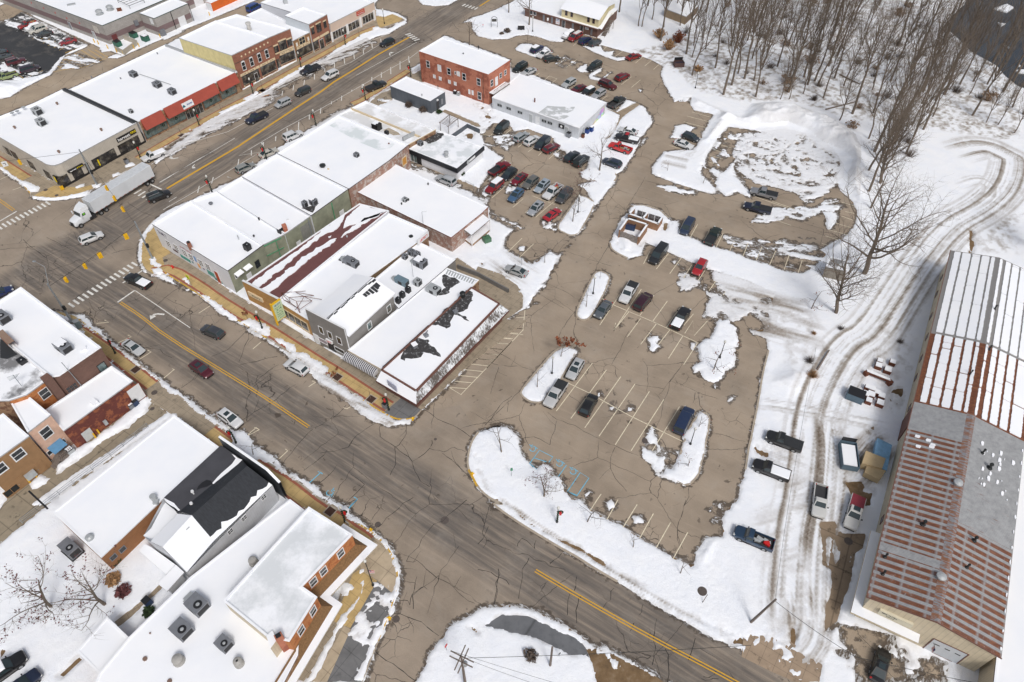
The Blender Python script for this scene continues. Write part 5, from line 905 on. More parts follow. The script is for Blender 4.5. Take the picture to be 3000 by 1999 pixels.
b=Bld("long_building","long white metal sided building with melted patch on its roof","C 123,838 870,1100 1102,880 356,634",3.2,WHTSID,par=.08,roofmat=roof_snow("patchy roof snow",.0),ringmat=WHITE)
pt_=MB();zz=3.2-.08+.012;pt_.face(GP("C 515,975 600,910 690,918 835,920 825,950 740,985 790,1000 740,1025 690,1030 860,1090 845,1098",zz));pt_.build("melted_patch",roof_snow("meltwater ice",.9,(.42,.44,.44),.6),b.root)
for p_ in("C 180,905","C 196,910","C 258,930","C 274,936","C 355,963","C 371,969","C 562,1038","C 578,1043","C 612,1057","C 628,1063"):b.win(0,p_,.75,.65,HVACL,GLASS,"window",(1,1),.06,1.75)
b.door(0,"C 455,1020",1.0,2.1,HVACL);b.door(0,"C 512,1040",1.0,2.1,WHITE);b.door(0,"C 762,1130",1.0,2.1,HVACL)
wallsign(b,0,"C 697,1083","C 743,1090",1.0,BLACK,[]);u0,u1,z=b.span(0,"C 700,1083","C 742,1090");m_=MB();c=b.pos(0,(u0+u1)/2,z,.17);a,t_,nr,L=b.edge(0);m_.tube(c-nr*.02,c+nr*.02,.3,.3,10);m_.build("sign_emblem",WHT_T,b.root)
vent(b.root,"C 489,880",3.1,.16,1.3,RUST,False);k=N("street mural");p=k.geo();v_=k.n("ShaderNodeTexVoronoi",i_Vector=p,i_Scale=1.1);k.color(k.mix(.55,v_.outputs["Color"],(.5,.45,.4)));MUR=k.m
u0,u1,_=b.span(1,"C 985,1060","C 1085,970");m_=MB();m_.face([b.pos(1,u0,.2,.03),b.pos(1,u1,.2,.03),b.pos(1,u1,2.6,.03),b.pos(1,u1-1.0,2.7,.03),b.pos(1,u0+1.2,.9,.03)]);m_.build("wall_art",MUR,b.root)
b.door(1,"C 905,1110",.9,2.0,HVACL)
b=Bld("clinic","low white clinic with deep black fascia and white flat roof","B 1462,1283 1875,1450 2097,1262 1700,1115",3.1,STUC_WHT,par=.1,ringmat=BLACK,roofmat=roof_snow("thin roof snow",.55,(.62,.66,.68),.35))
for e_ in(0,1):a,t_,nr,L=b.edge(e_);b.slab(e_,-.25,L+.25,2.1,3.12,"fascia",plain("black fascia",(.018,.02,.025),.55),.0,.3)
wallsign(b,1,"B 1965,1385","B 2020,1345",.5,WHITE,[],d=.4);u,z=b.at(1,P("B 1958,1390")[0]);m_=MB();c=b.pos(1,u,2.75,.35);nr=b.edge(1)[2];m_.tube(c,c+nr*.12,.5,.5,12);m_.build("sign_disc",HVACL,b.root)
b.door(0,"B 1550,1370",1.3,2.0,BLACK,BLACK);b.shop(0,"B 1480,1345","B 1530,1365",.2,2.0,2,WHITE,DKGLS);b.slab(0,*b.span(0,"B 1570,1370","B 1870,1500")[:2],.3,2.05,"render_panel",STUC_WHT,-.02,.06);b.shop(1,"B 2040,1400","B 2085,1360",.2,2.0,2,WHITE,WHITE,"entrance")
c=G1("B 1785,1350",3.0);m_=MB();m_.lathe((c.x,c.y,2.9),[(.5,0),(.4,.4),(.4,.9),(.55,.95),(.55,1.4),(.2,1.45)],12);m_.build("exhaust_fan",HVACL,b.root)
m_=MB();m_.face(rag(GP("B 1590,1210 1620,1180 1690,1150 1700,1135 1740,1145 1762,1165 1700,1215 1650,1245 1600,1220",3.06)));m_.build("bare_roof_patch",SOOT,b.root)
# --- buildings fronting the main street on the near side
b=Bld("flat_roofed_shop","low flat roofed shop with thin worn snow between clinic and street","B 850,988 1090,868 1692,1112 1455,1242",4.2,BRK_BRN,par=.3,roofmat=roof_snow("worn roof snow",.8,(.66,.66,.66),.3),ringmat=CREAM)
m_=MB();kerbstrip(m_,GP("B 965,935 1560,1180",4.1),-.15,.15,3.8,4.3);m_.build("parapet_wall",CREAM,b.root);m_=MB();m_.face(GP("B 1240,1120 1290,1100 1370,1140 1390,1160 1330,1165",3.96));m_.build("bare_roof_patch",plain("bare ballast",(.42,.36,.28),.9,0,.3,2),b.root)
m_=MB();c0,c1=GP("B 1415,1215 1515,1165",4.0);d_=c1-c0;m_.obox(c0,d_,Vector((-d_.y,d_.x,0)).normalized()*.25,Vector((0,0,1.0)));m_.build("screen_panel",HVACL,b.root)
b=Bld("flat_roofed_shop","wide flat roofed shop with frozen grey pool on its white roof","B 330,1318 850,988 1457,1243 1290,1378 F 945,300",6.2,[BRK_BRN,BRK_BRN,BRK_OLD,BRK_OLD,BRK_BRN],par=.3,ringmat=plain("dark coping",(.07,.06,.065),.6))
m_=MB();m_.face(GP("B 780,1080 830,1050 930,1060 1080,1120 1260,1190 1340,1240 1300,1280 1200,1290 1050,1230 900,1150",5.93));m_.build("roof_ice",roof_snow("pool ice",.85,(.60,.66,.67),.25),b.root)
b.win(2,"B 1423,1385",1.3,1.7,CREAM,plain("orange board",(.55,.26,.05)),"boarded_window",(1,1),.2);vent(b.root,"B 722,1437",5.9,.45,.8,DARKST);vent(b.root,"B 1290,1240",5.9,.12,.5,RUST);vent(b.root,"B 770,1460",5.9,.15,.5,CREAM)
b=Bld("warehouse","long low brick warehouse with unbroken white roof and worn painted walls","F 958,300 1290,68 2142,457 2085,512 1825,720",4.0,[BRK_BRN,BRK_BRN,BRK_OLD,BRK_OLD,BRK_OLD],par=.1,ringmat=BRK_MAR)
pc_=GP("F 2087,512 2157,570 2000,702 1922,642",3.3);m_=MB();m_.prism([(p_.x,p_.y)for p_ in pc_],3.1,3.3,0,True,1,True);m_.build("porch_roof",[WOOD,RSNOW],b.root)
for p_ in pc_[1:3]:m_=MB();m_.tube((p_.x,p_.y,0),(p_.x,p_.y,3.2),.1);m_.build("porch_post",WHITE,b.root)
pd=GP("F 2010,640 2145,560",0);m_=MB();m_.prism([(p_.x,p_.y)for p_ in inset(pc_,.1)],.2,.7,0,True,1);m_.build("porch_deck",[BRK_BRN,RSNOW],b.root)
for p_ in("F 1628,270","F 1400,440","F 1460,405"):vent(b.root,p_,3.9,.12,.7,DARKST)
m_=MB();c=G1("F 1585,605",3.9);m_.tube(c,c+Vector((0,0,3.0)),.05);m_.tube(c+Vector((0,0,3.0)),c+Vector((1.0,.2,3.0)),.05);m_.build("service_mast",STEEL,b.root)
b=Bld("corner_building","white rendered corner building with painted side wall and row of dark windows","E 1308,605 1640,405 2262,782 1958,1005",5.9,[STUC_WHT,STUC_GRN,STUC_GRN,STUC_WHT],ringmat=plain("dark coping",(.07,.06,.065)))
for p_ in("u 385,535","u 545,615","u 725,725","u 860,815","u 1060,930","u 1210,1015"):b.win(3,p_,1.25,1.5,WHITE,SHOP,"window",(2,3),.05)
for p1_,p2_,z0_,z1_,c_ in(("u 640,780","u 840,890",.6,1.4,(.08,.32,.27)),("u 500,690","u 605,755",1.3,1.75,(.08,.03,.03)),("u 1190,1090","u 1350,1210",.7,1.9,(.10,.33,.29)),("u 895,790","u 965,870",2.3,3.6,(.2,.34,.6)),("u 1000,980","u 1060,1040",.9,2.0,(.72,.36,.12)),("u 1370,1290","u 1530,1400",.2,.9,(.08,.27,.25)),("u 870,900","u 910,940",1.0,1.5,(.12,.25,.28)),("u 1110,1060","u 1150,1090",1.2,1.5,(.15,.13,.25))):
 u0,u1,_=b.span(3,p1_,p2_);b.slab(3,u0,u1,z0_,z1_,"painted_panel",plain("mural %.2f %.2f"%c_[:2],c_,.8,0,.3,3),-.02,.03)
u,_=b.at(3,P("u 1400,1190")[0]);b.door(3,"u 1400,1190",1.0,2.9,plain("rust red door",(.42,.07,.025),.6));nr=b.edge(3)[2];xd=Vector((-nr.y,nr.x,0))
u0,u1,z=b.span(3,"u 150,265","u 350,390");u_=(u0+u1)/2;s_=b.slab(3,u0,u1,3.9,5.2,"sign",STUC_WHT,-.02,.05);text3d("~6",b.pos(3,u_,4.65,.06),xd,(0,0,1),.9,plain("grey purple letters",(.06,.045,.09)),s_,.02,width=(u1-u0)*.9,bold=True)
u0,u1,z=b.span(3,"u 615,580","u 880,740");text3d("~19",b.pos(3,(u0+u1)/2,4.1,.03),xd,(0,0,1),.42,plain("rose letters",(.42,.12,.14)),b.root,.02,width=(u1-u0))
for p_,w_,h_ in(("E 1037,1043",0,0),):pass
b.win(2,"E 2040,1045",1.0,1.0,WHITE,GLASS,"window",(2,1));b.win(2,"E 2215,950",.9,1.5,BLACK,GLASS,"window",(1,2));b.door(2,"E 2140,1040",1.0,2.1,WHITE)
for p_ in("E 2040,1015","E 2115,965"):
 u,z=b.at(2,P(p_)[0]);m_=MB();m_.obox(b.pos(2,u-.8,z-.1,0),b.edge(2)[1]*1.6,b.edge(2)[2]*.9-Vector((0,0,.3)),Vector((0,0,.12)));m_.build("awning",RSNOW,b.root)
cc=G1("E 1637,805",5.9);m_=MB();m_.box((cc.x,cc.y,6.2),(.7,.7,1.6),0,.6);ch=m_.build("chimney",BRK_RED,b.root);m_=MB();m_.box((cc.x,cc.y,7.1),(.45,.45,.25),0,.6);m_.build("chimney_pot",BLACK,ch)
vent(b.root,"E 2055,740",5.6,.08,1.2,HVACL);vent(b.root,"E 1812,428",5.6,.3,.35,HVACG)
b=Bld("row_building","white roofed row shop with green stuccoed rear next to the corner building","E 1642,405 1870,325 F 395,690 E 2262,782",5.6,[BRK_BRN,STUC_WHT,STUC_GRN,STUC_WHT])
vent(b.root,"E 2230,572",5.3,.14,.8,BLACK);vent(b.root,"F 130,715",5.3,.14,.6,BLACK);vent(b.root,"F 175,570",5.3,.12,.7,BLACK);cc=G1("F 400,660",5.6);m_=MB();m_.box((cc.x,cc.y,6.0),(.8,.7,2.0),0,.6);m_.build("chimney",BRK_ORG,b.root)
b.door(2,"F 310,870",1.1,2.2,STUC_GRN,STUC_GRN)
m_=MB()
for z_,w_ in((5.2,.1),(2.8,.08)):m_.tube(b.pos(2,1,z_,.15),b.pos(2,5,z_,.15),w_,w_,5)
m_.tube(b.pos(2,2.2,.3,.15),b.pos(2,2.2,5.2,.15),.08,.08,5);m_.build("green_pipe",plain("green pipe",(.06,.28,.14)),b.root)
b=Bld("row_building","white roofed row shop with red brick chimney in the middle of the row","E 1870,325 F 25,195 620,530 395,690",5.8,[BRK_BRN,STUC_WHT,STUC_GRN,STUC_WHT])
b.door(2,"F 500,725",1.1,2.2,WHITE,STUC_GRN);vent(b.root,"F 420,570",5.5,.2,.3,WHITE);m_=MB();m_.obox(b.pos(2,1,.2,.1),b.edge(2)[1]*.15,b.edge(2)[2]*.15,Vector((0,0,5.3)));m_.build("downpipe",STEEL,b.root);u,_=b.at(2,P("F 585,640")[0]);b.slab(2,u-1.6,u+1.6,1.0,4.8,"blocked_opening",plain("grey block infill",(.22,.22,.2),.9,0,.2),-.02,.03)
b=Bld("row_building","white roofed row shop with black sooty patch beside its rear condenser units","F 25,195 325,3 935,305 620,530",6.2,[BRK_BRN,STUC_WHT,STUC_GRN,STUC_WHT],ringmat=plain("dark coping",(.07,.06,.065)))
b.door(2,"F 875,465",1.1,2.3,WHITE,WHITE);m_=MB();m_.face(rag(GP("F 545,470 575,450 610,455 640,425 690,430 660,465 640,500 590,500",5.88)));m_.build("bare_roof_patch",SOOT,b.root)
m_=MB();u,_=b.at(2,P("F 800,460")[0]);m_.tube(b.pos(2,u,.3,.15),b.pos(2,u,5.8,.15),.1,.1,5);m_.build("green_pipe",plain("green pipe",(.06,.28,.14)),b.root)
# --- the middle block
MT="F 38,1112 335,1265 1290,492 1035,430";rt=GP(MT,4.6);b=Bld("hall","yellow brick fronted hall with maroon metal roof and drifting snow strips",MT,4.6,[BRK_YEL,STUC_WHT,BRK_OLD,BRK_OLD],par=.15,roofmat=MAROON,ringmat=WHITE)
a,t_,nr,L=b.edge(0);b.slab(0,-.1,L+.1,.2,5.0,"front_wall",BRK_YEL,-.25,.06);b.slab(0,-.15,L+.15,5.0,5.12,"coping",WHITE,-.3,.1)
for s_ in("F 90,1128 500,830 930,500 905,545 870,600 850,640 700,720 520,850 350,1000 150,1165","F 1040,440 1265,490 1130,560 1000,600 890,635 900,600 935,540","F 175,1180 360,1050 560,880 760,760 840,725 830,745 700,840 560,940 400,1080 235,1215","F 870,715 960,640 1100,545 1180,520 1260,495 1150,555 1000,650 890,715","F 770,715 800,705 800,720 775,728"):
 m_=MB();pp=rag(GP(s_,4.6),.3);m_.prism([(v.x,v.y)for v in pp],4.44,4.58,0);m_.build("roof_snow",RSNOW,b.root)
wallsign(b,0,"v 195,240","v 470,390",1.0,CREAM,[("~8",plain("olive letters",(.12,.13,.07)),.05,0,.5,.6)],d=.3);vent(b.root,"F 930,720",4.5,.12,.6,HVACL)
pf=GP("F 335,1265 1290,514 1622,657 1545,748 1090,1078 600,1430",4.4);b=Bld("dairy_shop","yellow brick shop with tall painted menu sign and bare steel roof frame",[pf[5],pf[0],pf[1],pf[2],pf[3],pf[4]],4.4,[BRK_YEL,STUC_WHT,BRK_BRN,BRK_BRN,brick("brown side brick",(.23,.15,.08),(.19,.12,.065),(.22,.17,.12)),BRK_BRN],par=.3,ringmat=RSNOW)
u0,u1,_=b.span(0,"v 900,800","v 1370,1080");b.win(0,((u0+u1)/2,1.75),u1-u0,2.0,CREAM,SHOP,"shop_window",(4,1),.25);b.door(0,"v 760,680",1.2,2.3,SHOP,BRNFAS)
a,t_,nr,L=b.edge(0);u,z=b.at(0,P("v 890,590")[0]);m_=MB();pc0=b.pos(0,u,1.6,.2);m_.obox(pc0,t_*.35,nr*1.9,Vector((0,0,4.0)));sg_=m_.build("menu_sign",plain("pale green sign",(.52,.62,.40),.6,0,.06),b.root)
m_=MB()
for zz_ in(1.45,5.6):m_.obox(pc0+Vector((0,0,zz_-1.6)),t_*.4,nr*2.0,Vector((0,0,.14)))
m_.obox(pc0+nr*1.95+Vector((0,0,-.9)),t_*.4,nr*.22,Vector((0,0,5.3)));m_.build("sign_frame",YEL,sg_)
for tz,tx,m2_,sz in((5.15,"~6",BLU_T,.5),(4.55,"~9",GRN_T,.26),(4.05,"24",GRN_T,.6),(3.45,"~7",GRN_T,.42),(2.95,"~7",GRN_T,.36),(2.5,"~8",GRN_T,.36),(2.0,"~6",GRN_T,.4)):
 for sd in(-1,1):
  if sd<0:text3d(tx,pc0+nr*.95+Vector((0,0,tz-1.6))-t_*.015,-nr if True else nr,(0,0,1),sz,m2_,sg_,.01,width=1.3 if sz>.3 else 1.5)
  else:text3d(tx,pc0+nr*.95+t_*.365+Vector((0,0,tz-1.6)),nr,(0,0,1),sz,m2_,sg_,.01,width=1.3 if sz>.3 else 1.5)
m_=MB();fr_={}
for nm_,s_,z_ in(("a","v 805,250",5.2),("b","v 1120,540",5.2),("c","v 955,340",6.2),("d","v 1100,410",6.2),("e","v 1250,320",5.6),("f","v 1400,405",5.4),("g","v 1275,215",4.8),("h","v 1435,300",4.8),("i","v 1585,378",4.8),("j","v 1160,570",5.2),("k","v 850,380",4.3),("l","v 985,440",4.3),("m","v 1170,650",4.2),("o","v 1060,585",4.2),("p","v 1085,240",5.0)):fr_[nm_]=G1(s_,z_)
for e_ in("ac","ca","cd","db","bj","ag","ph","ch","ei","ef","pe","fj","eb","dj","ak","cl","kl","lb","bm","jm","bo","kb","al","df","ce"):m_.tube(fr_[e_[0]],fr_[e_[1]],.045,.045,4,0,False)
m_.build("roof_frame",RUST,b.root);vent(b.root,"v 1890,430",4.1,.1,.8,DARKST);vent(b.root,"F 1480,715",4.1,.3,.4,DARKST)
m_=MB();m_.face(rag(GP("F 850,915 890,880 1000,905 1045,940 1040,960 1005,985 900,940",4.12)));m_.build("bare_roof_patch",SOOT,b.root)
u0,u1,z=0,0,0;c0,c1=GP("F 1530,745 1625,668",5.2);d_=c1-c0;dn=d_.normalized();pn_=Vector((dn.y,-dn.x,0));m_=MB();m_.obox(c0+Vector((0,0,-1.2)),d_,pn_*.2,Vector((0,0,1.25)));sg_=m_.build("roof_sign",WHITE,b.root);text3d("~8",c0.lerp(c1,.5)+pn_*.215+Vector((0,0,-.6)),dn if True else-dn,(0,0,1),.8,RED_T,sg_,.02,width=d_.length*.7)
# grey gabled house
fa,fb_=G1("F 570,1340",8.2),G1("F 907,1515",8.2);t_=(fb_-fa);W3=t_.length;t_.normalize();rr=G1("F 1215,1080",7.9)-G1("F 782,1428",7.9);dp=Vector((-t_.y,t_.x,0));dp=dp if dp.dot(rr)>0 else-dp;L3=rr.length
root=empty("grey_house",(fa.x,fa.y,0),"grey sided two storey house with snowy gable roof and open front door","house");HG=Bld.__new__(Bld);HG.pts=[Vector((fb_.x,fb_.y,0)),Vector((fa.x,fa.y,0)),Vector((fa.x,fa.y,0))+dp*L3,Vector((fb_.x,fb_.y,0))+dp*L3];HG.n=4;HG.root=root;HG.z0=0;HG.h=8.2
A_=sum(HG.pts[k].x*HG.pts[(k+1)%4].y-HG.pts[(k+1)%4].x*HG.pts[k].y for k in range(4));HG.sg=1 if A_>0 else-1;e0,ev=6.6,7.9
pa,pb,pc1,pd1=HG.pts[1],HG.pts[0],HG.pts[3],HG.pts[2];Z=lambda v,z:Vector((v.x,v.y,z));m_=MB();mid0,mid1=pa.lerp(pb,.5),pd1.lerp(pc1,.5)
m_.face([Z(pa,-.2),Z(pb,-.2),Z(pb,8.2),Z(pa,8.2)]);m_.face([Z(pb,-.2),Z(pc1,-.2),Z(pc1,e0),Z(pb,e0)]);m_.face([Z(pd1,-.2),Z(pa,-.2),Z(pa,e0),Z(pd1,e0)]);m_.face([Z(pc1,-.2),Z(pd1,-.2),Z(pd1,e0),Z(mid1,ev),Z(pc1,e0)]);m_.face([Z(pa,8.2),Z(pb,8.2),Z(pb+dp*.2,8.2),Z(pa+dp*.2,8.2)]);m_.face([Z(pa+dp*.2,6),Z(pb+dp*.2,6),Z(pb+dp*.2,8.2),Z(pa+dp*.2,8.2)]);m_.build("wall",GRYSID,root)
m_=MB();o1=t_*.35;m_.face([Z(pb+dp*.2+o1,e0-.1),Z(pc1+dp*.3+o1,e0-.1),Z(mid1+dp*.3,ev),Z(mid0+dp*.2,ev)]);m_.face([Z(pa+dp*.2-o1,e0-.1),Z(mid0+dp*.2,ev),Z(mid1+dp*.3,ev),Z(pd1+dp*.3-o1,e0-.1)]);rf_=m_.build("roof",RSNOW,root)
m_=MB();m_.obox(Z(pa,8.2),t_*W3,dp*.25,Vector((0,0,.12)));m_.obox(Z(pb+o1,e0-.22)+dp*.2,dp*(L3+.1),t_*.1,Vector((0,0,.14)));m_.obox(Z(pb,0)-t_*.05-dp*.06,t_*.12,dp*.12,Vector((0,0,8.2)));m_.build("trim",WHITE,root)
m_=MB();rl_=[Z(mid0.lerp(mid1,k/14)+dp*.2,ev+.03)for k in range(15)];
for k in range(14):
 w0=random.uniform(.15,.5)*(1 if k<10 else 1.6);m_.face([rl_[k]-t_*.15-Vector((0,0,.03)),rl_[k+1]-t_*.15-Vector((0,0,.03)),rl_[k+1]+t_*w0-Vector((0,0,w0*.29-.02)),rl_[k]+t_*w0-Vector((0,0,w0*.29-.02))])
for k in(9.5,10.2,11,11.8,12.5,13.1):
 c=mid0.lerp(mid1,k/14)+t_*1.0;w0=random.uniform(.7,1.5);m_.face([Z(c,ev-.26)+Vector((0,0,.0)),Z(c+dp*.6,ev-.26),Z(c+dp*.5+t_*w0,ev-.26-w0*.29+.02),Z(c+t_*w0,ev-.26-w0*.29+.02)][::1])
m_.build("bare_shingle",plain("black membrane",(.03,.032,.035)),rf_)
for p_,w_,h_ in(("v 1575,965",.85,1.6),("v 1745,1060",.85,1.6),("v 1920,1165",.9,1.6)):HG.win(0,p_,w_,h_,WHITE,GLASS,"window",(1,1),.1)
HG.win(0,"v 1615,1200",2.0,.9,WHITE,plain("drawn blind",(.32,.27,.3)),"window",(1,1),.1,1.6);HG.win(0,"v 1940,1395",2.1,.9,WHITE,GLASS,"window",(1,1),.1,1.5);HG.door(0,"v 1490,1130",1.1,2.2,WHITE,WHITE);HG.slab(0,*HG.span(0,"v 1725,1290","v 1855,1360")[:2],.15,2.4,"doorway",BLACK,-.02,.03);u0,u1,_=HG.span(0,"v 1690,1150","v 1800,1190")
wallsign(HG,0,"v 1685,1150","v 1795,1185",.6,WHITE,[("~6",RED_T,0,.2,.26,.7),("~6",RED_T,0,-.2,.26,.7)],d=.3);HG.win(3,"F 1122,1480",.9,1.5,WHITE,DKGLS,"window",(1,1),.1)if HG.edge(3)[2].dot(t_)>0 else None;HG.win(3,"F 1290,1335",.9,1.5,WHITE,DKGLS,"window",(1,1),.1)
b=Bld("rear_extension","low flat extension crowded with roof fans behind the grey house","F 1165,1082 1548,760 1862,912 1375,1330",3.8,[BRK_BRN,BRK_BRN,GRYSID,STUC_WHT],par=.15,ringmat=plain("dark coping",(.07,.06,.065)))
m_=MB();m_.tube(G1("F 1500,1060",3.7),G1("F 1500,1060",3.7)+Vector((0,0,4.2)),.04);m_.build("antenna",STEEL,b.root)
b=Bld("awning_shop","low white roofed shop with black and white striped awning on the street","J 938,222 1224,383 F 1635,1475 2000,1150 2062,1088 1790,985 1372,1332",3.6,[plain("cream render",(.48,.44,.38),.8),BRK_BRN,BRK_BRN,BRK_BRN,GRYSID,GRYSID,STUC_WHT],par=.12,ringmat=CREAM)
k=N("striped awning");p=k.geo();sx=k.n("ShaderNodeSeparateXYZ",i_0=p);tt=k.math('ADD',k.math('MULTIPLY',sx.outputs[0],math.cos(ANG_C)),k.math('MULTIPLY',sx.outputs[1],math.sin(ANG_C)));k.color(k.mix(k.math('GREATER_THAN',k.math('FRACT',k.math('DIVIDE',tt,.36)),.5),(.03,.03,.04),(.6,.6,.62)));STR=k.m
u0,u1,_=b.span(0,"J 940,290","J 1200,420");m_=MB()
for k in range(6):
 a0,a1=R(90-k*15),R(90-(k+1)*15);f=[b.pos(0,u0,1.9+1.0*math.sin(a0),1.2*math.cos(a0)),b.pos(0,u1,1.9+1.0*math.sin(a0),1.2*math.cos(a0)),b.pos(0,u1,1.9+1.0*math.sin(a1),1.2*math.cos(a1)),b.pos(0,u0,1.9+1.0*math.sin(a1),1.2*math.cos(a1))];m_.face(f)
for uu in(u0,u1):m_.face([b.pos(0,uu,1.9+1.0*math.sin(R(90-k*15)),1.2*math.cos(R(90-k*15)))for k in range(7)]+[b.pos(0,uu,1.9,0)])
m_.build("awning",STR,b.root);b.shop(0,"J 990,330","J 1180,440",.5,2.0,4)
m_=MB();c4=GP("F 1790,990 2060,1090 2020,1140 1760,1040",3.5)
for k in range(24):
 f0,f1=k/24,(k+1)/24;zz_=.06 if k%2 else 0.0;m_.face([c4[0].lerp(c4[1],f0)+Vector((0,0,zz_)),c4[0].lerp(c4[1],f1)+Vector((0,0,zz_)),c4[3].lerp(c4[2],f1)+Vector((0,0,zz_-.1)),c4[3].lerp(c4[2],f0)+Vector((0,0,zz_-.1))])
m_.build("metal_canopy",HVACL,b.root);m_=MB();m_.face(rag(GP("F 1740,1060 1780,1045 1860,1075 1905,1110 1900,1130 1830,1150 1800,1200 1690,1230 1770,1150",3.51)));m_.build("bare_roof_patch",SOOT,b.root)
# mansard corner shop
ez,tz_=2.7,4.5;et=GP("J 1180,488 1527,692 F 2322,1350 2075,1215",ez);tp=GP("J 1228,392 1524,572 F 2240,1292 2000,1152",tz_);cR=sum(et,Vector())/4
root=empty("corner_shop",(cR.x,cR.y,0),"corner shop with snow dusted mansard roof beside the car park entrance","building");m_=MB();w4=inset(et,.9)
for k in range(4):
 k2=(k+1)%4;m_.face([(*w4[k],-.1),(*w4[k2],-.1),(*w4[k2],ez),(*w4[k],ez)])
m_.face([(*p_,ez)for p_ in inset(et,.0)]);m_.build("wall",BRK_DK,root)
k=N("snow dusted shingle");p=k.geo();sx=k.n("ShaderNodeSeparateXYZ",i_0=p);st=k.mapping(p,(3.2,.5,2.0),(0,0,-R(43)));m2_=k.ramp(k.math('ADD',k.math('MULTIPLY',k.noise(st,1.2,5,.7),.6),k.math('MULTIPLY',k.noise(p,.35,3,.5),.6)),[(.54,0),(.66,1)]);k.color(k.mix(m2_,(.11,.095,.085),(.74,.77,.80)));k.set(Roughness=.85);k.bump(k.noise(st,3,3,.6),.4,.05);DUST=k.m
m_=MB();m_.face([et[0],et[1],tp[1],tp[0]],1);m_.face([et[1],et[2],tp[2],tp[1]],0);m_.face([et[2],et[3],tp[3],tp[2]],0);m_.face([et[3],et[0],tp[0],tp[3]],0);m_.build("mansard",[DUST,RSNOW],root)
m_=MB();m_.face([p_+Vector((0,0,-.1))for p_ in tp]);rf_=m_.build("roof",RSNOW,root);m_=MB()
for k in range(4):
 a,c=tp[k],tp[(k+1)%4];kerbstrip(m_,[a,c],-.14,.14,tz_-.3,tz_+.08)
m_.build("parapet",BRNFAS,root);m_=MB()
for k in range(4):
 a,c=et[k],et[(k+1)%4];kerbstrip(m_,[a,c],-.04,.12,ez-.35,ez+.02)
m_.build("fascia",plain("brown red fascia",(.11,.035,.025),.7),root)
for s_ in("J 1410,230 1500,165 1530,120 1570,115 1660,195 1745,265 1690,275 1600,240 1570,285 1430,315 1395,290","F 1650,1470 1760,1360 1880,1250 1940,1190 2000,1180 2012,1265 1960,1350 1880,1370 1960,1420 1975,1445 1900,1410 1860,1400 1820,1440 1810,1490 1780,1495"):
 m_=MB();m_.face(rag(GP(s_,tz_-.085)));m_.build("bare_roof_patch",SOOT,rf_)
m_=MB();pq=GP("J 1235,370 F 1632,1475",tz_+.02);strip(m_,pq,-.12,.12,tz_-.06);m_.build("seam",BLACK,rf_)
c0,c1=GP("J 1283,500 1360,560",3.9);d_=c1-c0;m_=MB();pn_=Vector((d_.y,-d_.x,0)).normalized();m_.obox(c0+Vector((0,0,-.6)),d_,pn_*.12,Vector((0,0,1.3)));sg_=m_.build("sign",plain("pale lilac sign",(.42,.44,.55),.6,0,.2,2),root)
for p_ in("J 1610,100","F 1860,1365"):
 c=G1(p_,tz_);m_=MB();m_.box((c.x,c.y,tz_+.15),(.7,.7,.5),0,.6);m_.tube((c.x,c.y,tz_+.3),(c.x+.3,c.y+.3,tz_+1.0),.1);m_.build("vent",HVACG,root)
c=G1("J 1512,195",tz_);m_=MB();m_.box((c.x,c.y,tz_+.3),(.8,.8,.7),0,.6);m_.box((c.x,c.y,tz_+.72),(.9,.9,.12),1,.6);m_.build("vent",[HVACG,RSNOW],root);c=G1("F 1925,1225",tz_);m_=MB();m_.lathe((c.x,c.y,tz_-.1),[(.5,0),(.45,.8),(.55,.82),(.4,1.0)],12);m_.build("exhaust_fan",DARKST,root)
# low ramp walls behind the corner shop
b=MB();kerbstrip(b,resample(GP("F 1880,960 2060,1030 2320,1170",1.0),4),-.12,.12,-.1,1.15,0);b2=resample(GP("F 1885,958 2320,1168",1.2),4);o=b.build("ramp_wall",plain("grey block wall",(.17,.165,.16),.9));tag(o,"low grey ramp wall with snowy top behind the mansard corner shop","wall")
# ---------------------------------------------------------------- south-west block
b=Bld("corner_building","tall flat roofed brick corner building beside the traffic pole at lower left","E -300,1450 178,1148 I 862,195 505,440 432,452 -100,20",9.2,[BRK_BRN,BRK_BRN,BRK_DK,BRK_DK,BRK_BRN],par=.3,ringmat=RSNOW)
b.win(2,"I 880,370",1.2,1.6,BLACK,DKGLS,"window");b.win(2,"I 625,555",1.6,1.6,BRK_DK,GLASS,"window",(3,3));m_=MB();pp=GP("I 720,215",8.95)[0];m_.box((pp.x,pp.y,9.0),(.9,.9,.4),0,.6);m_.build("roof_hatch",RSNOW,b.root)
m_=MB();m_.tube(b.pos(2,5.5,4.8,.3),b.pos(2,5.9,11.2,.3),.06);m_.build("vent_stack",STEEL,b.root)
m_=MB();cc=GP("I 15,85 115,185",9.5);kerbstrip(m_,cc,-.5,.5,9,10.2);m_.build("chimney",BRK_RED,b.root)
b=Bld("brick_house","old brick building with tall side chimney and missing snow on dark tar roof","I -100,25 432,455 226,604 75,655 -200,660",8.7,[BRK_BRN,BRK_ORA2,BRK_ORA2,BRK_BRN],par=.2,roofmat=roof_snow("broken roof snow",.45,(.04,.036,.036),.22))
b.win(1,"I 385,597",1.3,1.8,WHITE,GLASS,"window",(1,2));u,z=b.at(1,P("I 455,560")[0]);m_=MB();c=b.pos(1,u,z,0);m_.tube(c,c+b.edge(1)[2]*.1,.5,.5,14);m_.build("round_plate",HVACL,b.root);m_=MB();c=b.pos(1,.6,0,.5);m_.box((c.x,c.y,4.8),(1.2,1.2,9.8),0,ANG_C);m_.build("chimney",BRK_DK,b.root)
m_=MB();m_.face(GP("I 0,120 60,170 130,240 155,260 60,300 0,290",8.54));m_.build("bare_roof_patch",plain("black membrane",(.03,.032,.035)),b.root)
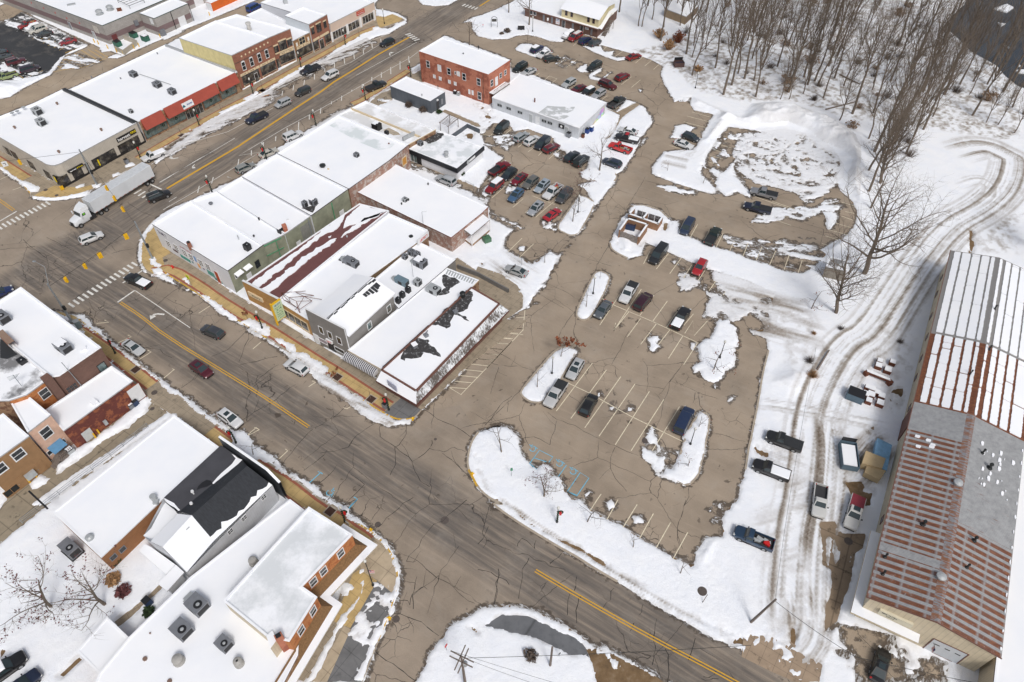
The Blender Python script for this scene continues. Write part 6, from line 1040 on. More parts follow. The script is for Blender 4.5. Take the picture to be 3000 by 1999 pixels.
c=G1("I 185,530",8.7);m_=MB();m_.tube(c,c+Vector((0,0,2.6)),.05)
for k in range(5):m_.tube(c+Vector((-.8,-.4,2.5-k*.2)),c+Vector((.8-.2*k,.4,2.5-k*.2)),.035)
m_.build("antenna",STEEL,b.root)
b=Bld("brick_shop","single storey maroon brick shop with white roof and yellow bollards by its side door","I 958,360 1140,487 545,915 393,735",5.0,[BRK_BRN,BRK_MAR,BRK_MAR,BRK_MAR],par=.2)
b.door(1,"I 760,955",1.5,2.2,plain("pale door",(.5,.52,.52),.6),BRK_MAR);b.win(1,"I 1172,600",2.2,3.4,BRK_MAR,WHITE,"shop_window",(1,1),.1,2.2)
u,_=b.at(1,P("I 915,860")[0]);b.slab(1,u-.25,u+.25,.8,1.7,"meter_box",HVACL,0,.35);c=G1("I 815,678",4.9);m_=MB();m_.box((c.x,c.y,5.1),(1.1,.8,.6),0,ANG_C);m_.build("skylight",RSNOW,b.root)
b=Bld("plaster_house","narrow pink plastered house with blue porch roof and wooden steps","I 80,655 230,608 433,778 238,928",7.9,[BRK_BRN,PINK,PINK,BRK_ORA2],par=.2)
b.win(2,"I 397,932",1.4,1.9,WHITE,GLASS,"window",(1,2),.12);b.win(2,"I 540,1010",.7,.8,WHITE,GLASS);b.win(2,"I 430,1103",.7,.8,WHITE,GLASS)
u,z=b.at(2,P("I 490,1060")[0]);nr=b.edge(2)[2];t_=b.edge(2)[1];m_=MB();m_.obox(b.pos(2,u-1.1,2.9,0),t_*2.2,nr*1.5-Vector((0,0,.5)),Vector((0,0,.1)));m_.build("porch_roof",plain("blue porch roof",(.10,.25,.42),.5),b.root);m_=MB();m_.obox(b.pos(2,u-1,.1,0),t_*2,nr*1.6,Vector((0,0,.8)))
for k in range(4):m_.obox(b.pos(2,u+1-.0,.1,.2),t_*(.35*(4-k)),nr*1.3,Vector((0,0,.2*(k+1))))
for k in range(8):m_.tube(b.pos(2,u-1+k*.28,.9,1.55),b.pos(2,u-1+k*.28,1.8,1.55),.04,.04,4)
m_.build("steps",WOOD,b.root)
b=Bld("tan_building","tan rendered two storey building at the left edge with three white windows","I 25,768 245,960 -150,1245 -350,1000",7.8,[PINK,TANST,TANST,TANST],par=.12)
for p_ in("I 158,1120","I 0,1245"):b.win(1,p_,1.5,1.6,WHITE,GLASS,"window",(1,2),.15)
b.win(1,"I 100,1432",2.0,1.2,TANST,GLASS,"window",(2,1));u,_=b.at(1,P("I 260,1310")[0]);b.slab(1,u-.9,u+.6,.8,2.0,"meter_box",HVACL,0,.4);b.door(1,"I 350,1230",1.2,2.2,TANST,TANST);b.door(1,"I 180,1350",1.2,2.2,TANST,TANST)
b=Bld("white_roofed_shop","large plain white flat roof beside the black roofed house","I 1498,782 1880,1055 1412,1490 M 868,492 455,105",4.0,[BRK_BRN,BRK_BRN,brick("tan side brick",(.34,.15,.06),(.29,.125,.05),(.3,.18,.1)),brick("tan side brick",0,0,0)],par=.08,ringmat=WHITE)
b.win(2,"M 1053,425",.8,.8,HVACG,GLASS);b.win(2,"M 975,492",.8,.8,HVACG,GLASS);u0,u1,_=b.span(3,"M 600,280","M 720,390");b.slab(3,u0,u1,3.5,3.9,"gutter",BLACK,0,.25)
c=G1("I 1330,1505",3.9);m_=MB();m_.lathe((c.x,c.y,3.9),[(.45,0),(.4,.6),(.5,.65),(.45,.9)],12);m_.box((c.x+.5,c.y-.6,4.1),(.7,.7,.5));m_.build("exhaust_fan",HVACL,b.root);c=G1("M 775,328",3.9);m_=MB();m_.lathe((c.x,c.y,3.9),[(.6,0),(.55,.4),(.3,.6)],10);m_.build("vent",HVACL,b.root)
# black roofed house
SH=N("wet black shingle");k=SH;p=k.geo();st=k.mapping(p,(2.2,.45,1),(0,0,-R(52)));k.color(k.ramp(k.noise(st,2.5,5,.7),[(.3,(.014,.016,.02)),(.7,(.032,.036,.044))]));k.set(Roughness=.6);k.bump(k.noise(st,4,3,.6),.6,.05);SHG=k.m
MEM=plain("grey membrane",(.062,.062,.07),.55,0,.18,.4)
zf=4.6;fl=GP("z 848,92 1085,255 395,815 222,668",zf);rd=GP("z 1135,318 530,860",6.0);ev=GP("z 1412,530 770,1142",4.4);cR=sum(fl,Vector())/4;root=empty("black_roofed_house",(cR.x,cR.y,0),"white sided building with black shingle gable beside dark flat membrane roof and snowy rear","building")
m_=MB();m_.face(fl);ro_=m_.build("flat_roof",MEM,root);m_=MB();m_.face([fl[1],rd[0],rd[1],fl[2]]);m_.face([rd[0],ev[0],ev[1],rd[1]]);gr_=m_.build("gable_roof",SHG,root)
rr_=GP("z 478,1482",4.4)[0];rk=GP("z 212,1208",6.0)[0];ra=GP("z 500,925",5.9)[0];m_=MB();m_.face([rd[1]+Vector((0,0,.06)),ev[1]+Vector((0,0,.06)),rr_+Vector((0,0,.06)),rk+Vector((0,0,.06))]);lf=GP("z 375,842 78,1145 212,1210 490,925",5.0);lf[2].z=lf[3].z=6.0;m_.face([lf[0],lf[1],rk,rd[1]])
l2=GP("z 235,715 340,800 375,842 78,1145 0,1080 85,1000",3.6);m_.face([l2[0],l2[1],l2[2],l2[3],l2[4],l2[5]]);m_.build("rear_roof",RSNOW,root)
for s_,zz_ in(("z 450,975 500,965 527,1000 510,1045 450,1030",5.45),("z 285,1150 340,1125 360,1165 320,1195 290,1185",5.4)):
 pass
WL=[ev[0],ev[1],rr_];m_=MB();gp=[Vector((v.x,v.y,0))for v in(ev[0],rr_,rk,lf[1],l2[4],fl[3],fl[0])]
for k_ in range(len(gp)):
 a,c=gp[k_],gp[(k_+1)%len(gp)];za=(4.35,4.35,5.9,4.9,3.5,4.5,4.5)[k_];zc=(4.35,5.9,4.9,3.5,4.5,4.5,4.35)[k_];m_.face([(a.x,a.y,-.1),(c.x,c.y,-.1),(c.x,c.y,zc),(a.x,a.y,za)])
m_.build("wall",WHTSID,root)
HB=Bld.__new__(Bld);HB.pts=[Vector((ev[0].x,ev[0].y,0)),Vector((rr_.x,rr_.y,0)),Vector((fl[3].x,fl[3].y,0)),Vector((fl[0].x,fl[0].y,0))];HB.n=4;HB.root=root;HB.z0=0;A_=sum(HB.pts[k].x*HB.pts[(k+1)%4].y-HB.pts[(k+1)%4].x*HB.pts[k].y for k in range(4));HB.sg=1 if A_>0 else-1
for p_ in("z 1315,660","z 1100,890","z 950,1035"):HB.win(0,p_,.75,.8,WHITE,GLASS,"window",(2,2),.08)
fc=GP("z 820,8 1130,200 1345,372 1412,490",6.2);fc[3].z=5.0;m_=MB();fb2=GP("z 848,92 1085,255 1300,420 1425,520",4.5);dn=(fc[2]-fc[0]);dn.z=0;dn.normalize();pn_=Vector((dn.y,-dn.x,0));pn_=pn_ if pn_.y>0 else-pn_
base_a,base_b=Vector((fc[0].x,fc[0].y,0)),Vector((fc[2].x,fc[2].y,0));end=base_b+dn*2.0
m_.face([base_a,end,end+Vector((0,0,4.6)),base_b+Vector((0,0,6.2)),base_a+Vector((0,0,6.2))]);m_.face([p_+pn_*.35 for p_ in[end,base_a,base_a+Vector((0,0,6.2)),base_b+Vector((0,0,6.2)),end+Vector((0,0,4.6))]]);m_.build("false_front",plain("black boarding",(.03,.034,.04),.6),root)
m_=MB();m_.obox(base_a+Vector((0,0,6.2)),base_b-base_a,pn_*.36,Vector((0,0,.12)));m_.obox(base_b+Vector((0,0,6.2)),end-base_b-Vector((0,0,1.6)),pn_*.36,Vector((0,0,.12)));m_.build("coping",RSNOW,root)
for s_,zz_ in(("z 960,180 1000,205 1085,255 1060,280 1000,330 930,390 870,450 770,520 755,505 800,450 900,360 965,290 1010,240",zf+.03),("z 235,670 330,725 400,805 380,810 300,755 225,690",zf+.08)):
 m_=MB();pp=resample(GP(s_,zz_),.6);m_.face([Vector((v.x+random.uniform(-.1,.1),v.y+random.uniform(-.1,.1),v.z))for v in pp]);m_.build("roof_snow",RSNOW,ro_)
m_=MB();pp=resample([ev[0],ev[1]],.6);up_=(rd[0]-ev[0]);up_=up_.normalized();q_=[v+up_*random.uniform(.25,.75)*(1+.8*math.sin(i*.35)**2)for i,v in enumerate(pp)]
for k_ in range(len(pp)-1):m_.face([pp[k_]+Vector((0,0,.05)),q_[k_]+Vector((0,0,.05)),q_[k_+1]+Vector((0,0,.05)),pp[k_+1]+Vector((0,0,.05))][::-1])
m_.build("roof_snow",RSNOW,gr_);m_=MB();pp=GP("z 690,470 740,480 755,515 700,545 640,560 580,585 600,540 640,500",zf+.015);m_.face(pp);m_.build("wet_patch",BLACK,ro_)
for p_ in("z 552,625","z 540,755"):m_=MB();c=G1(p_,zf);m_.lathe((c.x,c.y,zf),[(.1,0),(.1,.6),(.25,.62),(.2,.85)],8);m_.build("vent",WHITE,ro_)
for p_ in("z 488,1012","z 322,1162"):
 c=G1(p_,5.3);m_=MB();m_.box((c.x,c.y,5.3),(.55,.55,1.0),1,ANG_C);m_.box((c.x,c.y,5.15),(1.0,1.0,.8),0,ANG_C);m_.build("skylight",[BLACK,HVACL],root)
for s_,zt in(("M 1245,378 1300,405 1508,556 1428,642 1195,440",2.9),("M 1512,556 1583,622 1437,785 1358,722",2.9)):
 pp=GP(s_,zt);b_=MB();b_.prism([(v.x,v.y)for v in pp],zt-.25,zt,0,True,1,True);b_.prism([(v.x,v.y)for v in inset(pp,.35)],0,zt-.2,2);b_.build("lean_to",[WHTSID,RSNOW,WHTSID],root)
b=Bld("retail_building","huge white snowed flat roof at the bottom left with scattered vents","N 438,-5 574,97 505,1335 385,1568 250,1900 M 500,2400 850,1495 1108,1183 1640,662",4.2,[BRK_ORA2,BRK_ORA2,BRK_BRN],par=.1,ringmat=plain("brown coping",(.12,.07,.05),.6))
for p_,r_ in(("M 1248,1368",.28),("M 1292,1148",.1),("M 1460,1560",.28),("N 322,1318",.12)):vent(b.root,p_,4.15,r_,.4,plain("rusty vent",(.2,.13,.1),.6),False)
for p_,r_ in(("M 1540,1385",.75),("M 2055,1405",.6),("N 128,538",.65),("N 5,1410",.6)):
 c=G1(p_,4.2);m_=MB();m_.lathe((c.x,c.y,4.1),[(r_,0),(r_*.95,.3),(r_*.7,.35),(r_*.72,.75),(r_*.9,.8),(r_*.8,1.0),(r_*.3,1.15)],16);m_.build("exhaust_fan",plain("fan grey",(.36,.35,.33),.6),b.root)
UP="N 600,60 972,296 540,742 668,832 430,1213 235,1168 M 1922,867";b=Bld("corner_building","orange brick two storey corner building with icy roof and shingled canopy",UP,7.2,[BRK_ORA2,BRK_ORA2,BRK_ORA2,BRK_ORA2,BRK_ORA2,CRMSID,CRMSID],par=.25,roofmat=roof_snow("icy roof snow",.75,(.60,.63,.65),.14),ringmat=RSNOW)
for e_,p_ in((1,"N 897,518"),(1,"N 753,674"),(1,"N 667,762"),(3,"N 666,1013"),(3,"N 571,1186")):b.win(e_,p_,.95,1.5,WHITE,GLASS,"window",(1,2),.12,5.7)
wp=[Vector((p_.x,p_.y,0))for p_ in b.pts];ln_=[wp[1]+(wp[0]-wp[1]).normalized()*4,wp[1],wp[2],wp[3],wp[4],wp[4]+(wp[4]-wp[3]).normalized()*14]
sgn=-1 if offs(ln_,1)[2].x<ln_[2].x else 1;o1,o2=offs(ln_,1.2*sgn),offs(ln_,2.1*sgn)
def miter(pl,d):
 out=[]
 for k_ in range(len(pl)):
  if k_ in(0,len(pl)-1):out.append(offs(pl,d)[k_]);continue
  e0_,e1_=(pl[k_]-pl[k_-1]).normalized(),(pl[k_+1]-pl[k_]).normalized();n0,n1=Vector((-e0_.y,e0_.x,0)),Vector((-e1_.y,e1_.x,0));out.append(pl[k_]+(n0+n1)*(d/max(.4,1+n0.dot(n1))))
 return out
i0,o1,o2,o3=miter(ln_,.02*sgn),miter(ln_,1.0*sgn),miter(ln_,1.9*sgn),miter(ln_,1.75*sgn);m_=MB();m2_=MB();m3_=MB()
for k_ in range(len(ln_)-1):
 m_.face([Z(i0[k_],4.3),Z(i0[k_+1],4.3),Z(o1[k_+1],3.25),Z(o1[k_],3.25)]);m2_.face([Z(o1[k_],3.27),Z(o1[k_+1],3.27),Z(o2[k_+1],3.2),Z(o2[k_],3.2)]);m2_.face([Z(o2[k_],3.2),Z(o2[k_+1],3.2),Z(o2[k_+1],3.0),Z(o2[k_],3.0)]);m3_.face([Z(o2[k_],3.0),Z(o2[k_+1],3.0),Z(o3[k_+1],2.4),Z(o3[k_],2.4)]);m3_.face([Z(i0[k_],0),Z(i0[k_+1],0),Z(i0[k_+1],3.2),Z(i0[k_],3.2)])
m_.build("shingle_skirt",plain("brown shingle",(.19,.105,.045),.9,0,.35,5,.3),b.root);m2_.build("canopy",RSNOW,b.root);m3_.build("canopy_fascia",CRMSID,b.root)
c=G1("N 355,1195",7.2);m_=MB();m_.box((c.x,c.y,5.9),(.9,.7,4.6),0,R(35));m_.box((c.x,c.y,8.25),(.6,.5,.3),1,R(35));m_.build("chimney",[BRK_ORG,BLACK],b.root);pp=GP("N 232,1167 285,1117 325,1200 270,1275",7.4);m_=MB();m_.prism([(v.x,v.y)for v in pp],4,7.3,0,True,1);m_.build("stair_head",[CRMSID,RSNOW],b.root)
b=Bld("shed","small white flat roofed annex at the back of the yard","M 920,1008 1107,1184 851,1492 661,1300",3.1,[BRK_BRN,BRK_MAR,BRK_BRN,BRK_BRN],par=.06,ringmat=WHITE)
# --- office among the trees
b=Bld("office_building","brown brick office with cream upper storey and covered outside stair","C 405,62 1032,245 1200,85 700,-100",2.8,[BRK_DK,BRK_DK],par=.05,ringmat=BRNFAS)
for p_ in("s 270,270","s 345,285"):b.win(0,p_,.8,1.1,WHITE,GLASS)
for p_ in("s 540,355","s 715,410","s 1165,545","s 1570,660"):b.win(0,p_,.7,1.9,BRK_DK,HVACG,"window",(1,1),.05,1.3)
for p_ in("s 965,500","s 1355,615"):b.door(0,p_,.95,2.1,SHOP,WHITE)
wallsign(b,0,"s 800,440","s 880,465",1.9,WHITE,[("~7",BLU_T,0,.25,.3,.7),("~8",BLU_T,0,0,.3,.7),("~7",RED_T,0,-.25,.3,.7)],d=.1);wallsign(b,0,"s 1430,605","s 1505,625",.6,WHITE,[("~7",BLK_T,0,0,.3,.8)],d=.1)
a,t_,nr,L=b.edge(0);b.slab(0,-.3,L+.3,2.45,2.8,"fascia",BRNFAS,0,.45);m_=MB();m_.obox(b.pos(0,-.3,2.8,-2.5),t_*(L+.6),nr*2.9,Vector((0,0,.1)));m_.build("roof_snow",RSNOW,b.root)
up=GP("C 722,75 1040,168 1180,25 880,-80",5.2);c=sum(up,Vector())/4;m_=MB();m_.prism([(v.x,v.y)for v in up],2.6,5.1,0);uw=m_.build("upper_storey",siding("cream lap siding",(.66,.58,.36),.2,False,.15),b.root)
U_=Bld.__new__(Bld);U_.pts=up;U_.n=4;U_.root=b.root;U_.z0=2.6;U_.sg=b.sg
for p_ in("s 1025,280","s 1142,312","s 1502,425","s 1612,455"):U_.win(0,p_,.7,1.35,BRNFAS,GLASS,"window",(1,2),.06)
ex=[c+(v-c)*1.06 for v in up];r0_,r1_=ex[0].lerp(ex[3],.5)+Vector((0,0,1.3)),ex[1].lerp(ex[2],.5)+Vector((0,0,1.3));m_=MB();m_.face([ex[0],ex[1],r1_,r0_]);m_.face([r0_,r1_,ex[2],ex[3]]);m_.face([up[1],up[2],r1_-Vector((0,0,.1))],1);m_.build("upper_roof",[RSNOW,YELSID],b.root)
q_=GP("s 1720,615",2.9)[0],GP("s 1790,640",2.9)[0],GP("s 2000,290",5.0)[0],GP("s 1940,250",5.0)[0];q2=GP("s 2125,195 2060,165",5.2);m_=MB();m_.face(list(q_));m_.face([q_[3],q_[2],q2[0],q2[1]]);m_.build("stair_roof",RSNOW,b.root);s0,s1=G1("s 1760,800",0),G1("s 1960,420",2.7);m_=MB();dd=s1-s0
for k_ in range(12):m_.obox(s0+dd*(k_/12),Vector((1.1,-.5,0)),Vector((dd.x,dd.y,0))/12*1.1,Vector((0,0,.12)))
for f_ in(0,.5,1):p_=s0+dd*f_+Vector((1.1,-.5,0));m_.tube((p_.x,p_.y,0),(p_.x,p_.y,3+2*f_),.07,.07,5)
m_.build("stair",WOOD,b.root);m_=MB();pp=GP("s 1730,800 2090,580 2090,420 1990,520",0)
b=Bld("storage_building","low tan building with snowy roof glimpsed between the wood's trunks","C 1608,72 1792,142 1898,45 1700,-25",2.6,[plain("tan board",(.30,.22,.14),.85),plain("brown board",(.17,.12,.08),.85)],par=.05)
b=Bld("garden_shed","weathered grey shed with dark bare roof under the tree by the round car park","H 680,888 835,925 822,1005 650,965",3.0,[plain("grey boards",(.24,.215,.18),.9,0,.2,3),plain("grey boards",0)],par=.02,roofmat=roof_snow("shed roof",.8,(.05,.045,.04),.5))
m_=MB();pp=GP("H 650,962 822,1002 815,1012 645,975",3.05);m_.face(pp);m_.build("roof_snow",RSNOW,b.root)
# --- mill
hm=6.0;E0,E1,E2,E3=G1("P 1020,845",hm),G1("P 2130,1352",hm),G1("L 2300,990",hm),G1("H 1735,835",hm);ax=(E3-E0);Lm=ax.length;ax.normalize();ac=(E1-E0);Wm=ac.length;ac.normalize();E2=E3+ac*Wm
root=empty("mill_building",(E0.x+3,E0.y+3,0),"long cream metal mill with rust striped ridged roof half under snow","building")
def MP(u,v,z=None):
 zz=hm+1.4*(1-abs(v/Wm-.5)*2)if z is None else z;p_=E0+ax*u+ac*v;return Vector((p_.x,p_.y,zz))
k=N("rusty corrugated roof");at_=k.n("ShaderNodeAttribute",attribute_name="ruv").outputs["Vector"];sx=k.n("ShaderNodeSeparateXYZ",i_0=at_);u_,v_=sx.outputs[0],sx.outputs[1];p=k.geo();nn=k.noise(p,1.2,6,.75)
per=1.05;fr=k.math('FRACT',k.math('DIVIDE',u_,per));band_=k.ramp(fr,[(.0,.0),(.03,1),(.5,1),(.58,.5),(.66,0)])
cor=k.ramp(k.math('FRACT',k.math('DIVIDE',u_,.21)),[(0,.72),(.5,1.08),(1,.72)]);lap=k.ramp(k.math('FRACT',k.math('DIVIDE',v_,3.05)),[(0,1),(.06,.1),(.9,0),(1,1)])
rustc=k.ramp(k.noise(k.mapping(at_,(2.2,.6,1)),1.5,5,.7),[(.3,(.14,.05,.028)),(.5,(.21,.078,.04)),(.7,(.38,.155,.07))]);greyc=k.ramp(nn,[(.3,(.30,.305,.31)),(.7,(.47,.475,.48))])
# zones: fresh grey sheets between u0..u1 and a single newer strip
def between(x,a,c):return k.math('MULTIPLY',k.math('GREATER_THAN',x,a),k.math('LESS_THAN',x,c))
left=k.math('LESS_THAN',v_,Wm/2);right=k.math('SUBTRACT',1.0,left)
zg=k.math('MAXIMUM',k.math('MULTIPLY',left,between(u_,29.8,35.7)),k.math('MULTIPLY',right,between(u_,15.8,35.7)));zg=k.math('MAXIMUM',zg,k.math('MULTIPLY',left,between(u_,7.5,8.75)))
front=k.math('SUBTRACT',1.0,zg);rm=k.math('MULTIPLY',band_,front);rm=k.math('MULTIPLY',rm,k.ramp(k.noise(k.mapping(at_,(.6,1.8,1)),1.0,4,.7),[(.30,.35),(.42,1)]));rm=k.math('MULTIPLY',rm,k.math('SUBTRACT',1.0,k.math('MULTIPLY',lap,.75)))
scat=k.math('MULTIPLY',k.ramp(k.noise(k.mapping(at_,(3.0,.35,1)),1.0,5,.7),[(.60,0),(.68,.9)]),k.math('MULTIPLY',right,between(u_,15.8,25)))
rear=k.math('GREATER_THAN',u_,52.4);rm=k.math('MAXIMUM',rm,k.math('MAXIMUM',scat,between(u_,35.7,52.4)))
col=k.mix(rm,greyc,rustc);col=k.mix(rear,col,(.31,.30,.29));rg=between(v_,Wm/2-.75,Wm/2+.45);rg=k.math('MULTIPLY',rg,k.math('LESS_THAN',u_,36));col=k.mix(rg,col,k.mix(k.ramp(k.noise(k.mapping(at_,(2.6,.5,1)),1.3,5,.7),[(.45,0),(.55,.9)]),(.30,.31,.33),(.30,.12,.05)))
k.color(k.mix(1.0,col,k.mix(.8,(1,1,1),cor),'MULTIPLY'));k.set(Roughness=.6,Metallic=.25);k.bump(cor,.6,.05);MILLR=k.m
nu,nv=60,8;vs,fs=[],[]
for i in range(nu+1):
 for j in range(nv+1):vs.append((Lm*i/nu,-.35+(Wm+.7)*j/nv))
me=bpy.data.meshes.new("roof");off=OFF[root.name];me.from_pydata([tuple(MP(u,v)-Vector(off))for u,v in vs],[],[(i*(nv+1)+j,(i+1)*(nv+1)+j,(i+1)*(nv+1)+j+1,i*(nv+1)+j+1)for i in range(nu)for j in range(nv)])
av=me.attributes.new("ruv",'FLOAT_VECTOR','POINT');av.data.foreach_set("vector",[x for u,v in vs for x in(u,v,0.0)]);me.materials.append(MILLR);me.update();bm_=bmesh.new();bm_.from_mesh(me);bmesh.ops.recalc_face_normals(bm_,faces=bm_.faces[:])
if sum(f_.normal.z for f_ in bm_.faces)<0:bmesh.ops.reverse_faces(bm_,faces=bm_.faces[:])
bm_.to_mesh(me);bm_.free();mr=bpy.data.objects.new("roof",me);COL.objects.link(mr);mr.parent=root;OFF[mr.name]=off
m_=MB();c_=[MP(.15,.15,0),MP(.15,Wm-.15,0),MP(Lm-.15,Wm-.15,0),MP(Lm-.15,.15,0)]
for k_ in range(4):
 a,d=c_[k_],c_[(k_+1)%4];m_.face([Z(a,-.2),Z(d,-.2),Z(d,hm-.02),Z(a,hm-.02)])
for uu in(.15,Lm-.15):m_.face([MP(uu,.15,hm-.02),MP(uu,Wm-.15,hm-.02),MP(uu,Wm/2,hm+1.36)])
m_.build("wall",CRMSID,root)
m_=MB();m_.obox(MP(-.02,-.4,hm-.12),ax*Lm,ac*.1,Vector((0,0,.12)));m_.obox(MP(-.1,-.35,hm-.06),ac*(Wm/2+.35)+Vector((0,0,1.42)),ax*.1,Vector((0,0,.14)));m_.obox(MP(-.1,Wm+.35,hm-.06),-ac*(Wm/2+.35)+Vector((0,0,1.42)),ax*.1,Vector((0,0,.14)));m_.build("roof_edge",BRNFAS,root)
rnd=random.Random(5);m_=MB()
def snowpad(u0,u1,v0,v1):
 if v0<Wm/2<v1:v1=Wm/2-.05
 n_=max(2,int((u1-u0)/.28));A,B=[],[]
 for i in range(n_+1):
  uu=u0+(u1-u0)*i/n_;e_=0 if 0<i<n_ else .06;A.append((uu,v0+e_+rnd.uniform(0,.09)));B.append((uu,v1-e_-rnd.uniform(0,.09)))
 for i in range(n_):
  q0,q1,q2,q3=(MP(*A[i]),MP(*A[i+1]),MP(*B[i+1]),MP(*B[i]));up_=Vector((0,0,.1));m_.face([q0+up_,q1+up_,q2+up_,q3+up_][::-1]);m_.face([q0,q1,q1+up_,q0+up_]);m_.face([q3,q2,q2+up_,q3+up_])
 for P0,P1,pu in((A[0],B[0],1),(A[-1],B[-1],-1)):m_.face([MP(*P0),MP(*P1),MP(*P1)+Vector((0,0,.1)),MP(*P0)+Vector((0,0,.1))])
cols=[(.3,1.4),(1.6,3.0),(3.18,4.5),(4.68,5.95),(6.13,6.8),(7.55,8.1),(8.6,9.6),(9.78,11.1),(11.28,12.6),(12.78,14.7)]
for v0,v1 in cols:
 u0=53.0
 while u0<Lm-.4:
  ln__=rnd.choice((9,14,24));u1=min(u0+ln__,Lm-.3);snowpad(u0,u1,v0,v1);u0=u1+(.12 if not(v0<1 and 62<u1<68)else 1.6)
 u0=36.0
 while u0<52.2:
  u1=min(u0+rnd.choice((1.3,2.4,3.6,5.5))if v0<3 else u0+rnd.choice((4,6,9)),52.4);snowpad(u0,u1,v0+.05,v1-.05);u0=u1+rnd.uniform(.08,.28)
for _ in range(22):
 uu,vv=rnd.uniform(23,31),rnd.uniform(9,13.8);s_=rnd.uniform(.2,.55);snowpad(uu,uu+s_*1.5,vv,vv+s_)
for uu in(28.3,28.5,27.6,27.2,26.6):snowpad(uu,uu+.5,(uu*7.7)%3+.3,(uu*7.7)%3+1.1)
for i in range(14):uu=1+i*2.5;snowpad(uu,uu+rnd.uniform(.3,.8),Wm+.0,Wm+.3)
m_.build("roof_snow",RSNOW,mr)
for uu,vv in((22.0,7.0),(6.3,6.95)):
 m_=MB();c=MP(uu,vv);m_.lathe(c-Vector((0,0,.2)),[(.45,0),(.45,.5),(.62,.52),(.62,.62),(.58,.7),(.2,.85)],16);m_.build("roof_ventilator",HVACL,root)
for uu,vv,s_ in((29.5,9.6,.16),(27.5,10.8,.25),(13.5,4.0,.22),(9.6,9.8,.15),(14.2,10.2,.2),(62,8.0,.15),(51.5,8.2,.15),(44.5,6.2,.12),(4.0,.8,.15),(6.6,.6,.15)):
 m_=MB();c=MP(uu,vv);m_.lathe(c-Vector((0,0,.2)),[(s_*2,0),(s_*1.6,.3),(s_*.8,.35),(s_*.8,1.0),(s_*1.2,1.02),(s_*.9,1.2)],8);m_.build("vent",DARKST,root)
MW=Bld.__new__(Bld);MW.pts=[MP(.15,.15,0),MP(.15,Wm-.15,0),MP(Lm-.15,Wm-.15,0),MP(Lm-.15,.15,0)];MW.n=4;MW.root=root;MW.z0=0;A_=sum(MW.pts[k].x*MW.pts[(k+1)%4].y-MW.pts[(k+1)%4].x*MW.pts[k].y for k in range(4));MW.sg=1 if A_>0 else-1
u,_=MW.at(0,P("P 1685,1290")[0]);MW.win(0,(u,1.7),3.9,3.2,BRNFAS,plain("grey roller door",(.56,.59,.62),.5,0,.05),"roller_door",(1,1),.12,1.75)
for d_ in(-1.2,0,1.2):MW.slab(0,u+d_-.3,u+d_+.3,2.25,2.4,"door_light",BLACK,.02,.06)
u,_=MW.at(0,P("P 2150,1500")[0]);s_=wallsign(MW,0,"P 1095,950","P 1395,1065",1.0,plain("pale cream sign",(.62,.58,.45),.6,0,.04),[("MILL",BLK_T,-.33,.18,.3,.17),("~6",BLK_T,-.08,.18,.3,.25),("~9",BLK_T,-.14,-.2,.2,.25)],d=.35)
cq=GP("P 1035,262 1115,290 975,925 1455,1157 1440,1232 860,965",3.0);m_=MB();m_.prism([(p_.x,p_.y)for p_ in cq],2.65,3.0,0,True,1,True);m_.build("canopy",[CRMSID,RSNOW],root)
for e_,p_ in((3,"H 1640,1070"),(3,"H 1598,1210"),(3,"H 1550,1400"),(3,"L 1515,110"),(3,"L 1465,295"),(3,"L 1420,460"),(3,"L 1365,720"),(3,"P 1130,170")):MW.win(e_,p_,1.1,.9,BRNFAS,HVACG,"window",(1,1),.08)
u,_=MW.at(3,P("L 1330,860")[0]);MW.slab(3,u-2.2,u+2.2,.1,4.2,"sliding_door",BRNFAS,-.02,.15)
m_=MB();p0=MW.pos(0,MW.at(0,P("P 1500,1290")[0])[0],2.4,0);p1=p0+MW.edge(0)[2]*1.4+Vector((0,0,.9));m_.tube(p0,p1,.03,.03,5);m_.build("flag_pole",BLACK,root)
m_=MB();nr=MW.edge(0)[2];t_=MW.edge(0)[1]
for i in range(7):m_.face([p0.lerp(p1,.35)+Vector((0,0,-.12*i)),p1+Vector((0,0,-.12*i)),p1+Vector((0,0,-.12*(i+1))),p0.lerp(p1,.35)+Vector((0,0,-.12*(i+1)))],i%2)
f4=p1+Vector((0,0,.004));m_.build("flag",[plain("flag red",(.45,.03,.04),.8),plain("flag white",(.7,.7,.7),.8)],root);m_=MB();d_=(p1-p0.lerp(p1,.35));m_.face([p1+nr.cross(Vector((0,0,1)))*.01,p1-d_*.42+nr.cross(Vector((0,0,1)))*.01,p1-d_*.42+Vector((0,0,-.46))+nr.cross(Vector((0,0,1)))*.01,p1+Vector((0,0,-.46))+nr.cross(Vector((0,0,1)))*.01]);m_.build("flag_canton",plain("flag blue",(.03,.05,.2),.8),root)
c0=E1+ac*.4-ax*3.2;an=[Vector((v.x,v.y,4.6))for v in(c0,c0+ac*34-ax*.0,c0+ac*34+ax*52,c0+ax*40)]
b=Bld("mill_annex","low cream mill annex with blank snowy roof at the right edge",an,4.6,[CRMSID,CRMSID,CRMSID,CRMSID],par=.1,ringmat=plain("dark edge",(.06,.045,.05)));b.slab(0,*sorted(b.span(0,"P 2080,1510","P 2340,1568")[:2]),.1,3.2,"roller_door",plain("grey door",(.30,.32,.33),.5),-.02,.06)
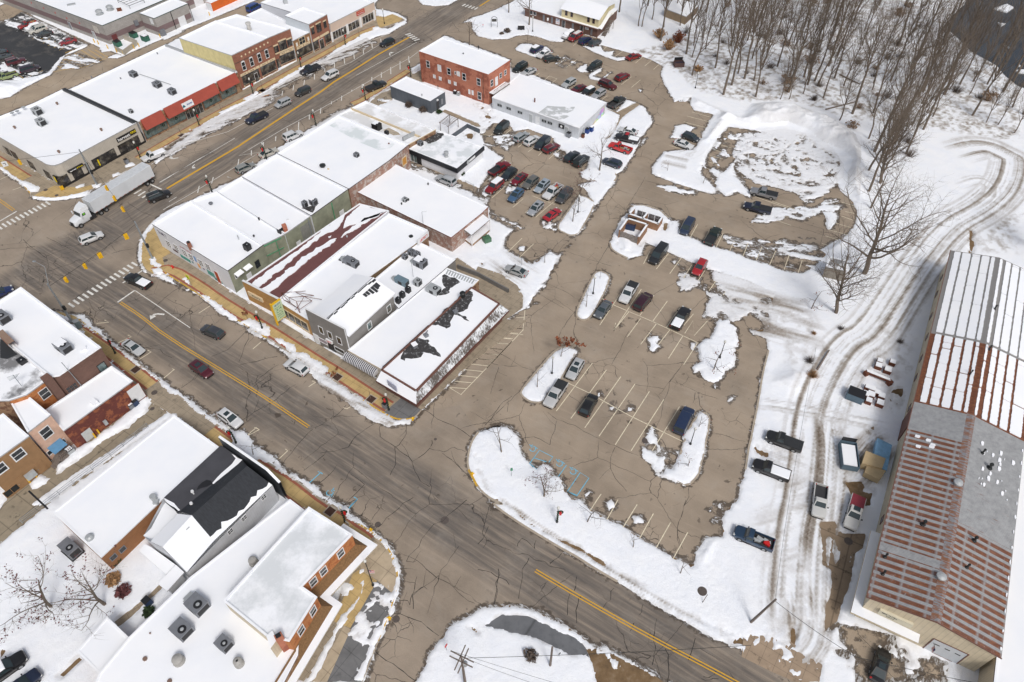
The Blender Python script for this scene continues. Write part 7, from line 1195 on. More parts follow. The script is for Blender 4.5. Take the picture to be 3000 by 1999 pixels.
# --- walled refuse pens in the car park
BRK_TAN=brick("pen brick",(.33,.17,.09),(.28,.14,.07),(.33,.24,.17));
def pen(name,label,pts,h_,walls,mat=BRK_TAN):
 c=sum(pts,Vector())/len(pts);r_=empty(name,(c.x,c.y,0),label,"wall");m_=MB();m2_=MB()
 for i_,j_ in walls:
  a,d=pts[i_],pts[j_];kerbstrip(m_,[a,d],-.14,.14,-.1,h_);dd=(d-a).normalized()*.17;kerbstrip(m2_,[a-dd,d+dd],-.17,.17,h_,h_+.13);n_=Vector((dd.y,-dd.x,0))
  for e_,sg_ in((a,-1),(d,1)):q_=e_+dd*sg_*.8;w_=Vector((-dd.y,dd.x,0)).normalized()*.14;m_.face([q_-w_,q_+w_,q_+w_+Vector((0,0,h_)),q_-w_+Vector((0,0,h_))])
 m_.build("wall",mat,r_);m2_.build("snow_cap",RSNOW,r_);return r_
pa_=[Vector((v.x,v.y,0))for v in GP("G 1290,560 1457,612 1385,715 1222,655",2.1)];r_=pen("refuse_pen","square brick refuse pen with weathered plank gate facing the lane",pa_,2.1,((0,1),(1,2),(3,0)))
m_=MB();a,d=pa_[2],pa_[3];n_=18
for i in range(n_):q0,q1=a.lerp(d,i/n_),a.lerp(d,(i+.88)/n_);m_.obox(Vector((q0.x,q0.y,.1)),q1-q0,Vector((0,.08,0)),Vector((0,0,1.75+random.uniform(-.08,.08))))
m_.build("gate",plain("weathered gate wood",(.22,.19,.17),.9,0,.35,3),r_)
pb_=[Vector((v.x,v.y,0))for v in GP("G 1347,472 1588,545 1548,605 1302,520",1.9)];pm0,pm1=pb_[0].lerp(pb_[1],.48),pb_[3].lerp(pb_[2],.48);r_=pen("refuse_pen","double brick refuse pen with dark slatted gates behind the square one",pb_+[pm0,pm1],1.9,((1,2),(2,3),(3,0),(4,5)))
for i_,(x0_,x1_)in enumerate(((.12,.30),(.31,.47),(.53,.74),(.76,.97))):
 m_=MB();a,d=pb_[0].lerp(pb_[1],x0_),pb_[0].lerp(pb_[1],x1_);n_=9
 for i in range(n_):q0=a.lerp(d,i/n_);m_.obox(Vector((q0.x,q0.y,.1)),(d-a)/n_*.8,Vector((0,.06,0)),Vector((0,0,1.6)))
 m_.build("gate",plain("dark slats",(.06,.045,.04),.8),r_);m_=MB();m_.tube((d.x,d.y,0),(d.x,d.y,1.95),.07,.07,6);m_.build("gate_post",WHITE,r_)
# garden wall, pergola, fences
b_=MB();kerbstrip(b_,resample(GP("B 1815,1195 1965,1090 2070,1135",0.5),3),-.12,.12,-.1,1.2);tag(b_.build("garden_wall",BLUSID),"dark slate garden wall bent around the snowy courtyard","wall")
root=empty("pergola",tuple(G1("B 1800,1100")),"weathered wooden pergola in the snowy courtyard","pergola");pg=GP("B 1730,1052 1800,1085 1883,1020 1810,990",2.5)
m_=MB()
for v in pg:m_.tube((v.x,v.y,0),v,.08,.08,5)
m_.build("post",WOOD,root);m_=MB()
for k_ in range(9):a,d=pg[0].lerp(pg[3],k_/8),pg[1].lerp(pg[2],k_/8);e_=(d-a)*.12;m_.tube(a-e_,d+e_,.05,.05,4)
for a,d in((pg[0],pg[3]),(pg[1],pg[2])):m_.tube(a-(d-a)*.1,d+(d-a)*.1,.07,.07,4)
m_.build("rafters",WOOD,root)
def railing(label,spec,h_=1.1,step=2.0,rails=3,z=0.0,name="railing",mat=STEEL,r_=.03):
 pts=GP(spec,z);c=pts[0];rt_=empty(name,(c.x,c.y,z),label,"railing");pts=resample(pts,step);m_=MB()
 for v in pts:m_.tube((v.x,v.y,z-.1),(v.x,v.y,z+h_),r_*1.2,r_*1.2,5)
 m_.build("post",mat,rt_);m_=MB()
 for k_ in range(rails):
  for a,d in zip(pts[:-1],pts[1:]):m_.tube((a.x,a.y,z+h_*(k_+1)/rails),(d.x,d.y,z+h_*(k_+1)/rails),r_,r_,4)
 m_.build("rail",mat,rt_);return rt_
railing("thin wire railing along the alley below the plain white flat roof","I 1280,890 960,1145 640,1380 395,1568 M 200,205",1.2,2.2,3)
railing("low pipe handrail around the clinic's snowy corner lawn","n 1364,538 1388,551 1390,560",.8,3,1);railing("two low dark bike racks on the pavement by the grey outbuilding","B 1195,885 1270,850",.6,.5,1,.13,"bike_rack",DARKST,.03)
# ---------------------------------------------------------------- vehicles
RUB=plain("tyre rubber",(.02,.02,.021),.85);RIM=plain("alloy rim",(.38,.39,.40),.35,.6);HL=plain("headlight lens",(.62,.63,.62),.15);TL=plain("tail light lens",(.35,.012,.012),.25);TRIM=plain("dark car trim",(.022,.022,.024),.6);BEDM=plain("truck bed liner",(.035,.035,.038),.75);CHR=plain("chrome",(.5,.5,.5),.2,.8)
PAINTDEF=carpaint((.3,.3,.3))
def body_loft(st):
 mb=MB();rings=[]
 for x,zb,zt,w_ in st:rings.append([(x,y*w_,zb+(zt-zb)*f)for y,f in((.86,0),(.98,.18),(1,.5),(.985,.78),(.93,.93),(.72,.995),(.3,1.015))]);rings[-1]+=[(a,-b_,c)for a,b_,c in rings[-1][::-1]]
 n_=len(rings[0]);mb.v=[p_ for r_ in rings for p_ in r_]
 for i in range(len(rings)-1):
  for j in range(n_):mb.f.append((i*n_+j,(i+1)*n_+j,(i+1)*n_+(j+1)%n_,i*n_+(j+1)%n_));mb.m.append(0)
 mb.f.append(tuple(range(n_))[::1]);mb.m.append(0);mb.f.append(tuple(range((len(rings)-1)*n_,len(rings)*n_))[::-1]);mb.m.append(0);return mb
def rounded(b0,name,mats,bev=.05):
 me=b0.mesh(name,mats);bm=bmesh.new();bm.from_mesh(me);bmesh.ops.remove_doubles(bm,verts=bm.verts[:],dist=.0008);bmesh.ops.recalc_face_normals(bm,faces=bm.faces[:])
 for f in bm.faces:f.smooth=True
 for e in bm.edges:
  if len(e.link_faces)==2 and e.calc_face_angle(0)>.62:e.smooth=False
 bm.to_mesh(me);bm.free();return me
KINDS={}
def kind(name,L,Wd,stations,gh,wb,wr=.34,bed=None,rails=False,tl=(.75,.95),hl=(.66,.8),low=None):
 """gh: greenhouse (x base rear, z, x roof rear, x roof front, x base front, z roof, half width belt, half width roof)"""
 parts=[];hw=Wd/2
 bd=body_loft([(x*L,zb,zt,w_*hw)for x,zb,zt,w_ in stations])
 xr,zr,xrr,xrf,xf,zt,wb_,wr_=gh;wb_*=hw;wr_*=hw;zf_=zr if low is None else low;xr,xrr,xrf,xf=xr*L,xrr*L,xrf*L,xf*L
 bse=[(xr,wb_,zr-.05),(xf,wb_*.97,zf_-.05),(xf,-wb_*.97,zf_-.05),(xr,-wb_,zr-.05)];top=[(xrr,wr_,zt-.03),(xrf,wr_,zt-.03),(xrf,-wr_,zt-.03),(xrr,-wr_,zt-.03)]
 for i in range(4):j=(i+1)%4;bd.face([bse[i],bse[j],top[j],top[i]])
 ci=[(p_[0]*.93+(xrr+xrf)/2*.07,p_[1]*.84,zt+.015)for p_ in top]
 for i in range(4):j=(i+1)%4;bd.face([top[i],top[j],ci[j],ci[i]])
 bd.face(ci)
 if bed:
  x0,x1,zf2,zt2=bed;x0,x1=x0*L,x1*L
  for s_ in(-1,1):bd.box(((x0+x1)/2,s_*(hw-.06),(.42+zt2)/2),(x1-x0,.12,zt2-.42))
  bd.box((x0+.05,0,(.42+zt2)/2),(.1,Wd-.2,zt2-.42));parts.append(("bed",(lambda b_=(x0,x1,zf2):(lambda m:(m.box(((b_[0]+b_[1])/2,0,b_[2]-.1),(b_[1]-b_[0],Wd-.22,.2)),m)[1])(MB()))().mesh("bed",BEDM),None))
 parts.append(("body",rounded(bd,"body",PAINTDEF),None))
 def lerp(a,b_,t_):return tuple(a[i]+(b_[i]-a[i])*t_ for i in range(3))
 def panel(q4,m0,m1,o,name):
  """a glass panel set into a quad (a,b bottom, c,d top), proud by o along its normal"""
  a,b_,c,d=[Vector(v)for v in q4];n_=(b_-a).cross(d-a).normalized();n_=n_ if n_.dot(Vector(((a+b_+c+d)/4))-Vector((0,0,.9)))>0 else-n_
  def P2(s,t_):return a.lerp(b_,s).lerp(d.lerp(c,s),t_)+n_*o
  m=MB();m.face([P2(m0,.12),P2(1-m0,.12),P2(1-m1,.93),P2(m1,.93)]);return(name,m.mesh(name,CGLASS),None)
 parts.append(panel((bse[1],bse[2],top[2],top[1]),.06,.07,.012,"windshield"));parts.append(panel((bse[3],bse[0],top[0],top[3]),.08,.09,.012,"rear_window"))
 for s_ in(0,1):
  q4=(bse[0],bse[1],top[1],top[0])if s_==0 else(bse[3],bse[2],top[2],top[3]);a,b_,c,d=[Vector(v)for v in q4];n_=Vector((0,1 if s_==0 else-1,.3)).normalized();m=MB();L_=abs(xrf-xrr);cuts=(.05,.36,.66,.95)if L_>2.3 else((.05,.5,.95)if L_>.8 else(.06,.94))
  for t0,t1 in zip(cuts[:-1],cuts[1:]):
   g0,g1=t0+.012,t1-.012;m.face([a.lerp(b_,g0).lerp(d.lerp(c,g0),.16)+n_*.012,a.lerp(b_,g1).lerp(d.lerp(c,g1),.16)+n_*.012,a.lerp(b_,g1).lerp(d.lerp(c,g1),.88)+n_*.012,a.lerp(b_,g0).lerp(d.lerp(c,g0),.88)+n_*.012])
  parts.append(("side_window",m.mesh("side_window",CGLASS),None))
 m=MB()
 for x in wb:
  for s_ in(-1,1):m.tube((x*L,s_*(hw-.02),wr),(x*L,s_*(hw+.006),wr),wr+.075,wr+.075,18)
 m.box((L*.5-.06,0,.42),(.12,Wd*.72,.26));m.box((-L*.5+.05,0,.40),(.12,Wd*.8,.18));m.box((0,0,.24),(L*.62,Wd-.02,.1));parts.append(("trim",m.mesh("trim",TRIM),None))
 tyre=MB();tyre.tube((0,-.115,0),(0,.115,0),wr,wr,18);rim=MB();rim.tube((0,-.124,0),(0,.124,0),wr*.62,wr*.62,12);tm,rm_=tyre.mesh("wheel",RUB),rim.mesh("rim",RIM)
 for x in wb:
  for s_ in(-1,1):parts.append(("wheel",tm,((x*L,s_*(hw-.1),wr),rm_)))
 for s_ in(-1,1):
  m=MB();m.box((L*.5-.17,s_*hw*.70,(hl[0]+hl[1])/2),(.26,.34,hl[1]-hl[0]),0,-s_*.35);parts.append(("headlight",m.mesh("headlight",HL),None));m=MB();m.box((-L*.5+.09,s_*hw*.82,(tl[0]+tl[1])/2),(.18,.24,tl[1]-tl[0]),0,s_*.2);parts.append(("taillight",m.mesh("taillight",TL),None))
  m=MB();m.box((xf-.35,s_*(hw+.10),zr+.05),(.14,.2,.15));parts.append(("mirror",m.mesh("mirror",TRIM),None))
 if rails:
  m=MB()
  for s_ in(-1,1):m.tube((xrr+.1,s_*wr_*.9,zt+.05),(xrf-.1,s_*wr_*.9,zt+.05),.03,.03,5)
  parts.append(("roof_rack",m.mesh("roof_rack",HVACL),None))
 KINDS[name]=dict(parts=parts,L=L,W=Wd,roof=(xrr,xrf,wr_,zt),bed=(bed and(bed[0]*L,bed[1]*L,bed[3],hw)),wl=(xrf,xf,wr_,wb_,zt,zf_))
ST_S=[(-.5,.42,.84,.78),(-.485,.30,.95,.9),(-.42,.24,.98,.95),(-.3,.2,.97,.99),(0,.19,.95,1),(.22,.2,.94,.99),(.34,.2,.86,.97),(.44,.24,.77,.9),(.485,.32,.68,.78),(.5,.4,.6,.62)]
ST_U=[(-.5,.45,.98,.84),(-.49,.34,1.08,.93),(-.4,.28,1.12,.98),(-.2,.26,1.1,1),(.1,.26,1.08,1),(.24,.27,1.07,.99),(.36,.28,1.0,.98),(.455,.32,.92,.92),(.49,.4,.82,.82),(.5,.5,.74,.7)]
ST_P=[(-.08,.4,1.13,.99),(.05,.38,1.14,1),(.2,.38,1.14,1),(.3,.38,1.13,1),(.42,.4,1.07,.98),(.48,.44,1.0,.93),(.495,.5,.9,.88),(.5,.55,.85,.82)]
kind("sedan",4.75,1.84,ST_S,(-.41,.97,-.19,.05,.235,1.44,.93,.70),(-.295,.295),.33)
kind("coupe",4.7,1.84,ST_S,(-.40,.97,-.15,.02,.22,1.38,.92,.68),(-.295,.295),.34)
kind("hatch",4.3,1.8,ST_S,(-.485,1.0,-.40,.06,.27,1.5,.94,.74),(-.3,.305),.32)
kind("wagon",4.75,1.84,ST_S,(-.485,1.0,-.42,.04,.235,1.56,.94,.76),(-.295,.295),.33,None,True)
kind("crossover",4.65,1.86,ST_U,(-.485,1.12,-.385,.04,.255,1.66,.94,.76),(-.295,.295),.35)
kind("suv",5.0,1.98,ST_U,(-.492,1.14,-.44,.06,.225,1.8,.95,.80),(-.3,.29),.38,None,True)
kind("boxy",4.3,1.8,ST_U,(-.492,1.1,-.46,.14,.28,1.65,.95,.84),(-.31,.31),.33)
kind("minivan",5.1,1.98,ST_U,(-.492,1.08,-.45,.13,.34,1.76,.95,.80),(-.3,.3),.34)
kind("van",5.7,2.02,ST_U,(-.494,1.1,-.475,.15,.28,2.05,.96,.86),(-.29,.31),.36)
kind("pickup",5.85,2.02,ST_P,(-.085,1.15,-.065,.12,.235,1.92,.93,.78),(-.30,.31),.40,(-.5,-.075,.72,1.13),False,(.72,1.05),(.84,1.02))
kind("cabpickup",5.6,2.0,[(x if x>-.07 else .02,a,b_,c)for x,a,b_,c in ST_P],(.0,1.13,.03,.15,.255,1.86,.93,.76),(-.30,.31),.39,(-.5,.03,.70,1.10),False,(.72,1.02),(.82,1.0))
KCAT=dict(sedan="car",coupe="car",hatch="car",wagon="car",crossover="car",suv="suv",boxy="car",minivan="van",van="van",pickup="pickup truck",cabpickup="pickup truck")
SNOWPAD={}
def vehicle(kd,col,spec,label,group=None,snow=0.0,cover=None,roofc=None,sun=False,load=None,Lf=None,name=None):
 """spec: rear end then front end, read at bumper height"""
 r_,f_=GP(spec,.62);K=KINDS[kd];d=f_-r_;rz=math.atan2(d.y,d.x);c=r_.lerp(f_,.5);z0=0.03
 hs_,dd_=hsnow(c.x,c.y);z0=max(.02,min(hs_-.06,.16))if dd_>.2 else .02
 nm=name or{"car":"parked_car","suv":"parked_suv","van":"parked_van","pickup truck":"pickup_truck"}[KCAT[kd]]
 o=empty(nm,(c.x,c.y,z0),label,KCAT[kd],group,rz);pm=carpaint(col,.35 if max(col)<.4 else .1)
 for pn2,me,ch in K["parts"]:
  p_=bpy.data.objects.new(pn2,me);COL.objects.link(p_);p_.parent=o
  if pn2=="body":p_.material_slots[0].link='OBJECT';p_.material_slots[0].material=pm
  if ch:p_.location=ch[0];r2=bpy.data.objects.new("rim",ch[1]);COL.objects.link(r2);r2.parent=p_
 x0,x1,wr_,zt=K["roof"]
 def pad(name_,x0,x1,hw_,z,th,mat,cr=.7):m=MB();m.prism([(x0,-hw_),(x1,-hw_),(x1,hw_),(x0,hw_)],z-.03,z+th*.6,0,False);m.face([(x0,-hw_,z+th*.6),(x1,-hw_,z+th*.6),(x1-.12,-hw_*cr,z+th),(x0+.12,-hw_*cr,z+th)]);m.face([(x1,-hw_,z+th*.6),(x1,hw_,z+th*.6),(x1-.12,hw_*cr,z+th),(x1-.12,-hw_*cr,z+th)]);m.face([(x1,hw_,z+th*.6),(x0,hw_,z+th*.6),(x0+.12,hw_*cr,z+th),(x1-.12,hw_*cr,z+th)]);m.face([(x0,hw_,z+th*.6),(x0,-hw_,z+th*.6),(x0+.12,-hw_*cr,z+th),(x0+.12,hw_*cr,z+th)]);m.face([(x0+.12,-hw_*cr,z+th),(x1-.12,-hw_*cr,z+th),(x1-.12,hw_*cr,z+th),(x0+.12,hw_*cr,z+th)]);return m.build(name_,mat,o,False,True)
 if snow:pad("snow_cap",x0-.05,x1+.05,wr_*.96,zt,.06+snow*.1,RSNOW)
 if snow>1:
  pad("hood_snow",K["L"]*.27,K["L"]*.46,K["W"]*.4,.86 if kd in("sedan","coupe","hatch","wagon")else 1.0,.14,RSNOW)
  a,f2,w0,w1,zt_,zf_=K["wl"];m=MB();m.face([(f2,w1*.9,zf_),(f2,-w1*.9,zf_),(a,-w0,zt_+.05),(a,w0,zt_+.05)]);m.build("glass_snow",RSNOW,o,False,True)
 if sun or roofc:m=MB();e_=.0 if roofc else .25;zz=zt+.022;m.face([(x0+e_*.8+.02,-wr_*(.55 if sun else .8),zz),(x1-.25,-wr_*(.55 if sun else .8),zz),(x1-.25,wr_*(.55 if sun else .8),zz),(x0+e_*.8+.02,wr_*(.55 if sun else .8),zz)])if roofc else m.face([(x1-1.05,-wr_*.6,zz),(x1-.25,-wr_*.6,zz),(x1-.25,wr_*.6,zz),(x1-1.05,wr_*.6,zz)]);m.build("roof_panel" if roofc else "sunroof",plain("roof panel %.2f"%roofc[0],roofc,.5)if roofc else CGLASS,o,False,True)
 if K["bed"]:
  bx0,bx1,bz,hw=K["bed"]
  if cover=="snow":pad("bed_snow",bx0+.12,bx1-.05,hw-.16,bz-.12,.2,RSNOW,.85)
  elif cover=="load":
   m=MB();rn=random.Random(spec)
   for _ in range(7):m.box((rn.uniform(bx0+.5,bx1-.5),rn.uniform(-.5,.5),.85+rn.uniform(0,.2)),(rn.uniform(.4,1.1),rn.uniform(.2,.5),rn.uniform(.15,.4)),rn.randint(0,2),rn.uniform(-.5,.5))
   m.build("cargo",[plain("timber",(.42,.26,.12)),HVACL,RED],o,False,True)
  elif cover:m=MB();m.box(((bx0+bx1)/2,0,bz+.02),(bx1-bx0-.06,hw*2-.16,.06));m.build("bed_cover",cover,o,False,True)
 return o
W_,SV,GY,DG,BK,NV,BL,RD,MR,GN,TNc=(.72,.73,.74),(.42,.44,.46),(.14,.15,.16),(.05,.055,.06),(.012,.013,.015),(.014,.025,.06),(.03,.09,.24),(.40,.012,.02),(.12,.012,.022),(.02,.032,.022),(.30,.28,.24)
BC=plain("tonneau black",(.025,.027,.03),.7);BC2=plain("tonneau red",(.26,.035,.05),.5)
gm,gp_,gs,gn,gw,gk,ge,gy,gl="vehicles driving on the main street","cars parked along the kerb","cars in the south car park","cars in the north car park","cars in the double row by the warehouse","cars in the row below the long white building","vehicles in the round car park","trucks in the mill yard","cars in the dark car park at upper left"
VEH=[("crossover",W_,"E 688,768 885,688","white SUV crossing the junction in front of the lorry cab",gm,{}),("suv",BK,"E 1282,400 1455,335","black three-row SUV with roof rails waiting behind the lorry trailer",gm,{"sun":True}),("cabpickup",W_,"A 1412,1303 1232,1380","white extended cab pickup parked by the harvest shop, open bed with snow",gp_,{"cover":"snow"}),("pickup",NV,"B 240,975 62,1060","navy crew cab pickup leading the line of oncoming traffic",gm,{"cover":BC}),("boxy",SV,"B 438,865 318,920","silver boxy hatchback behind the navy pickup on the main street",gm,{}),("boxy",DG,"B 608,765 490,818","dark grey small square SUV with glowing amber marker on the main street",gm,{}),("suv",W_,"B 855,622 712,688","white full size SUV beside the yellow centre line",gm,{}),("pickup",(.02,.03,.05),"B 688,570 535,635","dark navy pickup parked under a garland lamp by the brick shops",gp_,{"cover":BC}),("crossover",(.015,.022,.03),"B 1335,345 1215,395","black SUV farthest up the main street near the white turn arrow",gm,{}),("pickup",(.03,.035,.04),"B 1102,775 1255,710","black pickup parked at the kerb across from the brick shops",gp_,{"cover":BC}),("suv",W_,"B 390,1205 545,1135","white SUV with roof rails half hidden by the shop with the frozen roof",gp_,{}),("sedan",(.55,.53,.47),"B 182,1350 328,1285","pale champagne saloon parked in front of a wreathed lamp",gp_,{}),("wagon",(.35,.36,.34),"E 2035,158 2190,88","silver estate with roof bars parked by the row shops",gp_,{}),("sedan",(.012,.03,.13),"E -95,1235 85,1165","bright blue saloon cut off by the left edge",gm,{}),
 ("pickup",BK,"E 1290,1145 1085,1055","black pickup with red brake lights and snow filled bed at the stop line","vehicles driving on the cross street",{"cover":"snow"}),("crossover",(.06,.065,.075),"I 1915,105 1740,28","dark grey SUV with brake lights driving down the cross street","vehicles driving on the cross street",{}),("sedan",(.55,.57,.58),"I 1065,150 1232,258","white saloon parked by the lower left kerb near the wreathed lamp",gp_,{}),("crossover",(.10,.008,.02),"I 1640,330 1825,455","maroon SUV with twin sunroof beside the yellow centre lines","vehicles driving on the cross street",{"sun":True}),("crossover",W_,"I 1885,745 2080,885","white SUV with black sunroof parked in dirty snow at the kerb",gp_,{"sun":True}),("crossover",W_,"J 588,425 398,325","white crossover parked at the snowy kerb opposite the grey house",gp_,{}),
 ("sedan",BK,"P 1080,1555 1150,1290","black saloon on the mill forecourt below its sign",gy,{"sun":True}),("suv",BK,"M -60,1535 150,1385","black SUV with snow on its bonnet at the bottom left corner",None,{"snow":.6}),("crossover",NV,"M 110,1680 265,1545","dark blue car barely showing at the bottom edge left",None,{}),("cabpickup",(.02,.022,.024),"L 438,1070 128,955","black pickup with flat bed cover in the mill yard, upper of two",gy,{"cover":BC}),("cabpickup",(.015,.015,.018),"L 335,1320 12,1200","black work pickup with snow heaped on its grey flat bed",gy,{"cover":"snow"}),("cabpickup",(.62,.62,.60),"L 605,1365 P 570,185","white pickup with empty open bed in the mill yard",gy,{}),("pickup",(.66,.65,.62),"L 925,1490 P 845,255","white crew cab pickup with red bed cover beside the mill",gy,{"cover":BC2,"sun":True}),("cabpickup",(.02,.055,.11),"P 172,395 O 2222,275","blue pickup with loaded bed at the lower left of the mill yard",gy,{"cover":"load"}),
 ("crossover",(.50,.51,.52),"K 888,305 785,478","silver crossover with sunroof beside the lower left snow island",gs,{"sun":True}),("pickup",(.55,.55,.55),"K 735,500 598,712","silver pickup with black bed cover nosing past the snow island",gs,{"cover":BC}),("crossover",(.01,.011,.013),"K 905,785 1000,612","black crossover alone in the middle of the south car park",gs,{}),("van",(.02,.04,.10),"K 1718,945 1825,720","blue full size van with snow scraps on its roof",gs,{}),("sedan",(.13,.15,.17),"G 1128,1275 1022,1415","grey saloon beside the lamp island of the south car park",gs,{}),("pickup",W_,"G 1350,1110 1240,1292","white crew cab pickup with black bed cover in the south car park",gs,{"cover":BC}),("minivan",(.05,.012,.025),"G 1370,1338 1470,1215","dark plum minivan next to the white crew cab pickup",gs,{}),("pickup",(.012,.014,.018),"G 1692,1505 1795,1338","black pickup with snow filled bed and chrome bumper",gs,{"cover":"snow"}),("van",(.025,.028,.032),"G 1608,800 1492,950","charcoal van below the refuse pens",gs,{}),("crossover",RD,"G 1942,925 1872,1040","red SUV at the snowy right end of the stalls",gs,{}),("minivan",(.03,.05,.10),"G 1835,578 1765,690","blue people carrier facing the snow bank of the round car park",ge,{}),("pickup",GN,"G 1985,775 2060,655","dark green pickup at the edge of the round car park",ge,{"cover":BC}),("sedan",(.40,.41,.41),"G 420,1045 238,978","silver saloon parked askew in slush by the ramp wall",None,{}),
 ("suv",(.30,.012,.02),"G 208,238 75,345","red SUV with snow on its roof at the left end of the double row",gw,{"snow":.4}),("pickup",(.22,.008,.02),"G 112,180 260,85","dark red pickup with grey bed cover in the back of the double row",gw,{"cover":BC}),("crossover",(.02,.03,.04),"G 322,135 212,228","dark blue crossover second in the back of the double row",gw,{}),("sedan",(.24,.01,.03),"G 412,175 295,268","dark red saloon with sunroof in the double row",gw,{"sun":True}),("crossover",(.18,.175,.16),"G 512,205 395,302","grey beige crossover in the double row",gw,{}),("wagon",(.34,.40,.46),"G 612,230 490,342","pale silver blue estate in the double row",gw,{"sun":True}),("pickup",W_,"G 715,270 570,395","white pickup carrying timber in the double row",gw,{"cover":"load"}),("minivan",(.085,.09,.10),"G 808,300 675,438","dark grey people carrier under the red leaved tree",gw,{}),("crossover",(.07,.15,.27),"G 388,305 265,425","blue crossover in the front of the double row",gw,{"sun":True}),("wagon",(.36,.38,.41),"G 555,420 435,535","silver estate in the front of the double row",gw,{"sun":True}),("coupe",(.45,.01,.025),"G 582,570 700,480","bright red coupe at the tip of the snow island",gw,{}),("suv",(.48,.50,.52),"F 1860,268 1700,200","silver SUV parked in the alley beside the clinic",None,{}),
 ("minivan",(.02,.026,.027),"C 258,1055 148,1155","black green people carrier at the left end of the row",gk,{}),("wagon",(.35,.38,.40),"C 318,1215 432,1140","silver blue estate with roof rails in the row",gk,{}),("crossover",W_,"C 405,1250 525,1175","white crossover in the row below the long white building",gk,{}),("minivan",(.025,.035,.05),"C 612,1185 495,1290","dark navy people carrier in the row",gk,{}),("wagon",(.20,.015,.025),"C 580,1305 688,1243","dark red estate in the row",gk,{}),("crossover",(.03,.04,.05),"C 758,1388 860,1310","charcoal crossover with red tail lights near the bare tree",gk,{}),("suv",(.02,.025,.03),"C 832,1432 945,1340","black SUV nearest the bare tree",gk,{}),("crossover",(.035,.05,.085),"C 1228,1435 1078,1380","blue grey crossover under the bare tree at the kerb",None,{}),("cabpickup",(.62,.012,.012),"C 1325,1312 1122,1245","bright red pickup with tool boxes in its bed",None,{"cover":"load"}),("pickup",(.02,.02,.025),"C 1380,1218 1185,1175","black pickup with red cab roof and snow in its bed",None,{"cover":"snow","roofc":(.40,.02,.03)}),("sedan",W_,"C 1370,1152 1210,1110","white saloon beside the curved snow island",None,{"snow":.3}),("pickup",(.02,.022,.022),"C 1128,925 1260,842","black pickup at the end of the long white building",None,{}),
 ("crossover",(.45,.47,.48),"C 832,690 733,748","silver crossover first behind the long white building",gn,{}),("sedan",(.15,.015,.03),"C 908,745 815,788","maroon saloon behind the long white building",gn,{}),("hatch",(.03,.03,.035),"C 992,765 903,812","black hatchback with white snow on its roof",gn,{"snow":.3}),("crossover",(.38,.39,.41),"C 1085,785 993,842","silver grey crossover last behind the long white building",gn,{}),("suv",(.012,.02,.02),"C 408,560 316,612","black SUV behind the orange brick block",gn,{}),("sedan",(.50,.51,.52),"C 482,605 392,640","white saloon behind the orange brick block",gn,{}),("crossover",(.015,.025,.10),"C 462,455 555,400","blue crossover capped with snow beside the tree island",gn,{"snow":1}),("sedan",W_,"C 618,440 515,495","white car with black grille half under snow",gn,{"snow":1}),("wagon",(.02,.025,.028),"C 562,522 710,490","long black estate parked askew beside the white car",gn,{}),("suv",(.022,.028,.032),"C 1055,545 948,608","black SUV alone in the middle stalls",gn,{}),("suv",(.13,.012,.018),"C 1040,705 1195,765","dark red SUV pulling out across the aisle",gn,{}),("crossover",(.22,.01,.02),"C 1192,690 1295,640","red crossover next to the dark red SUV",gn,{}),("sedan",(.32,.015,.02),"C 1292,505 1390,472","red saloon against the snowy bank",gn,{}),
 ("crossover",(.5,.5,.5),"C 828,275 725,335","car buried in snow beside the office",gn,{"snow":2}),("minivan",(.38,.02,.03),"C 890,292 785,352","red people carrier with white roof beside the office",gn,{"roofc":(.7,.7,.7)}),("crossover",(.015,.03,.12),"C 878,375 970,328","blue crossover third in the row beside the office",gn,{}),("crossover",(.06,.07,.08),"C 962,395 1052,345","dark grey crossover at the end of the row beside the office",gn,{}),
 ("hatch",(.05,.065,.085),"C 1748,1150 1918,1212","dark blue grey hatchback by the ploughed snow pile",ge,{}),("sedan",W_,"C 1688,1215 1855,1272","white saloon by the ploughed snow pile",ge,{}),("pickup",(.30,.31,.33),"H 226,372 -5,318","silver pickup with black bed cover in the round car park",ge,{"cover":BC}),("pickup",(.012,.02,.05),"H 176,500 -65,445","navy pickup with black bed cover in the round car park",ge,{"cover":BC}),
 ("cabpickup",(.34,.02,.02),"A 325,192 158,248","red pickup at the far corner of the dark car park",gl,{"cover":"load"}),("crossover",W_,"A 345,225 230,258","white car under snow in the dark car park",gl,{"snow":1.2}),("suv",(.6,.58,.52),"A 408,240 240,290","cream white SUV in the dark car park",gl,{}),("sedan",(.03,.04,.045),"A 455,275 305,315","dark saloon in the dark car park's upper row",gl,{}),("sedan",(.32,.015,.025),"A 648,345 520,380","red saloon alone near the hatched corner",gl,{}),("sedan",BK,"A 110,480 -45,520","black saloon in the dark car park's lower row",gl,{}),("suv",(.11,.012,.025),"A 45,560 228,505","maroon SUV in the dark car park",gl,{}),("minivan",(.035,.018,.035),"A 170,625 342,575","dark purple people carrier in the dark car park",gl,{}),("cabpickup",(.30,.36,.15),"A 138,635 -30,690","light green old pickup in the dark car park",gl,{}),("sedan",(.02,.03,.04),"A 60,440 -90,480","dark saloon half out of the left edge, behind the black one",gl,{})]
for kd,col,spec,lab,grp,kw in VEH:vehicle(kd,col,spec,lab,grp,**kw)
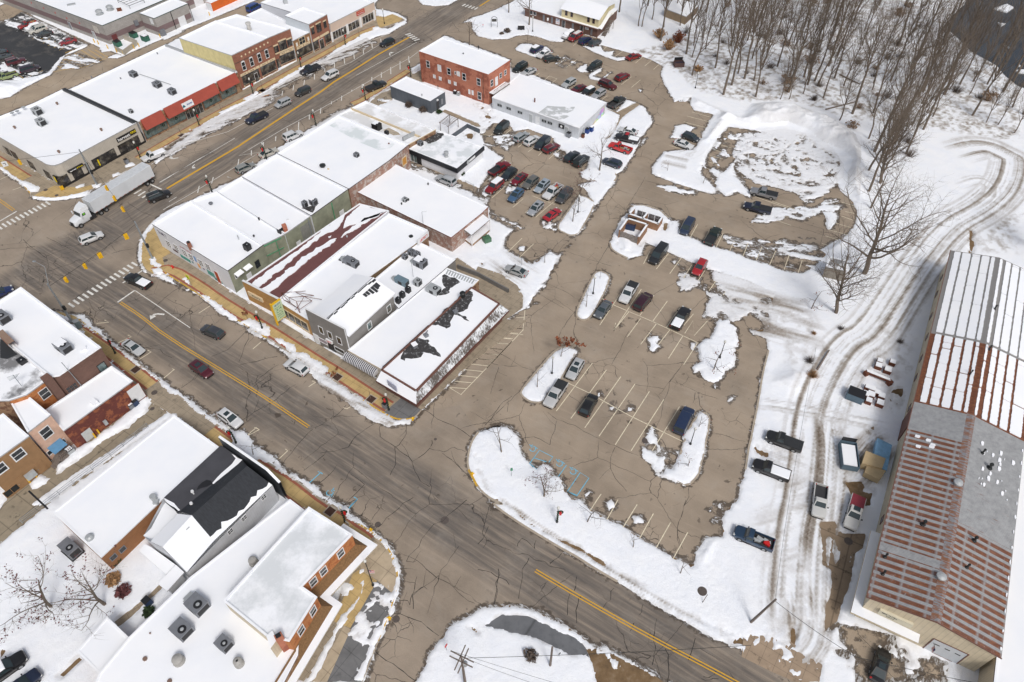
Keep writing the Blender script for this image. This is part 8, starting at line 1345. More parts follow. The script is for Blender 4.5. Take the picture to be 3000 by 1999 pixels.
# bits that single vehicles carry
# --- articulated lorry
t0,t1=G1("E 1340,225",.4),G1("E 800,520",.4);rr_,ff_=G1("E 1290,262",.3),G1("E 600,622",.3);d=(ff_-rr_);d.z=0;rz=math.atan2(d.y,d.x);nrm=Vector((-d.y,d.x,0)).normalized()
tr0=G1("E 1222,72",4.05);tr1=G1("E 683,398",4.05);dt=(tr1-tr0).normalized();rz=math.atan2(dt.y,dt.x);LT=15.6
tq=G1("E 1345,178",4.05);wT=2.6;nn_=Vector((-dt.y,dt.x,0));nn_=nn_ if nn_.dot(tq-tr0)>0 else-nn_;org=(tr0+nn_*wT/2);org.z=0
root=empty("articulated_lorry",tuple(org),"white articulated lorry turning through the junction with a plain long trailer","lorry",gm,rz)
TW=plain("trailer white",(.70,.73,.76),.45,.1,.08,.3);m=MB();m.box((LT/2,0,2.65),(LT,wT,2.75));rounded(m,"x",TW);m.build("trailer",TW,root,False,True);m=MB();m.box((LT/2,0,4.03),(LT-.3,wT-.3,.05));m.build("trailer_roof",plain("trailer roof",(.56,.58,.6),.5),root,False,True);m=MB();m.box((LT/2,0,1.15),(LT-.4,1.2,.25));m.box((LT+.6,0,.95),(6.4,.9,.3));m.box((LT+.7,1.0,.75),(1.4,.5,.6));m.box((LT+.7,-1.0,.75),(1.4,.5,.6));m.build("chassis",TRIM,root,False,True)
m=MB()
for k in range(13):
 for s_ in(-1,1):m.box((.8+k*1.2,s_*(wT/2+.006),1.33),(.5,.02,.07))
m.build("reflector",plain("orange reflector",(.45,.12,.05)),root,False,True);cx=LT+1.75
st=[(cx-.9,.5,3.0,1.2),(cx+.9,.5,3.0,1.22),(cx+1.1,.5,2.05,1.2),(cx+2.4,.5,1.75,1.1),(cx+2.85,.55,1.55,.95),(cx+2.95,.6,1.3,.85)];CABW=plain("cab white",(.72,.74,.76),.3,0,.04);m=body_loft(st)
m.face([(cx-1.0,1.15,3.9),(cx-1.0,-1.15,3.9),(cx+.2,-.9,3.7),(cx+.2,.9,3.7)]);m.face([(cx+.2,.9,3.7),(cx+.2,-.9,3.7),(cx+.95,-1.05,2.95),(cx+.95,1.05,2.95)])
for s_ in(-1,1):m.face([(cx-1.0,s_*1.15,3.9),(cx+.2,s_*.9,3.7),(cx+.95,s_*1.05,2.95),(cx-1.0,s_*1.2,2.9)])
me=rounded(m,"cab",CABW);c_=bpy.data.objects.new("cab",me);COL.objects.link(c_);c_.parent=root;OFF[c_.name]=OFF[root.name]
m=MB();m.face([(cx+.98,.98,2.85),(cx+.98,-.98,2.85),(cx+1.2,-.98,2.08),(cx+1.2,.98,2.08)]);m.build("windshield",CGLASS,root,False,True)
for s_ in(-1,1):
 m=MB();m.face([(cx+.75,s_*1.235,2.75),(cx+.05,s_*1.235,2.75),(cx+.05,s_*1.235,2.15),(cx+.85,s_*1.235,2.15)]);m.build("side_window",CGLASS,root,False,True);m=MB();m.box((cx+.4,s_*1.25,2.5),(.45,.03,.4));m.build("hi_vis_jacket",plain("hi vis green",(.16,.5,.03),.6),root,False,True)if s_>0 else None;m=MB();m.box((cx+1.2,s_*1.5,2.35),(.15,.25,.7));m.build("mirror",CABW,root,False,True);m=MB();m.box((cx+2.55,s_*.93,1.15),(.35,.18,.3),0,-s_*.4);m.build("headlight",HL,root,False,True)
m=MB();m.box((cx+2.97,0,1.1),(.08,1.1,.7));m.box((cx+2.95,0,.55),(.12,2.1,.3));m.build("grille",TRIM,root,False,True);ty,ri=MB(),MB();ty.tube((0,-.3,0),(0,.3,0),.5,.5,20);ri.tube((0,-.31,0),(0,.31,0),.27,.27,12);tm,rm_=ty.mesh("wheel",RUB),ri.mesh("rim",RIM)
for x in(.95,2.25,LT-1.2,LT-2.5,cx+2.0):
 for s_ in(-1,1):o=bpy.data.objects.new("wheel",tm);COL.objects.link(o);o.parent=root;o.location=(x,s_*(wT/2-.3),.5);r2=bpy.data.objects.new("rim",rm_);COL.objects.link(r2);r2.parent=o
c0=GP("A 1812,32 1835,105 2060,0",0);a,d=c0[1],c0[2]-c0[1];d.normalize();n2=Vector((-d.y,d.x,0));root=empty("freight_container",tuple(a),"bright orange freight container with white end behind the store","container");m=MB();m.obox(a,d*12,n2*2.4,Vector((0,0,2.6)));m.build("box",siding("orange corrugated",(.62,.12,.01),.3,True,.3),root);m=MB();m.obox(a-d*.06+Vector((0,0,.1)),d*.05,n2*2.4,Vector((0,0,2.4)));m.build("door",WHITE,root);m=MB();m.obox(a+Vector((0,0,2.61)),d*12,n2*2.4,Vector((0,0,.1)));m.build("snow_cap",RSNOW,root)
m=vehicle("van",(.02,.07,.3),"B 90,95 180,45","blue lorry parked behind the brick row",None,name="box_truck")
# ---------------------------------------------------------------- trees and shrubs
LEAF=plain("dead oak leaves",(.22,.07,.03),.9,0,.45,2);LEAFR=plain("wine red buds",(.13,.045,.045),.9,0,.4,2);STRAW=plain("dry grass",(.36,.21,.10),.9,0,.35,3);TWIG=plain("grey twig",(.105,.08,.065),.9,0,.35,3);EVG=plain("evergreen",(.03,.055,.02),.9,0,.4,3)
def treemesh(seed,H,spread=.5,fork=.35,r0=.22,dens=1.0,up=.55,leaf=None,ln=0,ls=.14):
 rn=random.Random(seed);T,Cc,Lf=MB(),MB(),MB()
 def rv():return Vector((rn.gauss(0,1),rn.gauss(0,1),rn.gauss(0,1))).normalized()
 def grow(p,d,L,r,lev,mb):
  n=max(2,int(L/(.9 if lev<2 else .6)))if lev<3 else 2;seg=L/n;sides=6 if lev==0 else(5 if lev==1 else 3)
  for i in range(n):
   f=(i+1)/n;d2=(d+rv()*(.10 if lev==0 else .22)+Vector((0,0,up*.16*(lev>0)))).normalized();p2=p+d2*seg;ra,rb=r*(1-.72*i/n),r*(1-.72*f);mb.tube(p,p2,ra,rb,sides,0,False);p,d=p2,d2
   if lev<3 and(lev>0 or f>fork):
    k=(1 if rn.random()<.75 else 2)if lev==0 else(1 if rn.random()<.72*dens else 0)+(1 if lev==2 and rn.random()<.6*dens else 0)
    for _ in range(k):
     s=rv();s=(s-d*s.dot(d)).normalized();b_=(d*(1-spread)+s*spread*1.25+Vector((0,0,up*.3))).normalized();grow(p,b_,L*(rn.uniform(.42,.7)*(1.25-f*.55)if lev==0 else rn.uniform(.35,.6)),rb*rn.uniform(.45,.62)+.006,lev+1,Cc)
   if leaf and lev>=2 and rn.random()<ln:
    for _ in range(3):c=p+rv()*.25;u,v=rv()*ls,rv()*ls;Lf.face([c-u-v,c+u-v,c+u+v,c-u+v])
 grow(Vector((0,0,-.3)),Vector((rn.gauss(0,.04),rn.gauss(0,.04),1)).normalized(),H,r0,0,T)
 return T.mesh("trunk",BARK),Cc.mesh("crown",BARK if H>7 else TWIG),(Lf.mesh("leaves",leaf)if leaf and Lf.f else None)
def plant(name,label,cat,loc,meshes,rz=0.0,s=1.0,group=None):
 o=empty(name,loc,label,cat,group,rz);o.scale=(s,s,s)
 for nm,me in zip(("trunk","crown","leaves"),meshes):
  if me:c=bpy.data.objects.new(nm,me);COL.objects.link(c);c.parent=o
 return o
def gz(p):x,y=p.x,p.y;return Vector((x,y,hsnow(x,y)[0]-.05))
TM=[treemesh(11+i,(21,18,23,16,20,17)[i],.42,(.45,.35,.5,.3,.42,.25)[i],(.32,.26,.36,.22,.3,.2)[i],.46,.8)for i in range(6)]
rn=random.Random(3);WP=GP("C 1480,260 1560,420 1750,640 1900,720 2150,830 D 0,800 300,830 650,960 900,1130 1000,1300 1060,1500 1300,1480 1420,1250 1400,1050 1700,900 2349,1000 D 2340,760 2050,520 1700,280 1720,0 1900,-120 1500,-140 C 1400,-140");xs=[p.x for p in WP];ys=[p.y for p in WP]
def inside(x,y,poly):
 c=False
 for a,b_ in zip(poly,poly[1:]+poly[:1]):
  if(a.y>y)!=(b_.y>y)and x<(b_.x-a.x)*(y-a.y)/(b_.y-a.y)+a.x:c=not c
 return c
spots=[G1(s_)for s_ in("D 40,840","D 250,860","D 325,860","D 570,745","D 460,735","D 485,735","D 870,985","D 1200,700","D 25,700","D 225,580","D 590,420","D 1300,155","D 740,490","C 2110,820","C 2180,740","C 1740,225","C 1600,240","C 2040,590","C 1960,430","C 1380,230","C 1410,235","C 1215,110","D 10,510","D 1480,680","D 1660,820","D 1220,990","D 760,1040","D 2120,1080","D 2020,1060","D 2260,1150","D 1900,1000","D 1110,1380","D 2090,520","C 1840,500","C 1790,470",*["D %d,%d"%t_ for t_ in((1010,1470),(1060,1310),(1150,1410),(1230,1230),(1330,1330),(1400,1180),(1180,1100),(1290,1060),(1480,1120),(1010,1200),(1120,1530),(1560,1010))],"H 1060,200","H 1130,90","H 1010,330","H 1210,60")]
while len(spots)<165:
 x,y=rn.uniform(min(xs),max(xs)),rn.uniform(min(ys),max(ys))
 if inside(x,y,WP)and all((x-p.x)**2+(y-p.y)**2>6 for p in spots):spots.append(Vector((x,y,0)))
for i,p in enumerate(spots):plant("bare_tree","tall leafless tree in the snowy wood between car park and river","tree",gz(p),TM[rn.randrange(6)],rn.uniform(0,6.28),rn.uniform(.6,1.05),"bare trees of the wood")
BIG=[treemesh(50+i,H,sp_,fk,r_,1.05,.5)for i,(H,sp_,fk,r_)in enumerate(((9,.6,.3,.2),(14,.6,.2,.36),(6,.6,.3,.1)))];SM=[treemesh(70,4.6,.62,.25,.09,1.0,.45),treemesh(71,3.2,.6,.3,.05,.8,.5),treemesh(72,5.2,.65,.22,.11,1.1,.4)];RDT=[treemesh(80,4.4,.68,.12,.1,1.9,.5,LEAF,.16,.07),treemesh(81,3.4,.6,.2,.07,1.5,.4,LEAF,1.0,.14),treemesh(82,8.0,.6,.2,.24,2.3,.4,LEAFR,.16,.09)]
for s_,ms,sc_,lab in(("C 265,112",BIG[0],1,"bare tree on the lawn by the office beside the main street"),("C 440,220",BIG[0],1.15,"bare tree standing close in front of the brown brick office"),("B 1985,392",BIG[0],.85,"twiggy bare tree behind the orange brick block's roof"),("C 1045,1475",BIG[0],.95,"pale bare tree on the tip of the kerbed snow island"),("G 815,595",BIG[2],1.1,"slim bare tree on the island beside the double row of cars"),("G 870,420",RDT[2],.75,"red budded tree overhanging the dark grey people carrier"),("K 2030,395",RDT[0],1.25,"rust twigged bushy tree on the right hand snow island"),("K 205,1105",SM[2],1.1,"spreading bare tree at the rounded tip of the corner lawn"),("K 570,1485",RDT[2],.62,"round crowned bare tree on the corner lawn near the blue bays"),("O 940,190",SM[2],.95,"bare sapling on the verge right of the garlanded lamp"),("O 1335,410",SM[0],.85,"small bare sapling in the verge below the stall lines"),("O 1740,635",SM[0],.8,"small bare sapling at the lower tip of the car park"),("K 510,550",SM[0],.9,"bare sapling on the island beside the silver pickup"),("K 1898,890",RDT[0],.6,"small tan sapling next to the blue van"),("K 1805,1232",RDT[0],.65,"small red twigged sapling at the low end of the van's island"),("K 712,288",RDT[1],1.15,"rust leaved oak sapling at the top of the lower left island"),("M 440,918",RDT[2],1.0,"large red budded tree nearest the lower left edge"),("M 905,900",RDT[2],1.02,"large red budded tree in the white yard right of its twin"),("G 575,945",SM[0],.8,"bare sapling on the snowy point by the silver saloon"),("G 932,1325",SM[0],.95,"bare sapling at the low end of the lamp island"),("G 1050,1085",SM[1],.8,"tiny bare sapling at the top of the lamp island"),("G 1630,155",RDT[0],.55,"small reddish sapling in the snowed stalls"),("G 1935,265",SM[0],.8,"bare sapling at the corner of the round car park"),("C 425,385",SM[0],1.0,"bare sapling on the small teardrop island"),("H 520,1340",RDT[0],1.15,"small tree with few rust leaves below the garden shed"),("H 730,1375",BIG[1],1.0,"big bare tree forking low beside the garden shed"),("H 975,1035",BIG[1],1.35,"tallest bare tree by the round car park with arching limbs"),("H 1110,260",BIG[1],1.0,"bare tree behind the ploughed snow pile"),("H 1030,475",BIG[0],1.1,"thin bare tree at the foot of the ploughed snow pile"),("H 2500,850",BIG[1],.9,"bare tree reaching in from the right edge behind the mill"),("I 2182,1135",SM[2],.75,"golden twigged sapling behind the false front"),("F 85,1440",RDT[1],.5,"red twigged sapling in front of the yellow brick hall"),("J 848,455",RDT[1],.5,"wine red sapling in a square tree pit"),("J 1135,645",SM[1],.9,"thin sapling in the pit left of the corner lamp"),("G 150,450",SM[1],.8,"thin sapling in the slush by the blue crossover"),("B 835,435",SM[1],1.0,"thin sapling on the pavement by the narrow brick block"),("B 1040,325",SM[1],1.3,"taller thin sapling before the beige shop"),("B 205,775",SM[1],1.0,"thin sapling in a pit by the arched windows"),("A 1560,1165",SM[1],.9,"thin sapling before the red fascia"),("A 1910,965",SM[1],.9,"thin sapling in a snowy pit before the red fascia"),("A 1120,1400",SM[1],.8,"thin sapling by the harvest shop's litter bin")):
 if s_.startswith("K 2030"):pass
 plant("small_tree" if ms in SM or ms in RDT[:2]else "bare_tree",lab,"tree",gz(G1(s_)),ms,hash(s_)%6 if False else len(lab)*.7,sc_)
def bushmesh(seed,r,h,n,mat,leaf=None):
 rb=random.Random(seed);m=MB()
 for _ in range(n):
  a=rb.uniform(0,6.28);e=rb.uniform(.1,1);p1=Vector((math.cos(a)*r*.25*e,math.sin(a)*r*.25*e,-.1));p2=Vector((math.cos(a)*r*e,math.sin(a)*r*e,h*rb.uniform(.5,1)*(1.1-.5*e)));q_=p1.lerp(p2,.55)+Vector((0,0,h*.12));m.tube(p1,q_,.025,.018,3,0,False);m.tube(q_,p2,.018,.008,3,0,False)
  if leaf:c=q_.lerp(p2,rb.random());u,v=Vector((rb.gauss(0,.1),rb.gauss(0,.1),rb.gauss(0,.1))),Vector((rb.gauss(0,.1),rb.gauss(0,.1),rb.gauss(0,.1)));m.face([c-u-v,c+u-v,c+u+v,c-u+v])
 return m.mesh("foliage",mat)
for s_,r_,h_,n_,mt,lf,lab in(("L 525,455",1.3,1.3,260,STRAW,0,"large clump of golden ornamental grass by the mill track"),("L 535,90",.7,.7,120,STRAW,0,"small straw coloured tuft north of the grass clump"),("B 1465,925",1.2,1.5,160,TWIG,1,"grey bush against the slate outbuilding wall"),("B 1590,965",1.3,1.5,170,TWIG,1,"grey brown bush at the slate outbuilding's corner"),("B 1722,980",.9,1.1,180,EVG,1,"green yew bush behind the slate outbuilding"),("C 255,285",1.1,1.4,180,TWIG,1,"rounded leafless bush by the office sign"),("C 205,300",.7,.8,110,TWIG,1,"smaller leafless bush by the office sign"),("M 985,700",1.2,1.0,260,STRAW,1,"rust brown bush with snowy crown in the white yard"),("M 1070,800",1.2,1.1,200,LEAFR,1,"wine brown bush in the white yard"),("M 1290,975",.9,.9,160,EVG,1,"evergreen bush under snow beside the big flat roof"),("O 460,1350",1.0,1.0,160,TWIG,1,"speckled shrub on the triangular island"),("F 1915,185",.9,.8,160,EVG,1,"low green bush at the clinic's corner"),("M 1000,540",.9,1.0,150,EVG,1,"dark bush against the tan brick side wall"),("C 1640,430",2.2,3.4,240,STRAW,1,"tall tan shrub at the wood's near corner"),("C 1560,330",2.2,3.0,240,STRAW,1,"tan brown shrub behind the red saloon"),("C 1720,370",2.4,3.6,240,LEAF,1,"rust brown thicket by the bin at the wood's edge"),("C 1890,620",1.6,1.8,170,STRAW,1,"tan shrub between the bin and the lamp"),("D 540,870",1.5,1.8,150,TWIG,0,"scraggy bush behind the plough pile"),("L 500,330",1.2,1.4,110,TWIG,0,"sparse twiggy bush by the leaning post"),("L 1280,165",.9,1.0,80,TWIG,0,"sparse dry weeds beside the scrap heap"),("L 770,50",.9,1.0,80,TWIG,0,"sparse dry weeds beside the mill track")):
 o=bpy.data.objects.new("bush",bushmesh(len(lab),r_,h_,n_,mt,lf));COL.objects.link(o);o.location=gz(G1(s_));tag(o,lab,"bush")
BR=[bushmesh(90+i,2.2,2.4,90,(TWIG,BARK,plain("tan twigs",(.24,.16,.10),.9,0,.4,2))[i],i==2)for i in range(3)]
for i in range(64):
 while True:
  x,y=rn.uniform(min(xs),max(xs)),rn.uniform(min(ys),max(ys))
  if inside(x,y,WP):break
 o=bpy.data.objects.new("undergrowth_bush",BR[i%3]);COL.objects.link(o);o.location=gz(Vector((x,y,0)));o.rotation_euler=(0,0,i);sc_=rn.uniform(.6,1.3);o.scale=(sc_,sc_,sc_*rn.uniform(.7,1.2));tag(o,"brown twiggy undergrowth bush among the wood's trunks","bush","undergrowth in the wood")
for s_,lab in(("D 760,650 930,740","dark fallen log lying in the middle of the wood"),("D 640,950 900,890","long fallen branch above the plough pile"),("D 900,540 990,525","short dark log in the wood's clearing"),("D 1420,445 1640,395","snow topped leaning log near the river bank"),("D 1230,240 1300,195","short log near the top of the wood"),("L 565,400 665,240","thin leaning post beside the mill track")):
 a,d=GP(s_);m=MB();m.tube(a+Vector((0,0,.25)),d+Vector((0,0,.5)),.2,.13,7);o=m.build("fallen_log",BARK if "post" not in lab else WOOD);o["label"]=lab;o["category"]="log" if "post" not in lab else "post";o.name="fallen_log" if "post" not in lab else "leaning_post"
# ---------------------------------------------------------------- lamps, signals, poles
def lamp(s_,lab,h=4.2,garland=True,grp="garlanded street lamps",side=0.0):
 c=G1(s_);z0=hsnow(c.x,c.y)[0]-.05;o=empty("street_lamp",(c.x,c.y,z0),lab,"street lamp",grp);m=MB();m.lathe((0,0,0),[(.2,0),(.2,.25),(.12,.45),(.08,.6),(.06,h-.6),(.1,h-.5),(.14,h-.35)],8);m.build("pole",DARKST,o,False,True);m=MB();m.lathe((0,0,h-.35),[(.14,0),(.22,.15),(.2,.4),(.08,.6)],10);m.build("globe",plain("lamp globe",(.62,.62,.58),.3),o,True,True)
 if garland:
  m=MB();pts=[Vector((math.cos(i*.9)*.12,math.sin(i*.9)*.12,.3+i*.085))for i in range(int((h-1.2)/.085))]
  for a,d in zip(pts[:-1],pts[1:]):m.tube(a,d,.075,.07,5,0,False)
  m.build("garland",GREENERY,o,False,True);m=MB();cc=Vector((.38*math.cos(side),.38*math.sin(side),h-1.3));u=Vector((math.cos(side),math.sin(side),0))
  for k in range(12):m.tube(cc+(u*math.cos(k*.524)+Vector((0,0,math.sin(k*.524))))*.34,cc+(u*math.cos((k+1)*.524)+Vector((0,0,math.sin((k+1)*.524))))*.34,.1,.1,5,0,False)
  m.build("wreath",GREENERY,o,False,True);m=MB();m.box(tuple(cc+Vector((0,0,-.22))),(.34,.34,.34));m.box(tuple(cc+Vector((0,0,-.55))),(.3,.2,.45));m.build("bow",RED,o,False,True)
 return o
for s_,lab,sd in(("F 205,1515","garlanded lamp with red bow before the yellow brick hall",3),("J 1290,742","garlanded lamp with red bow by the mansard corner shop",3),("I 995,255","garlanded lamp beside the white saloon at lower left",2),("I 2035,1030","garlanded lamp at the bumper of the white SUV with sunroof",3),("N 915,190","garlanded lamp by the orange brick corner building",0),("O 680,195","garlanded lamp alone on the snowy verge",0),("A 1210,1362","garlanded lamp at the nose of the white extended cab pickup",0),("A 1715,1082","garlanded lamp before the red fascia's entrance",0),("B 125,815","garlanded lamp before the arched window brick block",0),("B 538,592","garlanded lamp behind the dark navy parked pickup",0),("B 918,392","garlanded lamp before the beige shop",0),("B 1480,665","garlanded lamp at the corner of the orange brick block",3),("B 1090,862","garlanded lamp behind the black parked pickup",3),("B 665,1085","garlanded lamp rising over the shop with the frozen roof",3),("B 240,1375","garlanded lamp beside the champagne saloon",3),("E 1825,335","garlanded lamp rising behind the row shops",3)):lamp(s_,lab,4.2,True,"garlanded street lamps",sd)
for s_,lab in(("G 860,515","plain dark lamp on the island beside the double row"),("G 990,1215","plain dark lamp on the narrow island by the grey saloon"),("K 637,432","plain dark lamp on the lower left snow island"),("K 1825,1042","plain dark lamp on the island beside the blue van"),("K 2078,300","plain dark lamp on the right hand snow island"),("C 471,277","plain dark lamp on the lawn before the office"),("C 1869,765","plain dark lamp at the edge of the wood"),("B 1252,210","plain dark lamp on the rounded corner by the beige shop")):lamp(s_,lab,4.3,False,"plain car park lamps")
o=lamp("N 1155,738","tall dark lamp post hung with a small striped flag at the lower corner",7.5,False,None);m=MB()
for i in range(6):m.face([(.1,0,4.6-i*.14),(.75,.1,4.5-i*.14),(.75,.1,4.36-i*.14),(.1,0,4.46-i*.14)],i%2)
m.build("flag",[plain("flag red",(.45,.03,.04),.8),plain("flag white",(.7,.7,.7),.8)],o,False,True);m=MB();m.box((.2,.03,4.45),(.26,.02,.34));m.build("flag_canton",plain("flag blue",(.03,.05,.2),.8),o,False,True)
PT=[]
for s_,h_,lab in(("n 285.4,543.7",9.2,"grey steel signal pole before the harvest shop"),("n 447.9,759.9",9.4,"grey steel signal pole on the yellow corner pavement"),("n 210.5,942.2",9.4,"grey steel signal pole with camera bracket behind the lower left roof")):
 c=G1(s_);o=empty("signal_pole",tuple(c),lab,"pole","steel signal poles");m=MB();m.lathe((0,0,0),[(.3,0),(.3,.12),(.22,.2),(.13,h_)],10);m.build("pole",STEEL,o,False,True);m=MB();m.box((.3,-.1,3.6),(.4,.35,.9));m.build("walk_signal",DARKST,o,False,True);PT.append(c+Vector((0,0,h_-.6)))
m=MB();c=PT[2];m.tube(c,c+Vector((.4,1.2,3.5)),.06,.04,5);m.tube(c+Vector((.4,1.2,3.5)),c+Vector((-1.4,2.0,4.0)),.04,.03,5);m.box(tuple(c+Vector((-1.5,2.0,4.0))),(.5,.25,.15));o=m.build("lamp_arm",STEEL,bpy.data.objects["signal_pole.002"]);far=G1("E -520,420")+Vector((0,0,8.5))
def wire(pts,lab,r_=.02,sag=.25,cat="wire",name="overhead_wire"):
 m=MB();
 for a,d in zip(pts[:-1],pts[1:]):
  q_=[a.lerp(d,k/10)-Vector((0,0,sag*4*(k/10)*(1-k/10)))for k in range(11)]
  for u,v in zip(q_[:-1],q_[1:]):m.tube(u,v,r_,r_,4,0,False)
 o=m.build(name,DARKST);return tag(o,lab,cat)
def hang(a,d,px):
 best=min((k/200 for k in range(201)),key=lambda f:(lambda w_:((w_[0]-px[0])**2+(w_[1]-px[1])**2))(proj(a.lerp(d,f)-Vector((0,0,.9)))));return a.lerp(d,best)
def proj(v):z=v.z-CAM_H;dz=v.y*cp-z*sp;return(1500+F_PX*v.x/dz,999.5-F_PX*(v.y*sp+z*cp)/dz)
wire([PT[0],PT[1]],"span wire carrying three amber signal heads over the main street",.03,.3);wire([PT[1],PT[2]],"span wire carrying four amber signal heads over the cross street",.03,.3);wire([far,PT[0]],"span wire leaving the frame at the left",.03,.3)
for s_,a,d,lab,flip in(("E 913,300",PT[0],PT[1],"amber signal head over the lorry trailer's roof",0),("E 975,392",PT[0],PT[1],"amber signal head over the lorry trailer's side",0),("E 1045,487",PT[0],PT[1],"amber signal head nearest the black three-row SUV",0),("E 1130,775",PT[1],PT[2],"amber signal head nearest the yellow corner pavement",1),("E 913,952",PT[1],PT[2],"amber signal head over the zebra crossing's middle",1),("E 775,1030",PT[1],PT[2],"amber signal head left of the black pickup",0),("E 615,1145",PT[1],PT[2],"amber signal head nearest the lower left roof",0),("E 200,352",far,PT[0],"amber signal head left of the harvest shop",0)):
 p=hang(a,d,P(s_)[0]);o=empty("traffic_signal",tuple(p),lab,"traffic light","amber signal heads on span wires",R(35));m=MB();w_=.42 if not flip else .75;m.box((0,0,-.95),(w_,.35,1.15));m.tube((0,0,-.35),(0,0,0),.03,.03,4);m.build("housing",YEL,o,False,True);m=MB()
 for k in range(3):m.tube((0,-.17,-.6-k*.36),(0,-.34,-.6-k*.36),.15,.15,8);m.tube((-.2,0,-.6-k*.36),(-.36,0,-.6-k*.36),.15,.15,8)
 m.build("visor",YEL,o,False,True)
p=far.lerp(PT[0],.52);o=empty("hanging_sign",(p.x,p.y,p.z),None,"sign",None,R(35));m=MB();m.box((0,0,-1.0),(1.0,.05,1.2));m.tube((0,0,-.4),(0,0,0),.02,.02,4);m.build("panel",WHITE,o,False,True);o["label"]="white turn sign hanging from the wire at the far left";m=MB();m.box((.1,-.035,-1.05),(.12,.02,.6));m.box((-.1,-.035,-.8),(.4,.02,.12));m.build("arrow",DARKST,o,False,True)
c=G1("N 1950,1600");o=empty("utility_pole",tuple(c),"wooden utility pole with four crossarms on the triangular island","utility pole");m=MB();m.lathe((0,0,0),[(.19,0),(.13,10.2)],8);m.build("pole",WOOD,o,False,True);m=MB();PX_=[]
for z_,an_,of in((9.9,R(-25),.18),(9.2,R(-25),-.18),(9.9,R(68),.18),(9.2,R(68),-.18)):
 u=Vector((math.cos(an_),math.sin(an_),0));v=Vector((-u.y,u.x,0));m.obox(Vector((0,0,z_))-u*1.5+v*(of-.06),u*3,v*.12,Vector((0,0,.14)))
 for k in(-1.35,-.5,.5,1.35):PX_.append(c+Vector((0,0,z_+.2))+u*k+v*of);m.tube(PX_[-1]-c-Vector((0,0,.1)),PX_[-1]-c+Vector((0,0,.12)),.06,.04,5)
m.build("crossarm",WOOD,o,False,True);m=MB();m.lathe((.35,-.1,7.9),[(.25,0),(.28,.1),(.28,.8),(.1,.95)],10);m.build("transformer",HVACL,o,False,True)
c2=G1("O 622,1427");o=empty("utility_post",tuple(c2),"short pale wooden post on the triangular island","post");m=MB();m.lathe((0,0,0),[(.16,0),(.12,6.6)],8);m.build("pole",WOOD,o,False,True)
c3=G1("P -8,1055");o=empty("utility_pole",tuple(c3),"leaning wooden pole at the edge of the mill yard","utility pole");tp3=G1("P 215,855",7.5)-c3;m=MB();m.tube((0,0,-.3),tp3,.19,.13,8);m.build("pole",WOOD,o,False,True)
wire([PX_[2],G1("P 0,1250",9)],"bundled cable from the crossarms across the road to the mill",.03,.5);wire([PX_[0],G1("O 1100,1700",8)],"thin wire trailing from the crossarms to the lower right",.018,.3);wire([PX_[3],G1("O 700,1650",8)],"second thin wire from the crossarms, nearer the bottom",.018,.3);wire([c3+tp3*.95,G1("P 900,1350",6.0),G1("P 2349,1650",6)],"service cable running from the leaning pole past the black saloon",.03,.4);wire([c3+tp3*.98,G1("P 330,0",8),G1("L 560,200",8)],"pair of thin cables above the mill yard track",.02,.3)
for s_,h_,lab in(("O 1928,888",1.9,"thin leaning stake on the snowy verge by the manhole"),):a,d=GP("O 1928,888 1975,815");m=MB();m.tube(a,G1("O 1975,815",1.6),.05,.05,5);tag(m.build("stake",WOOD),lab,"stake")
def signpost(s_,lab,h,wd,hh,mat,rz,text=None,tm=None):
 c=G1(s_);c.z=hsnow(c.x,c.y)[0];o=empty("sign",tuple(c),lab,"sign",None,rz);m=MB();m.tube((0,.05,-.2),(0,.05,h),.04,.04,5);m.build("post",STEEL,o,False,True);m=MB();m.box((0,0,h-hh/2),(wd,.04,hh));m.build("panel",mat,o,False,True);return o
o=signpost("E 1648,1142","yellow green pedestrian sign on the cross street pavement",2.7,.95,.95,plain("fluorescent yellow",(.62,.72,.0),.5),R(-35));m=MB();m.box((0,-.03,2.15),(.1,.02,.4));m.box((.06,-.03,1.95),(.25,.02,.08));m.box((0,-.03,2.45),(.12,.02,.12));m.build("pictogram",BLK_T,o,False,True)
signpost("K 290,1312","green post sign on the corner lawn",2.2,.35,.7,plain("sign green",(.02,.2,.09)),.3);signpost("N 1790,1300","red sign post seen edge on by the utility pole",2.0,.5,.6,RED,1.0);signpost("G 377,968","thin sign post at the snowy bay edge",2.0,.3,.4,HVACL,.2);signpost("C 600,215","white sign with green patch before the office",1.9,.5,.8,WHITE,.2);signpost("N 940,225","white sandwich board with red marks by the lower kerb lamp",1.1,.7,.9,WHITE,R(-35));signpost("E 545,320","orange sandwich board at the harvest corner",1.1,.7,1.0,YEL,.8);signpost("O 700,1350","short mailbox post on the triangular island",1.2,.3,.35,DARKST,.5);signpost("C 45,240","small red marker on the office lawn",.8,.25,.25,RED,0)
c=G1("C 142,240");o=empty("welcome_sign",tuple(c),"black arched sign frame with hanging plaque on the office lawn","sign");m=MB()
for s_ in(-.9,.9):m.tube((s_,0,0),(s_,0,2.4),.06,.06,6)
for k in range(8):m.tube((.9*math.cos(k*math.pi/8),0,2.4+.9*math.sin(k*math.pi/8)),(.9*math.cos((k+1)*math.pi/8),0,2.4+.9*math.sin((k+1)*math.pi/8)),.06,.06,5)
m.build("frame",DARKST,o,False,True);m=MB();m.box((0,0,2.2),(1.4,.06,.8));m.build("plaque",plain("dark plaque",(.06,.06,.055)),o,False,True)
c=G1("C 372,265");o=empty("notice_board",tuple(c),"low black notice board on the office lawn","sign");m=MB();m.box((0,0,.9),(2.0,.12,1.2));m.box((0,0,.15),(.3,.1,.4));m.build("board",BLACK,o,False,True);m=MB();m.box((0,0,1.55),(2.05,.2,.1));m.build("snow_cap",RSNOW,o,False,True)
